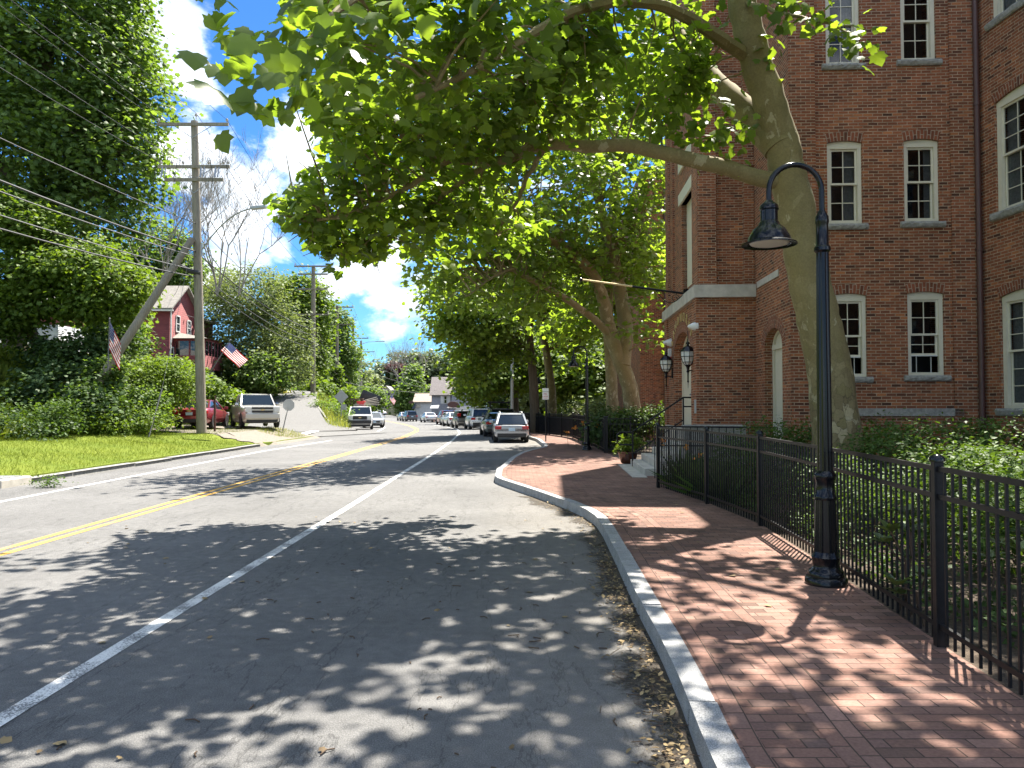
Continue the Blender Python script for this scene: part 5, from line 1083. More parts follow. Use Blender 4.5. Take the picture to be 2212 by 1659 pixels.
        mb = MB(); mb.obox((sx * (W / 2 + .07), b1 - .35, zb + .06), (.1, 0, 0), (0, .06, 0), (0, 0, .075)); mb.build('mirror', P if kind != 'pickup' else M['chrome'], root, bevel=.03)
    mb = MB(); mb.box(-.16, .16, -h - .02, -h + .02, tail - .36, tail - .22) if kind != 'pickup' else mb.box(-.16, .16, -h - .03, -h, .55, .68); mb.build('licence_plate', M['plate'], root)
    mb = MB(); mb.box(-.16, .16, h - .01, h + .03, .5, .63); mb.build('licence_plate', M['plate'], root)
    mb = MB(); mb.box(-W / 2 + .16, W / 2 - .16, -h - .01, -h + .12, .3, .48 if not lower_dark else .6); mb.build('bumper_trim', M['plastic'], root, bevel=.02); mb = MB(); mb.box(-W / 2 + .2, W / 2 - .2, h - .1, h + .012, .3, .46); mb.build('bumper_trim', M['plastic'], root, bevel=.02)
    if kind == 'pickup':
        mb = MB(); mb.box(-W / 2 + .12, W / 2 - .12, h - .05, h + .1, .5, .78); mb.build('bumper', M['plastic'] if black_bumper else P, root, bevel=.04)
        mb = MB(); mb.box(-W / 2 + .46, W / 2 - .46, h - .1, h + .03, .83, 1.12); g_ = mb.build('grille', M['plastic'], root)
        mb = MB(); mb.box(-W / 2 + .45, W / 2 - .45, h + .02, h + .045, .94, 1.01); mb.build('grille_bar', M['plastic'] if black_bumper else P, g_)
    elif grille:
        mb = MB(); mb.box(-.5, .5, h - .06, h + .01, .5, .62); mb.build('grille', M['plastic'], root)
    if emblem:
        y = -h - .012 if emblem == 'rear' else h + .05; z = tail - .14 if emblem == 'rear' else .975; mb = MB(); mb.mesh([(-.11, y, z - .025), (-.045, y, z - .025), (-.045, y, z - .045), (.045, y, z - .045), (.055, y, z - .025), (.11, y, z - .025), (.1, y, z + .025), (.045, y, z + .025), (.045, y, z + .045), (-.045, y, z + .045), (-.055, y, z + .025), (-.12, y, z + .025)], [tuple(range(12))] if emblem == 'rear' else [tuple(range(12))[::-1]]); mb.build('emblem', M['gold'], root)
    if roof_rails:
        mb = MB()
        for sx in (-1, 1): mb.tube([(sx * wt * .92, t0 + .1, H - .02), (sx * wt * .92, t0 + .25, H + .06), (sx * wt * .92, t1 - .2, H + .06), (sx * wt * .92, t1 - .05, H - .02)], .02, 6)
        mb.build('roof_rails', M['alu'], root, smooth=True)
    return root
GR = 'cars parked along the right kerb'
def on(px, Y, dz=0): x = at(px, 900, Y).x; return (x, Y, zr(Y) + dz)
def placed(kind, label, col, px, Y, rz, **kw):
    return car(kind, label, col, on(px, Y + KIND[kind]['L'] / 2), R(rz), **kw)
placed('hatch', 'silver hatchback with roof rails, nearest in the row parked by the brick pavement', (.40, .41, .43), 1101, 38.0, 3, group=GR, roof_rails=True)
placed('sedan', 'dark green grey car parked just ahead of the silver hatchback', (.16, .18, .16), 1073, 45.5, 7, group=GR)
placed('suv', 'white crossover with a black lower bumper parked ahead of the dark green grey car', (.70, .71, .72), 1033, 60.0, 11, group=GR, roof_rails=True, lower_dark=True)
placed('box', 'boxy grey brown car with tall tail lights parked ahead of the white crossover', (.20, .19, .18), 1001, 68.5, 12, group=GR)
placed('sedan', 'white sedan parked between the boxy grey car and the silver white one', (.72, .72, .72), 981, 76.5, 14, group=GR)
placed('hatch', 'silver white hatchback parked behind the red sport utility', (.52, .53, .54), 972, 83, 15, group=GR)
placed('suv', 'red sport utility car parked in the far row by the shops', (.36, .03, .03), 963, 90, 15, group=GR)
placed('sedan', 'white sedan driving away on the far bend of the road', (.70, .71, .73), 926, 109, 17)
placed('suv', 'dark grey estate car parked beyond the bend by the white shop', (.09, .09, .10), 885, 120, 18, group=GR)
placed('sedan', 'pale car half hidden in front of the dark grey estate car', (.45, .46, .47), 873, 127, 18, group=GR)
GL = 'cars parked along the left verge'
def facing(kind, label, col, px, Y, rz, **kw): return car(kind, label, col, on(px, Y + KIND[kind]['L'] / 2), R(180 + rz), **kw)
pk = facing('pickup', 'white pickup truck with a heaped load and black bumper parked by the grass bank', (.72, .72, .73), 779, 60, 10, group=GL, black_bumper=True, emblem='front', cat='pickup')
facing('sedan', 'silver car parked right behind the loaded white pickup', (.45, .47, .5), 806, 70, 13, group=GL)
facing('sedan', 'pale grey sedan second behind the loaded pickup', (.4, .41, .42), 810, 82, 14, group=GL)
car('sedan', 'small far white car crossing at the end of the road', (.6, .62, .64), (at(818, 900, 215).x, 215, zr(215)), R(60)); car('sedan', 'small far silver car at the end of the road, left of the white one', (.42, .44, .46), (at(808, 900, 221).x, 221, zr(221)), R(60))
def onl(px, Y): x = at(px, 900, Y).x; return (x, Y, max(hl(x + a, Y + b) for a in (-.9, .9) for b in (-1.9, 0, 1.9)) + .035)
c = car('sedan', 'dark red sedan parked behind the large utility pole', (.20, .012, .02), onl(437, 40.6), R(7), emblem='rear')
c = car('pickup', 'champagne silver pickup truck facing the street on the gravel', (.52, .50, .45), onl(549, 43.4), R(180 + 27), emblem='front', cat='pickup')
# load on the white pickup
lx, ly, lz = pk.location
def load(name, label, cat, f, mat):
    mb = MB((lx, ly, lz + 1.3)); f(mb); return tag(mb.build(name, mat, bevel=.01), label, cat, 'load heaped on the white pickup')
def tbl(mb):
    mb.obox((lx - .45, ly + 1.0, lz + 2.45), (.55, 0, .03), (0, .7, 0), (0, 0, .05))
    for a, b in ((-.9, .4), (0, .4), (-.9, 1.6), (0, 1.6)): mb.bar((lx + a, ly + b, lz + 1.3), (lx + a, ly + b, lz + 2.42), .08, .08)
load('wooden_table', 'brown wooden table standing on the pickup load', 'table', tbl, M['twig'])
load('grey_board', 'large grey board tilted on top of the pickup load', 'board', lambda mb: mb.obox((lx + .55, ly + 1.2, lz + 2.55), (.75, .1, -.3), (.05, .05, .12), (.12, .0, .3)), M['plastic'])
load('red_container', 'red box jammed under the table on the pickup', 'box', lambda mb: (mb.box(lx - .35, lx + .2, ly + .3, ly + 1.1, lz + 1.3, lz + 2.2), mb.box(lx - .4, lx + .25, ly + .25, ly + 1.15, lz + 2.2, lz + 2.3)), M['sign_red'])
load('plank_bundle', 'pale planks sticking out sideways from the pickup load', 'planks', lambda mb: [mb.bar((lx - .6 + .05 * i, ly + .2 + .1 * i, lz + 1.95 + .06 * i), (lx + 1.5 - .1 * i, ly + .5 + .2 * i, lz + 2.0 + .16 * i), .14, .05) for i in range(5)], M['concrete'])
t = thing('roof_rack', 'dark roof rack carrying boards above the cars behind the silver hatchback', 'roof rack', (at(1078, 880, 52).x, 52, zarm(868, 52))); mb = MB()
for i in range(5): mb.bar((-.62 + .3 * i, -.9, 0), (-.62 + .3 * i, .9, 0), .22, .04)
mb.build('boards', M['plastic'], t)
mb = MB()
for y in (-.7, .7):
    mb.bar((-.75, y, -.06), (.75, y, -.06), .05, .08)
    for x in (-.6, .6): mb.bar((x, y, -.1), (x, y, 1.7 - t.location.z + zr(52)), .05, .05)
mb.build('frame', M['black_metal'], t)
c = car('suv', 'black sport utility hidden behind the silver hatchback carrying the roof rack', (.03, .03, .035), (t.location.x, 52, zr(52)), R(8), group=GR); 
# ---------------------------------------------------------------- foliage
def nrm(a): return a / np.maximum(1e-9, np.linalg.norm(a, axis=1, keepdims=True))
TPL = {}
def fan(out, c): V = np.array([c] + out, float); n = len(out); F = [(0, 1 + i, 1 + (i + 1) % n) for i in range(n)]; return V, np.array(F)
mo = [(0, 0, 0), (.17, -.10, -.01), (.50, .02, -.06), (.43, .2, -.02), (.60, .47, -.08), (.38, .54, -.01), (.27, .74, -.02), (0, 1.0, -.09)]
TPL['maple'] = fan(mo + [(-x, y, z) for x, y, z in mo[1:-1][::-1]], (0, .34, .05))
mo = [(0, 0, 0), (.48, .05, -.05), (.32, .3, 0), (.52, .6, -.06), (0, 1, -.06)]
TPL['star'] = fan(mo + [(-x, y, z) for x, y, z in mo[1:-1][::-1]], (0, .38, .06))
TPL['oval'] = (np.array([(0, 0, 0), (.24, .35, .05), (.2, .7, .05), (0, 1, -.04), (-.2, .7, .05), (-.24, .35, .05), (0, .5, -.02)], float), np.array([(6, 0, 1), (6, 1, 2), (6, 2, 3), (6, 3, 4), (6, 4, 5), (6, 5, 0)]))
TPL['diamond'] = (np.array([(0, 0, 0), (.33, .42, .07), (0, 1, 0), (-.33, .42, .07), ], float), np.array([(0, 1, 2), (0, 2, 3)]))
TPL['blade'] = (np.array([(-.03, 0, 0), (.03, 0, 0), (.018, .55, .05), (0, 1, .2), ], float), np.array([(0, 1, 2), (0, 2, 3)]))
TPL['long'] = (np.array([(0, 0, 0), (.13, .3, .03), (.12, .65, .02), (0, 1, -.12), (-.12, .65, .02), (-.13, .3, .03), (0, .45, -.02)], float), TPL['oval'][1])
def leaves(name, mat, P, Nn, T, S_, tpl, parent=None, off=(0, 0, 0), rnd=None):
    """one mesh of many leaf faces: P positions, Nn normals, T tip directions, S_ lengths"""
    V, F = TPL[tpl]; n = len(P); k = len(V)
    Nn = nrm(Nn); T = nrm(T - Nn * np.sum(T * Nn, 1, keepdims=True)); X = np.cross(T, Nn)
    W_ = (P[:, None, :] + S_[:, None, None] * (V[None, :, 0:1] * X[:, None] + V[None, :, 1:2] * T[:, None] + V[None, :, 2:3] * Nn[:, None])) - np.array(off)
    faces = (F[None] + (np.arange(n) * k)[:, None, None]).reshape(-1, 3)
    me = bpy.data.meshes.new(name); me.vertices.add(n * k); me.vertices.foreach_set('co', W_.reshape(-1).astype(np.float32))
    nf = len(faces); me.loops.add(nf * 3); me.loops.foreach_set('vertex_index', faces.reshape(-1).astype(np.int32)); me.polygons.add(nf)
    me.polygons.foreach_set('loop_start', np.arange(0, nf * 3, 3, dtype=np.int32)); me.polygons.foreach_set('loop_total', np.full(nf, 3, dtype=np.int32))
    if rnd is None: rnd = rng.random(n)
    at_ = me.attributes.new('rnd', 'FLOAT', 'POINT'); at_.data.foreach_set('value', np.repeat(rnd, k).astype(np.float32))
    me.materials.append(mat); me.update(); me.validate()
    o = bpy.data.objects.new(name, me); COL.objects.link(o)
    if parent is not None: o.parent = parent
    else: o.location = off
    return o
UP = np.array([0, 0, 1.0])
def puff(blobs, nclump, per, cr, size, flat=.6, shell=.35, sjit=.25):
    """clump centres spread through ellipsoids, then leaves round each; returns P, N, T, S, rnd and the centres"""
    vol = np.array([b[3] * b[4] * b[5] * (b[6] if len(b) > 6 else 1) for b in blobs]) ** .8; vol /= vol.sum(); C = []; Nd = []
    for b, w in zip(blobs, vol):
        n = max(1, int(round(nclump * w))); d = nrm(rng.normal(size=(n, 3))); r = (shell + (1 - shell) * rng.random((n, 1))) ** .6
        C.append(np.array(b[:3]) + d * r * np.array(b[3:6])); Nd.append(d)
    C = np.concatenate(C); D = np.concatenate(Nd); n = len(C); k = rng.poisson(per, n); idx = np.repeat(np.arange(n), k); m = len(idx)
    tone = rng.random(n); off = rng.normal(size=(m, 3)) * np.array([1, 1, flat]) * (cr * (.7 + .6 * rng.random(n)))[idx][:, None]
    P = C[idx] + off
    Nn = UP * 1.0 + rng.normal(size=(m, 3)) * .55 + D[idx] * .45
    T = off / np.maximum(.01, np.linalg.norm(off, axis=1, keepdims=True)) + rng.normal(size=(m, 3)) * .5 - UP * .35
    S_ = size * (1 + sjit * rng.normal(size=m)).clip(.5, 1.6)
    return P, Nn, T, S_, (.6 * tone[idx] + .4 * rng.random(m)).clip(0, 1), C
def crown(name, mat, blobs, nclump, per, cr, size, tpl, parent=None, off=(0, 0, 0), keep=None, **kw):
    P, Nn, T, S_, r, C = puff(blobs, nclump, per, cr, size, **kw)
    if keep is not None: q = keep(P); P, Nn, T, S_, r = P[q], Nn[q], T[q], S_[q], r[q]
    return leaves(name, mat, P, Nn, T, S_, tpl, parent, off, r), C
def wob(path, amp, n=6):
    out = []; path = [Vector(p) for p in path]
    for a, b in zip(path[:-1], path[1:]):
        for k in range(n): out.append(a.lerp(b, k / n))
    out.append(path[-1])
    if len(path) > 2:                                            # round the corners
        for _ in range(2): out = [out[0]] + [(out[i - 1] + out[i] * 2 + out[i + 1]) / 4 for i in range(1, len(out) - 1)] + [out[-1]]
    return [p + Vector((random.uniform(-amp, amp), random.uniform(-amp, amp), random.uniform(-amp, amp) * .5)) for p in out]
def rad(r0, r1, n, flare=0): return [(r0 + (r1 - r0) * (i / (n - 1))) + flare * max(0, 1 - i / (n * .16)) ** 2 for i in range(n)]
def twigs(mb, skel, C, r=.014, maxd=4.0):
    S_ = np.array([tuple(p) for p in skel])
    for c in C:
        d = np.linalg.norm(S_ - c, axis=1); q_ = np.where(d < d.min() * 1.35 + .25)[0]; j = int(rng.choice(q_))
        if d[j] > maxd or d[j] < .2: continue
        a = Vector(S_[j]); b = Vector(c); m = a.lerp(b, .5) + Vector((random.uniform(-.15, .15), random.uniform(-.15, .15), .12 * d[j])); mb.tube([a, a.lerp(m, .5) + Vector((0, 0, .05 * d[j])), m, m.lerp(b, .55), b], [r * 1.6, r * 1.35, r, r * .7, r * .4], 5, cap=False)
def tree(name, lab, trunk, limbs, blobs, nclump, per, cr, size, tpl, leafm, barkm, twig=True, group=None, r_twig=.014, n_side=14, flare=.0, keep=None, **kw):
    base = Vector(trunk[0][0]); off = tuple(base); t = thing(name, lab, 'tree', off, group=group); mb = MB(off); skel = []
    for path, r0, r1 in [trunk[:3]] + list(limbs):
        p = wob(path, .012 * r0 * 4 if r0 > .1 else .02); mb.tube(p, rad(r0, r1, len(p), flare if path is trunk[0] else 0), n_side if r0 > .12 else 7); skel += p if path is not trunk[0] else p[len(p) // 2:]
    o, C = crown('crown', leafm, blobs, nclump, per, cr, size, tpl, t, off, keep, **kw)
    if twig: twigs(mb, skel, C, r_twig)
    mb.build('trunk', barkm, t, smooth=True); t.name = name
    # trunk last so the crown keeps its own material
    return t
A = lambda px, py, Y: at(px, py, Y)
def blob(px, py, Y, rx, ry, rz, w=1): p = A(px, py, Y); return (p.x, p.y, p.z, rx, ry, rz, w)
# ---- near sycamore: trunk traced at its real distance, limbs over the street
b0 = A(1812, 940, 13.2); b0.z = .1
ntr = [b0, A(1806, 915, 13.2), A(1792, 800, 13.15), A(1768, 690, 13.1), A(1742, 580, 13.0), A(1722, 470, 13.0), A(1704, 385, 13.0), A(1690, 310, 12.95), A(1655, 200, 12.9), A(1622, 90, 12.8), A(1600, 0, 12.7), A(1585, -160, 12.6), A(1560, -420, 12.4)]
nl = [([A(1690, 320, 12.95), A(1655, 285, 13.1), A(1610, 240, 13.4), A(1550, 190, 13.8), A(1490, 130, 14.2), A(1450, 60, 14.5), A(1420, -60, 14.8), A(1380, -260, 15)], .30, .12),
      ([A(1700, 392, 13.0), A(1640, 386, 12.9), A(1570, 362, 12.8), A(1500, 347, 12.7), A(1430, 330, 12.6), A(1350, 312, 12.5), A(1270, 318, 12.4), A(1210, 310, 12.3), A(1150, 318, 12.2), A(1100, 345, 12.1), A(1040, 350, 12.0), A(970, 345, 11.8), A(920, 325, 11.6), A(870, 300, 11.4)], .148, .045),
      ([A(970, 345, 11.8), A(900, 395, 11.9), A(830, 430, 12), A(740, 470, 12.1), A(650, 480, 12.2)], .055, .018),
      ([A(1060, 350, 12.05), A(960, 420, 12.4), A(880, 480, 12.8), A(800, 520, 13), A(740, 550, 13)], .05, .016),
      ([A(1180, 312, 12.25), A(1140, 380, 12.6), A(1110, 450, 13), A(1060, 520, 13.4)], .05, .02),
      ([A(1612, 120, 12.85), A(1560, 85, 12.2), A(1500, 45, 11.6), A(1430, 10, 11), A(1340, 0, 10.3), A(1230, 25, 9.6), A(1120, 90, 9), A(1010, 160, 8.5), A(900, 210, 8)], .12, .03),
      ([A(1340, 0, 10.3), A(1200, -80, 9.2), A(1050, -120, 8.2), A(880, -60, 7.2), A(740, 10, 6.4), A(660, 90, 5.9), A(600, 150, 5.6)], .07, .012),
      ([A(1230, 25, 9.6), A(1180, 90, 10), A(1060, 190, 10.6), A(960, 270, 11)], .05, .015),
      ([A(1450, 60, 14.5), A(1350, 40, 13.6), A(1220, 60, 13), A(1080, 120, 12.6)], .09, .025),
      ([A(1600, 0, 12.7), A(1660, 20, 11.9), A(1720, 35, 11.4), A(1790, 50, 11), A(1860, 85, 10.7)], .045, .01),
      ([A(1590, -120, 12.6), A(1750, -300, 12), A(1900, -420, 11.2)], .14, .04), ([A(1560, -420, 12.4), A(1300, -800, 11), A(1000, -1000, 9.5)], .12, .04), ([A(1570, -300, 12.5), A(1350, -420, 10.5), A(1100, -500, 8.5)], .13, .04), ([A(1560, -420, 12.4), A(1700, -900, 11), A(1900, -1200, 9)], .12, .04)]
nb = [blob(690, 440, 12.5, .9, 1.3, .6, .7), blob(640, 470, 12.3, .6, .9, .4, .45), blob(830, 460, 12.8, 1.2, 1.4, .6, .8), blob(960, 430, 13, 1.2, 1.4, .6, .7), blob(760, 340, 12, 1.0, 1.4, .6, .8), blob(920, 260, 11, 1.4, 1.6, .8, .7), blob(1120, 210, 12, 1.7, 1.8, .9, .5), blob(720, 230, 10, .8, 1.2, .6, .7), blob(800, 100, 8, 1.0, 1.4, .5, .6), blob(1000, 60, 8.5, 1.2, 1.4, .6, .6), blob(1220, 100, 10.5, 1.5, 1.5, .8, .45), blob(1390, 180, 12.5, 1.3, 1.5, .9, .5), blob(1080, 490, 13.6, .9, 1.2, .5, .4), blob(720, 540, 13, .8, 1.1, .35, .7), blob(800, 555, 13.2, .8, 1.1, .3, .6), blob(890, 540, 13.4, .7, 1.0, .3, .5), blob(1450, 100, 14, 1.0, 1.3, .8, .5)]
over = [(.2, 9.6, 8.2, 3.4, 3.2, 1.8, 1.1), (3.8, 10.4, 9.8, 3.6, 3.4, 2.4, 1.0), (1.6, 11.5, 11.4, 4.2, 4.0, 2.4, .9), (-1.6, 12.2, 9.0, 2.7, 2.6, 1.7, .9), (6.6, 9.6, 10.0, 2.4, 2.8, 2.4, .8), (-1.6, 8.4, 6.9, 1.7, 1.8, .9, .7), (-3.2, 10.6, 8.4, 1.7, 2.0, 1.2, .8), (4.6, 6.8, 8.8, 2.8, 2.2, 1.5, 1.2), (2.0, 7.2, 8.4, 2.4, 1.9, 1.3, 1.0), (5.6, 9, 8.8, 2.4, 2.2, 1.5, 1.0), (-1.0, 7.9, 8.6, 1.6, 1.4, .9, 1.3)]
LEFT_LIM = [(-400, 300), (0, 440), (60, 500), (110, 560), (200, 620), (250, 660), (300, 700), (350, 690), (400, 610), (440, 590), (480, 600), (520, 660), (600, 700)]
LOW_LIM = [(560, 470), (600, 485), (660, 540), (705, 586), (740, 580), (807, 556), (860, 530), (900, 590), (1000, 600), (1100, 585), (1200, 470), (1400, 430), (1640, 410)]
def near_keep(P):                                            # natural outline of the crown: open to the facade, ragged over the street
    q = (P[:, 0] * P[:, 0] + P[:, 1] * P[:, 1] + (P[:, 2] - CAM_Z) ** 2 > 20)
    Y = np.maximum(P[:, 1], .5); u = P[:, 0] / Y; w = (P[:, 2] - CAM_Z) / Y; c_, s_ = math.cos(PITCH), math.sin(PITCH); dn = c_ + w * s_
    px = 1106 + FPX * u / dn; py = 829.5 - FPX * (w * c_ - s_) / dn
    jag = 16 * np.sin(P[:, 0] * 5.1 + P[:, 2] * 7.3) + 12 * np.sin(P[:, 1] * 4.7 + P[:, 2] * 3.1)
    inframe = (P[:, 1] > 2) & (py > -120)
    bad = (px < np.interp(py, *zip(*LEFT_LIM)) + jag) | (py > np.interp(px, *zip(*LOW_LIM)) + jag * .7) | ((px > 1530) & (px < 2300) & (py > -60))
    return q & ~(inframe & bad)
near = tree('sycamore_tree', 'large mottled sycamore leaning over the street in front of the brick mill', (ntr, .40, .2), nl, nb, 285, 34, .26, .138, 'maple', M['leaf_syc'], M['sycamore'], n_side=22, flare=.05, keep=near_keep, r_twig=.013, shell=.1)
o_, C_ = crown('crown', M['leaf_syc'], over, 155, 42, .28, .16, 'maple', near, tuple(b0), near_keep, shell=.1)
# sprays seen singly: close leaves at the top left, lit sprays by the facade
def spray(parent, off, pts, per, size, cr, mat, droop=.5):
    P = np.array([tuple(p) for p in pts]); idx = np.repeat(np.arange(len(P)), per); m = len(idx); o = rng.normal(size=(m, 3)) * cr; Nn = UP * .5 + rng.normal(size=(m, 3)) * .5 + np.array([0, -.55, 0]); T = rng.normal(size=(m, 3)) * .6 - UP * droop
    o_ = leaves('crown', mat, P[idx] + o, Nn, T, size * (1 + .22 * rng.normal(size=m)).clip(.6, 1.5), 'maple', parent, off)
noff = tuple(b0)
close = [A(500, 160, 5.3), A(540, 190, 5.3), A(580, 215, 5.3), A(610, 150, 5.4), A(560, 140, 5.2), A(640, 110, 5.5), A(660, 190, 5.5), A(690, 150, 5.6), A(720, 110, 5.7), A(700, 60, 5.7), A(470, 20, 6.2), A(505, 50, 6.2), A(545, 70, 6.2), A(600, 40, 6), A(620, 90, 5.8), A(760, 40, 5.8), A(850, 20, 5.8), A(930, 10, 6), A(800, 70, 6), A(660, 40, 5.7), A(740, 170, 6), A(700, 230, 6.4), A(590, 110, 6)]
spray(near, noff, close, 6, .155, .11, M['leaf_syc'])
spray(near, noff, [A(462, 190, 4.2)], 1, .2, .0, M['leaf_syc'], 1.0)
spray(near, noff, [A(1690, 25, 11.3), A(1730, 30, 11.2), A(1765, 40, 11), A(1800, 65, 10.9), A(1835, 85, 10.8), A(1870, 85, 10.7), A(1780, 20, 11), A(1850, 100, 10.7), A(1660, 5, 11.5), A(1700, 50, 11.3), A(1800, 20, 11)], 9, .15, .13, M['leaf_syc'])
spray(near, noff, [A(1570, 270, 12.8), A(1600, 290, 12.8), A(1560, 240, 12.8), A(1540, 300, 12.8), A(1510, 280, 12.8), A(1480, 300, 12.8), A(1450, 290, 12.8), A(1660, 120, 12.6), A(1540, 170, 13), A(1500, 210, 13.2), A(1510, 130, 13.2), A(1570, 330, 12.7), A(1470, 210, 13), A(1430, 240, 13), A(1560, 60, 12.6), A(1520, 80, 13)], 13, .15, .17, M['leaf_syc'])
# ---- second group: twin sycamores beyond the steps
g2 = 'sycamores along the pavement'
b2 = A(1374, 905, 31.5); b2.z = .1
t2 = [b2, A(1360, 830, 31.5), A(1335, 770, 31.4), A(1318, 720, 31.3), A(1302, 640, 31.2), A(1280, 590, 31), A(1240, 550, 30.6), A(1195, 520, 30), A(1165, 495, 29.5), A(1120, 440, 28.5)]
l2 = [([A(1345, 790, 31.4), A(1352, 700, 31.7), A(1335, 600, 32), A(1320, 540, 32.2), A(1290, 420, 32.4), A(1270, 320, 32.5), A(1250, 120, 32.5)], .34, .12), ([A(1320, 725, 31.3), A(1285, 690, 30.8), A(1230, 650, 30), A(1180, 620, 29), A(1135, 600, 28.2), A(1105, 580, 27.5)], .17, .07), ([A(1300, 560, 32), A(1350, 500, 32), A(1400, 470, 32)], .1, .03), ([A(1120, 440, 28.5), A(1060, 420, 27), A(980, 430, 25.5)], .1, .03), ([A(1105, 580, 27.5), A(1060, 600, 27), A(1010, 640, 26.5)], .06, .02)]
bb2 = [blob(1010, 470, 27, 2.6, 3, 1.6), blob(1180, 400, 29, 3, 3.2, 2.2), blob(1330, 330, 31, 2.6, 2.6, 2.0, .3), blob(1290, 500, 31.5, 2.6, 3, 1.8), blob(1400, 430, 31.5, 1.2, 2, 2.0), blob(1100, 560, 29, 2.2, 2.6, 1.3), blob(960, 560, 27.5, 1.4, 2.4, 1.1), blob(1200, 600, 32, 2.4, 2.8, 1.4), blob(1395, 590, 31.5, .9, 1.5, 1.4), blob(1390, 700, 30.5, .8, 1.2, 1.0, .7), blob(1130, 640, 30, 1.6, 2.2, .9), blob(1000, 640, 28, 1.2, 2, .7, .7), blob(1030, 300, 27.5, 2.6, 3, 1.6, .5), blob(1200, 220, 30, 3, 3, 2, .4), blob(900, 430, 25, 1.6, 2.4, 1.4), (-3.5, 24, 10.6, 2.6, 3.4, 1.8)]
tree('sycamore_tree', 'nearest of the far sycamores, forking low beside the dark fence', (t2, .35, .13), l2, bb2, 400, 36, .40, .2, 'star', M['leaf_syc2'], M['sycamore'], group=g2, flare=.04, r_twig=.02)
b3 = A(1326, 905, 34.5); b3.z = .1
tree('sycamore_tree', 'straight sycamore just left of the low forking one', ([b3, A(1320, 800, 34.5), A(1312, 700, 34.6), A(1318, 560, 34.8), A(1330, 400, 35), A(1330, 150, 35)], .29, .12), [([A(1318, 600, 34.8), A(1380, 520, 35), A(1430, 480, 35)], .1, .03)], [blob(1360, 560, 35, 2, 2, 2), blob(1250, 680, 35, 1.8, 2, 1.2, .8), blob(1300, 250, 35, 3, 3, 3)], 130, 40, .55, .26, 'star', M['leaf_syc2'], M['sycamore'], group=g2, flare=.08, r_twig=.02)
b4 = A(1157, 905, 49); b4.z = -.02
tree('sycamore_tree', 'slim sycamore left of the parking sign', ([b4, A(1152, 820, 49), A(1145, 740, 49), A(1140, 660, 49), A(1130, 560, 49)], .34, .12), [([A(1146, 760, 49), A(1110, 735, 48.5), A(1070, 740, 48)], .09, .03), ([A(1145, 700, 49), A(1200, 690, 49), A(1250, 680, 49)], .09, .03)], [blob(1030, 700, 46, 2.6, 3, 1.8), blob(1100, 640, 48, 2.8, 3, 1.8), blob(990, 640, 44, 1.8, 2.6, 1.6), blob(1010, 790, 47, 1.5, 2, 1.2, .8), blob(1090, 770, 49, 1.6, 2, .9, .7), blob(960, 700, 44, .8, 1.6, 1.0, .7), blob(1150, 580, 49, 3, 3, 1.8, .4)], 330, 44, .5, .22, 'star', M['leaf_syc2'], M['bark'], group=g2, r_twig=.025)
b5 = A(1194, 905, 53); b5.z = -.02
tree('sycamore_tree', 'slightly leaning sycamore right of the parking sign', ([b5, A(1190, 830, 53), A(1182, 770, 53), A(1168, 700, 53), A(1165, 640, 53), A(1160, 540, 53)], .36, .12), [([A(1180, 760, 53), A(1215, 740, 53), A(1260, 735, 53)], .09, .03)], [blob(1230, 690, 53, 2.8, 3, 1.8), blob(1180, 600, 53, 3, 3, 2.4), blob(1280, 620, 54, 3, 3, 2.6), blob(1250, 770, 54, 1.6, 2, .8, .6)], 240, 44, .5, .23, 'star', M['leaf_syc2'], M['sycamore'], group=g2, r_twig=.025)
b6 = A(1115, 905, 66); b6.z = -.3
tree('street_tree', 'small dark trunked tree behind the pale metal pole', ([b6, A(1114, 850, 66), A(1118, 810, 66), A(1110, 760, 66)], .3, .1), [([A(1116, 830, 66), A(1130, 800, 66)], .12, .05)], [blob(1090, 800, 66, 2.6, 2.5, 2), blob(1050, 810, 64, 2.6, 2.5, 2), blob(1020, 830, 66, 1.6, 2, 1.6, .8), blob(1120, 770, 66, 3, 3, 2)], 300, 40, .52, .25, 'star', M['leaf_bright'], M['bark'], r_twig=.03)
# bright trees and shrubs behind the dark fence
gb = 'trees and shrubs behind the dark fence'
def bush(name, lab, cat, blobs, n, per, cr, size, tpl, mat, group=None, stems=0, keep=None, **kw):
    b = blobs[0]; gz = min(q[2] - q[5] for q in blobs); off = (b[0], b[1], gz); P, Nn, T, S_, r, C = puff(blobs, n, per, cr, size, **kw)
    if keep is not None: q = keep(P); P, Nn, T, S_, r = P[q], Nn[q], T[q], S_[q], r[q]
    if not stems: return tag(leaves(name, mat, P, Nn, T, S_, tpl, None, off, r), lab, cat, group)
    t = thing(name, lab, cat, off, group=group); leaves('foliage', mat, P, Nn, T, S_, tpl, t, off, r); mb = MB(off)
    for c in C[:: max(1, len(C) // stems)]:
        s = Vector((off[0] + (c[0] - off[0]) * .3, off[1] + (c[1] - off[1]) * .3, gz - .1)); e = Vector(c); m = s.lerp(e, .5) + Vector((0, 0, .15)); mb.tube([s, m, e], [.022, .015, .006], 5)
    mb.build('stems', M['twig'], t); return t
bush('tree', 'bright feathery tree behind the fence in the gap between the sycamores', 'tree', [blob(1260, 830, 62, 3, 2.5, 2.6), blob(1290, 790, 64, 2.6, 2.5, 2.6), blob(1230, 790, 64, 2.4, 2.5, 2.4), blob(1300, 880, 60, 2, 2, 2)], 260, 36, .6, .36, 'star', M['leaf_bright'], gb, 10)
bush('tree', 'pale green weeping tree far behind the parking sign', 'tree', [blob(1210, 860, 78, 4, 3, 3), blob(1170, 830, 80, 3, 3, 3), blob(1250, 740, 82, 5, 3, 5), blob(1330, 760, 76, 3.5, 3, 4)], 260, 34, .8, .5, 'star', M['leaf_pale'], gb, 8)
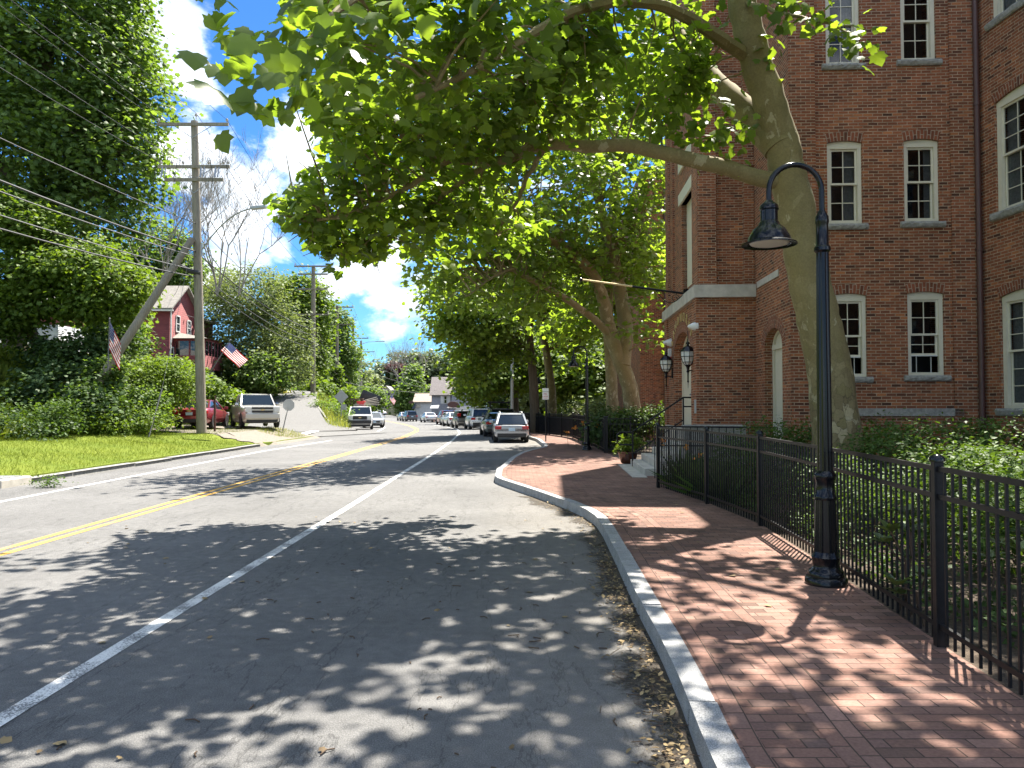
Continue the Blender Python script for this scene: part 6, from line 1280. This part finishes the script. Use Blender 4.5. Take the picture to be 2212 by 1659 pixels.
bush('tree', 'tall screen of trees closing the view behind the sycamores', 'tree', [blob(1180, 700, 92, 7, 4, 6), blob(1060, 760, 96, 5, 4, 5), blob(1320, 640, 88, 6, 4, 9), blob(1250, 560, 90, 6, 4, 7)], 300, 30, .9, .46, 'star', M['leaf_bright'], gb, 8)
bush('shrub', 'low dark shrub behind the short fence beside the brick tower', 'shrub', [blob(1330, 915, 29.5, .8, 1, .7), blob(1300, 925, 30, .6, 1, .6), blob(1350, 935, 28.4, .8, .5, .8)], 130, 36, .22, .12, 'diamond', M['leaf_dark'], gb, 10)
bush('shrub', 'sunlit shrub against the brick tower behind the handrail', 'shrub', [(5.3, 28.0, 1.25, 1.0, .8, .55), (4.5, 28.6, 1.2, .7, .8, .5), (6.2, 28, 1.3, .8, .8, .6)], 150, 40, .2, .11, 'diamond', M['leaf_hedge'], gb, 10)
bush('shrub', 'spiky grey green shrub left of the tree trunks behind the fence', 'shrub', [blob(1296, 892, 40, .9, 1, .8), blob(1250, 893, 47, 1, 1, .8)], 90, 30, .25, .22, 'long', M['leaf_pale'], gb, 8)
bush('tree', 'dense low tree beyond the parked cars under the street trees', 'tree', [blob(1075, 850, 98, 4, 2.5, 3), blob(1120, 860, 98, 3.5, 2.5, 2.6), blob(1150, 850, 96, 3, 2.5, 3)], 150, 34, .7, .42, 'star', M['leaf_maple'], gb, 6)
# ---- hedge and bed behind the picket fence
def clear_path(P): return (P[:, 0] > np.interp(P[:, 1], [a for a, b in SW], [b for a, b in SW]) + .22)
bush('hedge', 'sunlit clipped hedge under the brick facade, right of the near sycamore', 'hedge', [(6.2, 11.3, 1.12, 1.1, .9, .5), (7.4, 11.0, 1.1, 1.1, 1.0, .6), (8.6, 10.6, 1.2, 1.0, 1.0, .55), (9.4, 9.6, 1.1, .8, 1.2, .55), (5.6, 11.6, .9, .8, .7, .5), (7.4, 11, .4, 1.9, 1, .5)], 900, 26, .13, .062, 'diamond', M['leaf_hedge'], None, 30, keep=clear_path, shell=.5)
bush('hedge', 'dark shaded hedge between the guard railing and the near sycamore', 'hedge', [(5.0, 14.6, .95, .9, .9, .55), (5.9, 14.4, 1.05, .9, .8, .55), (6.8, 14.2, 1.05, .8, .8, .5), (4.4, 13.4, .6, .55, .8, .5), (4.3, 15, .7, .6, .8, .5)], 520, 26, .13, .062, 'diamond', M['leaf_hedge'], None, 24, keep=clear_path, shell=.5)
bush('hedge', 'dim lower hedge behind the middle fence panels', 'hedge', [(4.3, 10.6, .7, .5, .9, .5), (4.4, 9.0, .65, .5, .8, .5), (4.6, 7.8, .75, .6, .9, .55), (5.4, 8.6, .85, .7, 1, .5), (5.9, 10, .85, .8, .8, .5), (5.2, 7, .7, .8, .6, .5)], 640, 26, .12, .058, 'diamond', M['leaf_hedge'], None, 26, keep=clear_path, shell=.4)
bush('shrub', 'leggy shoots standing up from the sunlit hedge', 'shrub', [(8.3, 11, 1.72, .12, .12, .25), (9.0, 10.3, 1.75, .1, .1, .3), (7.6, 11.2, 1.65, .1, .1, .15), (9.4, 9.6, 1.75, .3, .3, .2)], 30, 9, .06, .06, 'diamond', M['leaf_hedge'], None, 8)
def rhodo(lab, spots, n=9, size=.14, pink=0):
    P = []; Nn = []; T = []; off = (spots[0][0], spots[0][1], .15); t = thing('rhododendron', lab, 'shrub', off, group='rhododendrons in the bed'); mb = MB(off)
    for (x, y, z) in spots:
        s = Vector((x + random.uniform(-.1, .25), y + random.uniform(-.1, .2), .15)); mb.tube([s, s.lerp(Vector((x, y, z)), .5) + Vector((.05, 0, .1)), (x, y, z)], [.012, .009, .005], 5)
        k = n + random.randint(-2, 2)
        for i in range(k):
            a = 2 * math.pi * i / k + random.random() * .4; e = random.uniform(-.45, .35); d = Vector((math.cos(a), math.sin(a), e)); P.append((x, y, z)); T.append(tuple(d)); Nn.append((-.5 * d.x + random.uniform(-.3, .3), -.5 * d.y + random.uniform(-.3, .3), 1))
    S_ = size * (.75 + .5 * rng.random(len(P))); leaves('foliage', M['leaf_rhodo'], np.array(P), np.array(Nn), np.array(T), S_, 'long' if size > .13 else 'oval', t, off); mb.build('stems', M['twig'], t)
rhodo('rhododendron branch poking through the pickets near the large fence post', [(2.94, 6.0, .83), (2.97, 6.15, .72), (3.1, 6.05, .95), (2.9, 5.85, .45), (2.98, 5.95, .36), (3.12, 6.1, .6), (3.2, 6.2, .8), (3.15, 5.9, .5)], 8, .13)
sp = [(random.uniform(4.0, 5.6), random.uniform(3.6, 6.0), random.uniform(.9, 1.35)) for _ in range(46)] + [(random.uniform(3.6, 5), random.uniform(4.6, 6.4), random.uniform(.35, 1.0)) for _ in range(44)]
rhodo('large rhododendron spreading at the right edge of the bed', [q for q in sp if q[0] > 3.35], 10, .16)
sp = [(random.uniform(3.45, 4.2), random.uniform(2.0, 5.0), random.uniform(.3, .8)) for _ in range(30)]
rhodo('low shaded rhododendron close behind the nearest fence panel', sp, 8, .13)
bush('ground_cover', 'dark leafy ground cover along the foot of the fence', 'plant', [(3.75, 9.4, .26, .28, 1.6, .12), (3.6, 6.6, .25, .25, 1.5, .1), (3.75, 12.2, .25, .22, 1.2, .1)], 160, 20, .12, .06, 'diamond', M['leaf_dark'], None, 0, keep=clear_path)
# day lilies behind the first panel and their flowers
P = np.stack([rng.uniform(3.15, 3.9, 900), rng.uniform(13.2, 16.2, 900), np.full(900, .16)], 1); P = P[clear_path(P)]; m = len(P)
tag(leaves('day_lily_bed', M['leaf_dark'], P, rng.normal(size=(m, 3)) + np.array([0, 0, .25]), UP + rng.normal(size=(m, 3)) * .32, .5 + .35 * rng.random(m), 'blade'), 'strappy lily leaves behind the fence panel next to the steps', 'plant')
def lilies(lab, pts, n=3):
    off = tuple(pts[0]); t = thing('day_lily', lab, 'flower', (off[0], off[1], .15)); o2 = tuple(t.location); mb = MB(o2)
    for p in pts:
        P = np.repeat(np.array([tuple(p)]), 6 * n, 0) + rng.normal(size=(6 * n, 3)) * .035
        leaves('bloom', M['leaf_orange'], P, rng.normal(size=P.shape), rng.normal(size=P.shape) + UP * .4, np.full(len(P), .085), 'oval', t, o2)
    for p in pts: mb.tube([(p[0] + .05, p[1], .15), (p[0] + .02, p[1], (p[2] + .15) / 2), tuple(p)], .006, 4)
    mb.build('stems', M['leaf_dark'], t)
lilies('orange day lily leaning out at the fence end by the steps', [A(1431, 955, 15.9)], 2)
lilies('two orange day lily blooms behind the first picket panel', [A(1483, 968, 15), A(1512, 986, 14.6)], 1)
lilies('orange day lilies in front of the dark fence beside the second lamp', [A(1242, 925, 31), A(1258, 915, 31), A(1225, 935, 31.4), A(1290, 920, 29.5)], 3)
# planter plant, part of the planter
pv = PLANTER.location
P, Nn, T, S_, r, C = puff([(pv.x - .05, pv.y, .72, .2, .2, .16), (pv.x + .12, pv.y + .05, .85, .16, .16, .2), (pv.x - .1, pv.y, .6, .22, .2, .12)], 34, 7, .08, .13); leaves('foliage', M['leaf_bright'], P, Nn, T, S_, 'oval', PLANTER, tuple(pv), r)

# ---------------------------------------------------------------- left side
def L_(px, Y): x = at(px, 900, Y).x; return Vector((x, Y, hl(x, Y)))
tb = L_(33, 41); 
big = [blob(150, 180, 42, 5.2, 4.5, 4.2), blob(215, 330, 41, 3.3, 3.6, 2.8), blob(60, 330, 41, 5, 4, 3.6), blob(120, 40, 43, 5, 4.5, 4), blob(225, 130, 42, 2.6, 3, 3), blob(250, 380, 41, 2.2, 2.8, 2.0), blob(150, 480, 41, 4, 3.5, 2.0), blob(-100, 200, 42, 5, 4, 6), blob(180, -120, 43, 4.5, 4.5, 4), blob(30, -200, 43, 6, 5, 5), blob(40, 500, 40, 4, 3.5, 2.4), blob(245, 250, 41.5, 2.0, 2.5, 2.2)]
tree('maple_tree', 'huge dense maple towering over the left side of the street', ([tb, A(30, 760, 41), A(36, 650, 41), A(60, 500, 41.5), A(90, 300, 42), A(110, 80, 42)], .62, .22), [([A(36, 650, 41), A(80, 600, 40), A(140, 560, 39)], .2, .08), ([A(60, 500, 41.5), A(150, 400, 41), A(230, 340, 41)], .2, .06), ([A(60, 500, 41.5), A(0, 350, 42), A(-80, 200, 42)], .22, .06), ([A(75, 400, 42), A(170, 250, 42), A(240, 150, 42)], .16, .05)], big, 1700, 38, .55, .24, 'star', M['leaf_maple'], M['bark'], shell=.55, r_twig=.02, flare=.12)
m2 = L_(120, 37)
tree('maple_tree', 'lighter low maple spreading in front of the huge one, under the power wires', ([m2, A(60, 700, 37), A(70, 640, 37), A(110, 600, 36.5)], .3, .14), [([A(70, 640, 37), A(180, 600, 36.5), A(270, 590, 36)], .12, .03), ([A(70, 640, 37), A(30, 520, 36.5), A(10, 470, 36)], .12, .04)], [blob(60, 500, 36, 1.7, 2, 1.0), blob(20, 460, 36, 1.4, 2, .8), blob(170, 580, 36, 2.0, 2.2, 1.0), blob(260, 610, 35.5, 1.5, 2, .8), blob(120, 650, 36, 2.2, 2, .9), blob(220, 660, 36, 1.6, 2, .7), blob(40, 600, 35.5, 2, 2, 1.0), blob(210, 540, 36.5, .9, 1.2, .5, .7), blob(10, 690, 36, 1.6, 2, .9)], 640, 44, .38, .165, 'star', M['leaf_bright'], M['bark'], shell=.45, r_twig=.018)
def bare(lab, base, segs, r, leafn=0):
    off = tuple(base); t = thing('bare_tree', lab, 'tree', off, group='leafless trees by the red house'); mb = MB(off)
    def grow(p, d, L, r, n):
        q = [p]; 
        for i in range(4): d = (d + Vector((random.uniform(-.2, .2), random.uniform(-.2, .2), random.uniform(-.02, .16)))).normalized(); q.append(q[-1] + d * L / 4)
        mb.tube(q, [r, r * .92, r * .82, r * .72, r * .62], 6 if r > .03 else 4, cap=False)
        if n > 0:
            for k in range(random.choice((2, 3, 3))):
                j = random.choice((2, 3, 4, 4)); ax = Vector((random.uniform(-1, 1), random.uniform(-1, 1), random.uniform(-.1, .5))).normalized(); grow(q[j], (d * .8 + ax * .62).normalized(), L * random.uniform(.6, .85), max(.01, r * .6), n - 1)
    for d, L in segs: grow(base, Vector(d).normalized(), L * .8, r * .8, 5)
    mb.build('branches', M['bark_grey'], t); return t
bare('bare grey tree with many upright stems left of the large utility pole', A(345, 640, 52), [((-.25, 0, 1), 4.6), ((.05, 0, 1), 5.2), ((.3, 0, 1), 4.2), ((-.5, 0, 1), 4.0), ((-.05, .1, 1), 4.8)], .075)
bare('bare forked tree right of the large utility pole against the clouds', A(468, 640, 58), [((.05, 0, 1), 5.2), ((-.22, 0, 1), 4.8), ((.25, 0, 1), 5.0), ((.1, .2, 1), 5.0)], .085)
bare('bare leaning tree with a twiggy head left of the street light', A(515, 640, 60), [((.35, 0, 1), 4.6), ((.15, 0, 1), 4.2), ((.6, 0, 1), 4.0)], .07)
bare('far bare tree on the wooded hill at the end of the street', A(868, 850, 262), [((-.3, 0, 1), 9), ((.2, 0, 1), 10), ((0, 0, 1), 8)], .25); bare('second far bare tree right on the wooded hill', A(905, 850, 262), [((-.2, 0, 1), 9), ((.25, 0, 1), 9.5)], .22)
gl = 'trees on the left bank'
bush('tree', 'dark evergreen behind the bare stems left of the large pole', 'tree', [blob(330, 560, 76, 4.0, 3, 4.2), blob(370, 590, 75, 3, 3, 3.4), blob(290, 610, 75, 3, 3, 3.4), blob(420, 620, 76, 2.6, 3, 2.2)], 360, 40, .58, .26, 'star', M['leaf_maple'], gl, 8)
bush('tree', 'shaggy pale green vine covered tree right of the red house', 'tree', [blob(540, 640, 68, 3.6, 3, 3), blob(500, 700, 68, 3, 3, 3), blob(590, 720, 68, 3.2, 3, 3.2), blob(490, 630, 72, 2, 2.4, 2), blob(560, 780, 66, 3, 3, 2.4), blob(620, 790, 68, 2, 3, 2)], 620, 44, .58, .24, 'diamond', M['leaf_pale'], gl, 10)
bush('tree', 'dark tree overhanging the side road behind the silver pickup', 'tree', [blob(520, 800, 66, 2.6, 2, 1.8), blob(570, 810, 64, 2, 2, 1.6), blob(480, 830, 66, 2.6, 2, 1.4), blob(535, 835, 66, 2.8, 2, 1.5)], 340, 40, .42, .21, 'star', M['leaf_maple'], gl, 10)
bush('tree', 'yellow green rounded tree behind the first bank pole', 'tree', [blob(640, 640, 96, 4, 3.5, 3.2), blob(625, 700, 94, 4, 3.5, 4.5), blob(665, 690, 96, 3, 3.5, 4), blob(640, 770, 94, 4, 3.5, 3.4)], 420, 40, .75, .34, 'star', M['leaf_bright'], gl, 8)
bush('tree', 'tall dark green tree behind the second and third bank poles', 'tree', [blob(705, 700, 122, 3.8, 3, 3.2), blob(695, 770, 120, 5.4, 3, 4.4), blob(728, 750, 122, 3.2, 3, 3.8), blob(660, 790, 112, 4.2, 3, 3.6), blob(735, 825, 124, 3, 3, 3)], 520, 40, .8, .36, 'star', M['leaf_maple'], gl, 8)
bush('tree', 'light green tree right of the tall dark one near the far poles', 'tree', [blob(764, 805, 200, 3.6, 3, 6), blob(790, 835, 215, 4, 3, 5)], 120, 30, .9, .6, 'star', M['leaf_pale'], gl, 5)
bush('tree', 'rounded dark green street tree in front of the pale flat roofed house', 'tree', [blob(806, 858, 190, 2.8, 2.5, 2.6), blob(800, 872, 190, 2.6, 2.5, 1.6)], 90, 30, .7, .5, 'star', M['leaf_maple'], None, 5)
bush('tree', 'large dark tree between the yellow house and the white shop', 'tree', [blob(886, 862, 185, 3.0, 3, 3.6), blob(892, 838, 188, 2.4, 3, 3.2), blob(872, 872, 186, 2.2, 2.5, 2.0), blob(895, 815, 190, 1.6, 3, 3)], 190, 30, .9, .55, 'star', M['leaf_maple'], None, 5)
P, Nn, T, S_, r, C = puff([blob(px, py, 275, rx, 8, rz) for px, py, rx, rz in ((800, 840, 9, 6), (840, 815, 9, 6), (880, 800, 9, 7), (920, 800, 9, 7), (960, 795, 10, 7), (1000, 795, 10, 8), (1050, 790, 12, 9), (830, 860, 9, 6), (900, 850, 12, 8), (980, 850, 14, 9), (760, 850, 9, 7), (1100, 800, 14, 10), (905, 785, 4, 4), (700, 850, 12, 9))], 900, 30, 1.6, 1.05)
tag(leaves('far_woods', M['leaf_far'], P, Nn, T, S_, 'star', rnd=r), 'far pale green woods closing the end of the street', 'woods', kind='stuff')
bush('tree', 'small reddish tree among the far woods', 'tree', [blob(856, 794, 268, 3.2, 2, 1.1)], 30, 24, .7, .6, 'star', leafmat('leaf_redtree', (.14, .06, .06), (.22, .1, .09), (1.2, 1, 1), .3), None, 0)
# shrubs on the left slope
gs = 'shrubs on the left slope'
def slope(lab, px, py, Y, rx, ry, rz, n, mat, size=.16, tpl='star', extra=()): return bush('shrub', lab, 'shrub', [blob(px, py, Y, rx, ry, rz)] + [blob(*e) for e in extra], n, 32, .3, size, tpl, mat, gs, 8)
slope('big bright green shrub below the red house', 325, 820, 36.5, 1.4, 1.2, 1.1, 280, M['leaf_bright'], .15, 'diamond', ((290, 840, 35.5, 1.1, 1, 1.0), (380, 830, 37, 1.1, 1, 1.1), (335, 800, 37.5, .9, 1, .6), (400, 815, 40, .9, 1, .7)))
slope('dark leafy shrub in front of the bright one beside the guy wire', 308, 870, 33.5, .75, .7, .6, 120, M['leaf_maple'], .13, 'diamond')
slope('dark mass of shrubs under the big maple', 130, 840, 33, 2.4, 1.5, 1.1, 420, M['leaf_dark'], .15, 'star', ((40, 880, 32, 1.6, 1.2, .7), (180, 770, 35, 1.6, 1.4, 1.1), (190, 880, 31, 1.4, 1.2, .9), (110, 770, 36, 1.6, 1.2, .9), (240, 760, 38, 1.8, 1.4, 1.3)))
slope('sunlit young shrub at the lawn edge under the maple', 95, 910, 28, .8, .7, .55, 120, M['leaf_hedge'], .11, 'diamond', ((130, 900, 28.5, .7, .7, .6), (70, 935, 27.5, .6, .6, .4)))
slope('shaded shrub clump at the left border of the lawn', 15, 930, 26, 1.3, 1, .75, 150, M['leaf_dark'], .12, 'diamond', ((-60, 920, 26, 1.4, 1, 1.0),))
slope('ivy wrapped round the foot of the leaning brace', 225, 830, 33.2, .55, .6, .8, 150, M['leaf_maple'], .14, 'star', ((205, 880, 32.2, .7, .6, .7), (245, 790, 33.4, .3, .4, .45)))
slope('yellow green brambles behind the guy wire', 270, 905, 32, 1.6, .8, .5, 200, M['leaf_bright'], .11, 'diamond', ((325, 900, 34, .8, .8, .45), (220, 920, 30.5, .8, .6, .35)))
slope('green bush hiding the porch foot of the red house', 420, 840, 47, 1.6, 1.5, 1.0, 180, M['leaf_bright'], .2, 'star', ((375, 800, 50, 1.2, 1.5, .9), (470, 860, 46, 1.4, 1.2, .9), (490, 870, 47, 1.2, 1.2, .8)))
slope('small round yellowish bush at the bend of the side road', 595, 853, 72, 1.0, 1, .75, 70, M['leaf_yellow'], .2, 'diamond')
bush('flower_bush', 'orange flowering bush between the bright shrub and the red sedan', 'shrub', [blob(405, 868, 45, .8, .5, .4), blob(425, 855, 45.5, .45, .5, .4), blob(382, 878, 44.5, .4, .4, .25)], 120, 20, .13, .1, 'diamond', M['leaf_orange'], gs, 8)
slope('tangle of dark undergrowth on the slope behind the red sedan', 350, 860, 44, 2.6, 1.5, 1.2, 200, M['leaf_maple'], .2, 'star', ((255, 730, 46, 1.8, 1.5, 1.6), (245, 690, 44, 1.8, 1.5, 1.4)))
slope('ivy climbing the second bank pole', 728, 825, 101.6, .5, .5, 2.2, 60, M['leaf_bright'], .26, 'star')
slope('leafy thicket on the bank behind the diamond sign', 700, 850, 80, 3, 2, 1.4, 220, M['leaf_bright'], .26, 'star', ((745, 868, 84, 2.4, 2, 1.2), (680, 870, 70, 1.6, 1.5, .9), (770, 872, 96, 2.4, 2, 1.3)))
slope('round dark bush low on the grass bank', 728, 893, 60.5, .95, .7, .55, 90, M['leaf_maple'], .14, 'diamond', ((700, 880, 62, .8, .7, .5),))
bush('weed', 'weeds sprouting over the storm drain', 'plant', [blob(100, 1042, 17.2, .3, .25, .05)], 16, 22, .12, .055, 'diamond', M['leaf_hedge'])
# grass blades
def blades(name, lab, x0, x1, y0, y1, n, s, mat, f=None, tpl='blade', cond=None):
    x = rng.uniform(x0, x1, n); y = y0 + (y1 - y0) * rng.random(n) ** 1.0
    q = np.array([(cond(a, b) if cond else True) for a, b in zip(x, y)]); x, y = x[q], y[q]; z = np.array([hl(a, b) for a, b in zip(x, y)]) - .01; m = len(x); P = np.stack([x, y, z], 1)
    return tag(leaves(name, mat, P, rng.normal(size=(m, 3)) + UP * .2, UP + rng.normal(size=(m, 3)) * .35, s * (.6 + .8 * rng.random(m)), tpl), lab, 'grass', kind='stuff')
onlawn = lambda x, y: x < xl(y) - .25 and not (y > 34 and x > -13.4) and side_near(x, y)[0] > side_hw(y) + .2
blades('lawn_grass', 'short bright lawn grass', -17.2, -11.3, 14, 42, 42000, .10, M['grass_blade'], cond=onlawn)
blades('tall_grass', 'rough tall grass on the bank between the two roads', -22, -10.8, 52, 88, 24000, .5, M['grass_tall'], cond=lambda x, y: x < xl(y) - .15 and x > xl(y) - 8 and side_near(x, y)[0] > side_hw(y) + .15)
blades('verge_grass', 'ragged grass round the stop sign', -13.6, -11.4, 39.5, 44.2, 2600, .16, M['grass_tall'], cond=lambda x, y: (x + 12.4) ** 2 / 1.4 + (y - 41.6) ** 2 / 5 < 1)
blades('slope_growth', 'rough growth covering the slope under the trees', -34, -16, 20, 62, 16000, .55, M['grass_blade'], cond=lambda x, y: x < xl(y) - 5.6 and side_near(x, y)[0] > side_hw(y) + .3 and not (34.5 < y < 48 and x > -18.2), tpl='long')
# leaf litter, twigs
y = rng.uniform(2.2, 14.5, 1700) ; y = np.where(rng.random(1700) < .6, 2.2 + (y - 2.2) * .55, y); e = np.abs(rng.normal(size=1700)) * .12; x = np.array([xr(v) for v in y]) - .03 - e; z = np.full(1700, .012) + rng.random(1700) * .02; P = np.stack([x, y, z], 1)
tag(leaves('leaf_litter', M['litter'], P, UP + rng.normal(size=P.shape) * .25, rng.normal(size=P.shape) * np.array([1, 1, .1]), .015 + .05 * rng.random(1700) ** 3, 'oval'), 'dry leaves and litter swept against the granite kerb', 'litter', kind='stuff')
P = np.stack([rng.uniform(-6, 3, 60), rng.uniform(2.6, 13, 60), np.full(60, .012)], 1); P[:, 2] = np.where(P[:, 0] > np.array([xr(v) for v in P[:, 1]]), PZ + .012, .012)
tag(leaves('fallen_leaves', M['litter'], P, UP + rng.normal(size=P.shape) * .2, rng.normal(size=P.shape) * np.array([1, 1, .1]), .03 + .05 * rng.random(60), 'star'), 'single dry leaves scattered over road and pavement', 'litter', kind='stuff')
mb = MB()
for i in range(70):
    x, y = random.uniform(-2.6, .9), random.uniform(2.7, 9); a = random.random() * 6.3; L = random.uniform(.02, .1); mb.tube([(x, y, .008), (x + math.cos(a) * L * .5, y + math.sin(a) * L * .5, .012), (x + math.cos(a + .3) * L, y + math.sin(a + .3) * L, .008)], .0045, 5)
for i in range(160):
    y = random.uniform(2.8, 9); x = xr(y) - abs(random.gauss(0, .13)) - .03; a = random.random() * 6.3; L = random.uniform(.03, .14); mb.tube([(x, y, .02), (x + math.cos(a) * L, y + math.sin(a) * L, .025)], .003, 4)
tag(mb.build('twig_litter', M['twig']), 'small broken twigs lying on the asphalt', 'litter', kind='stuff')
# ------------------------------------------------------------------
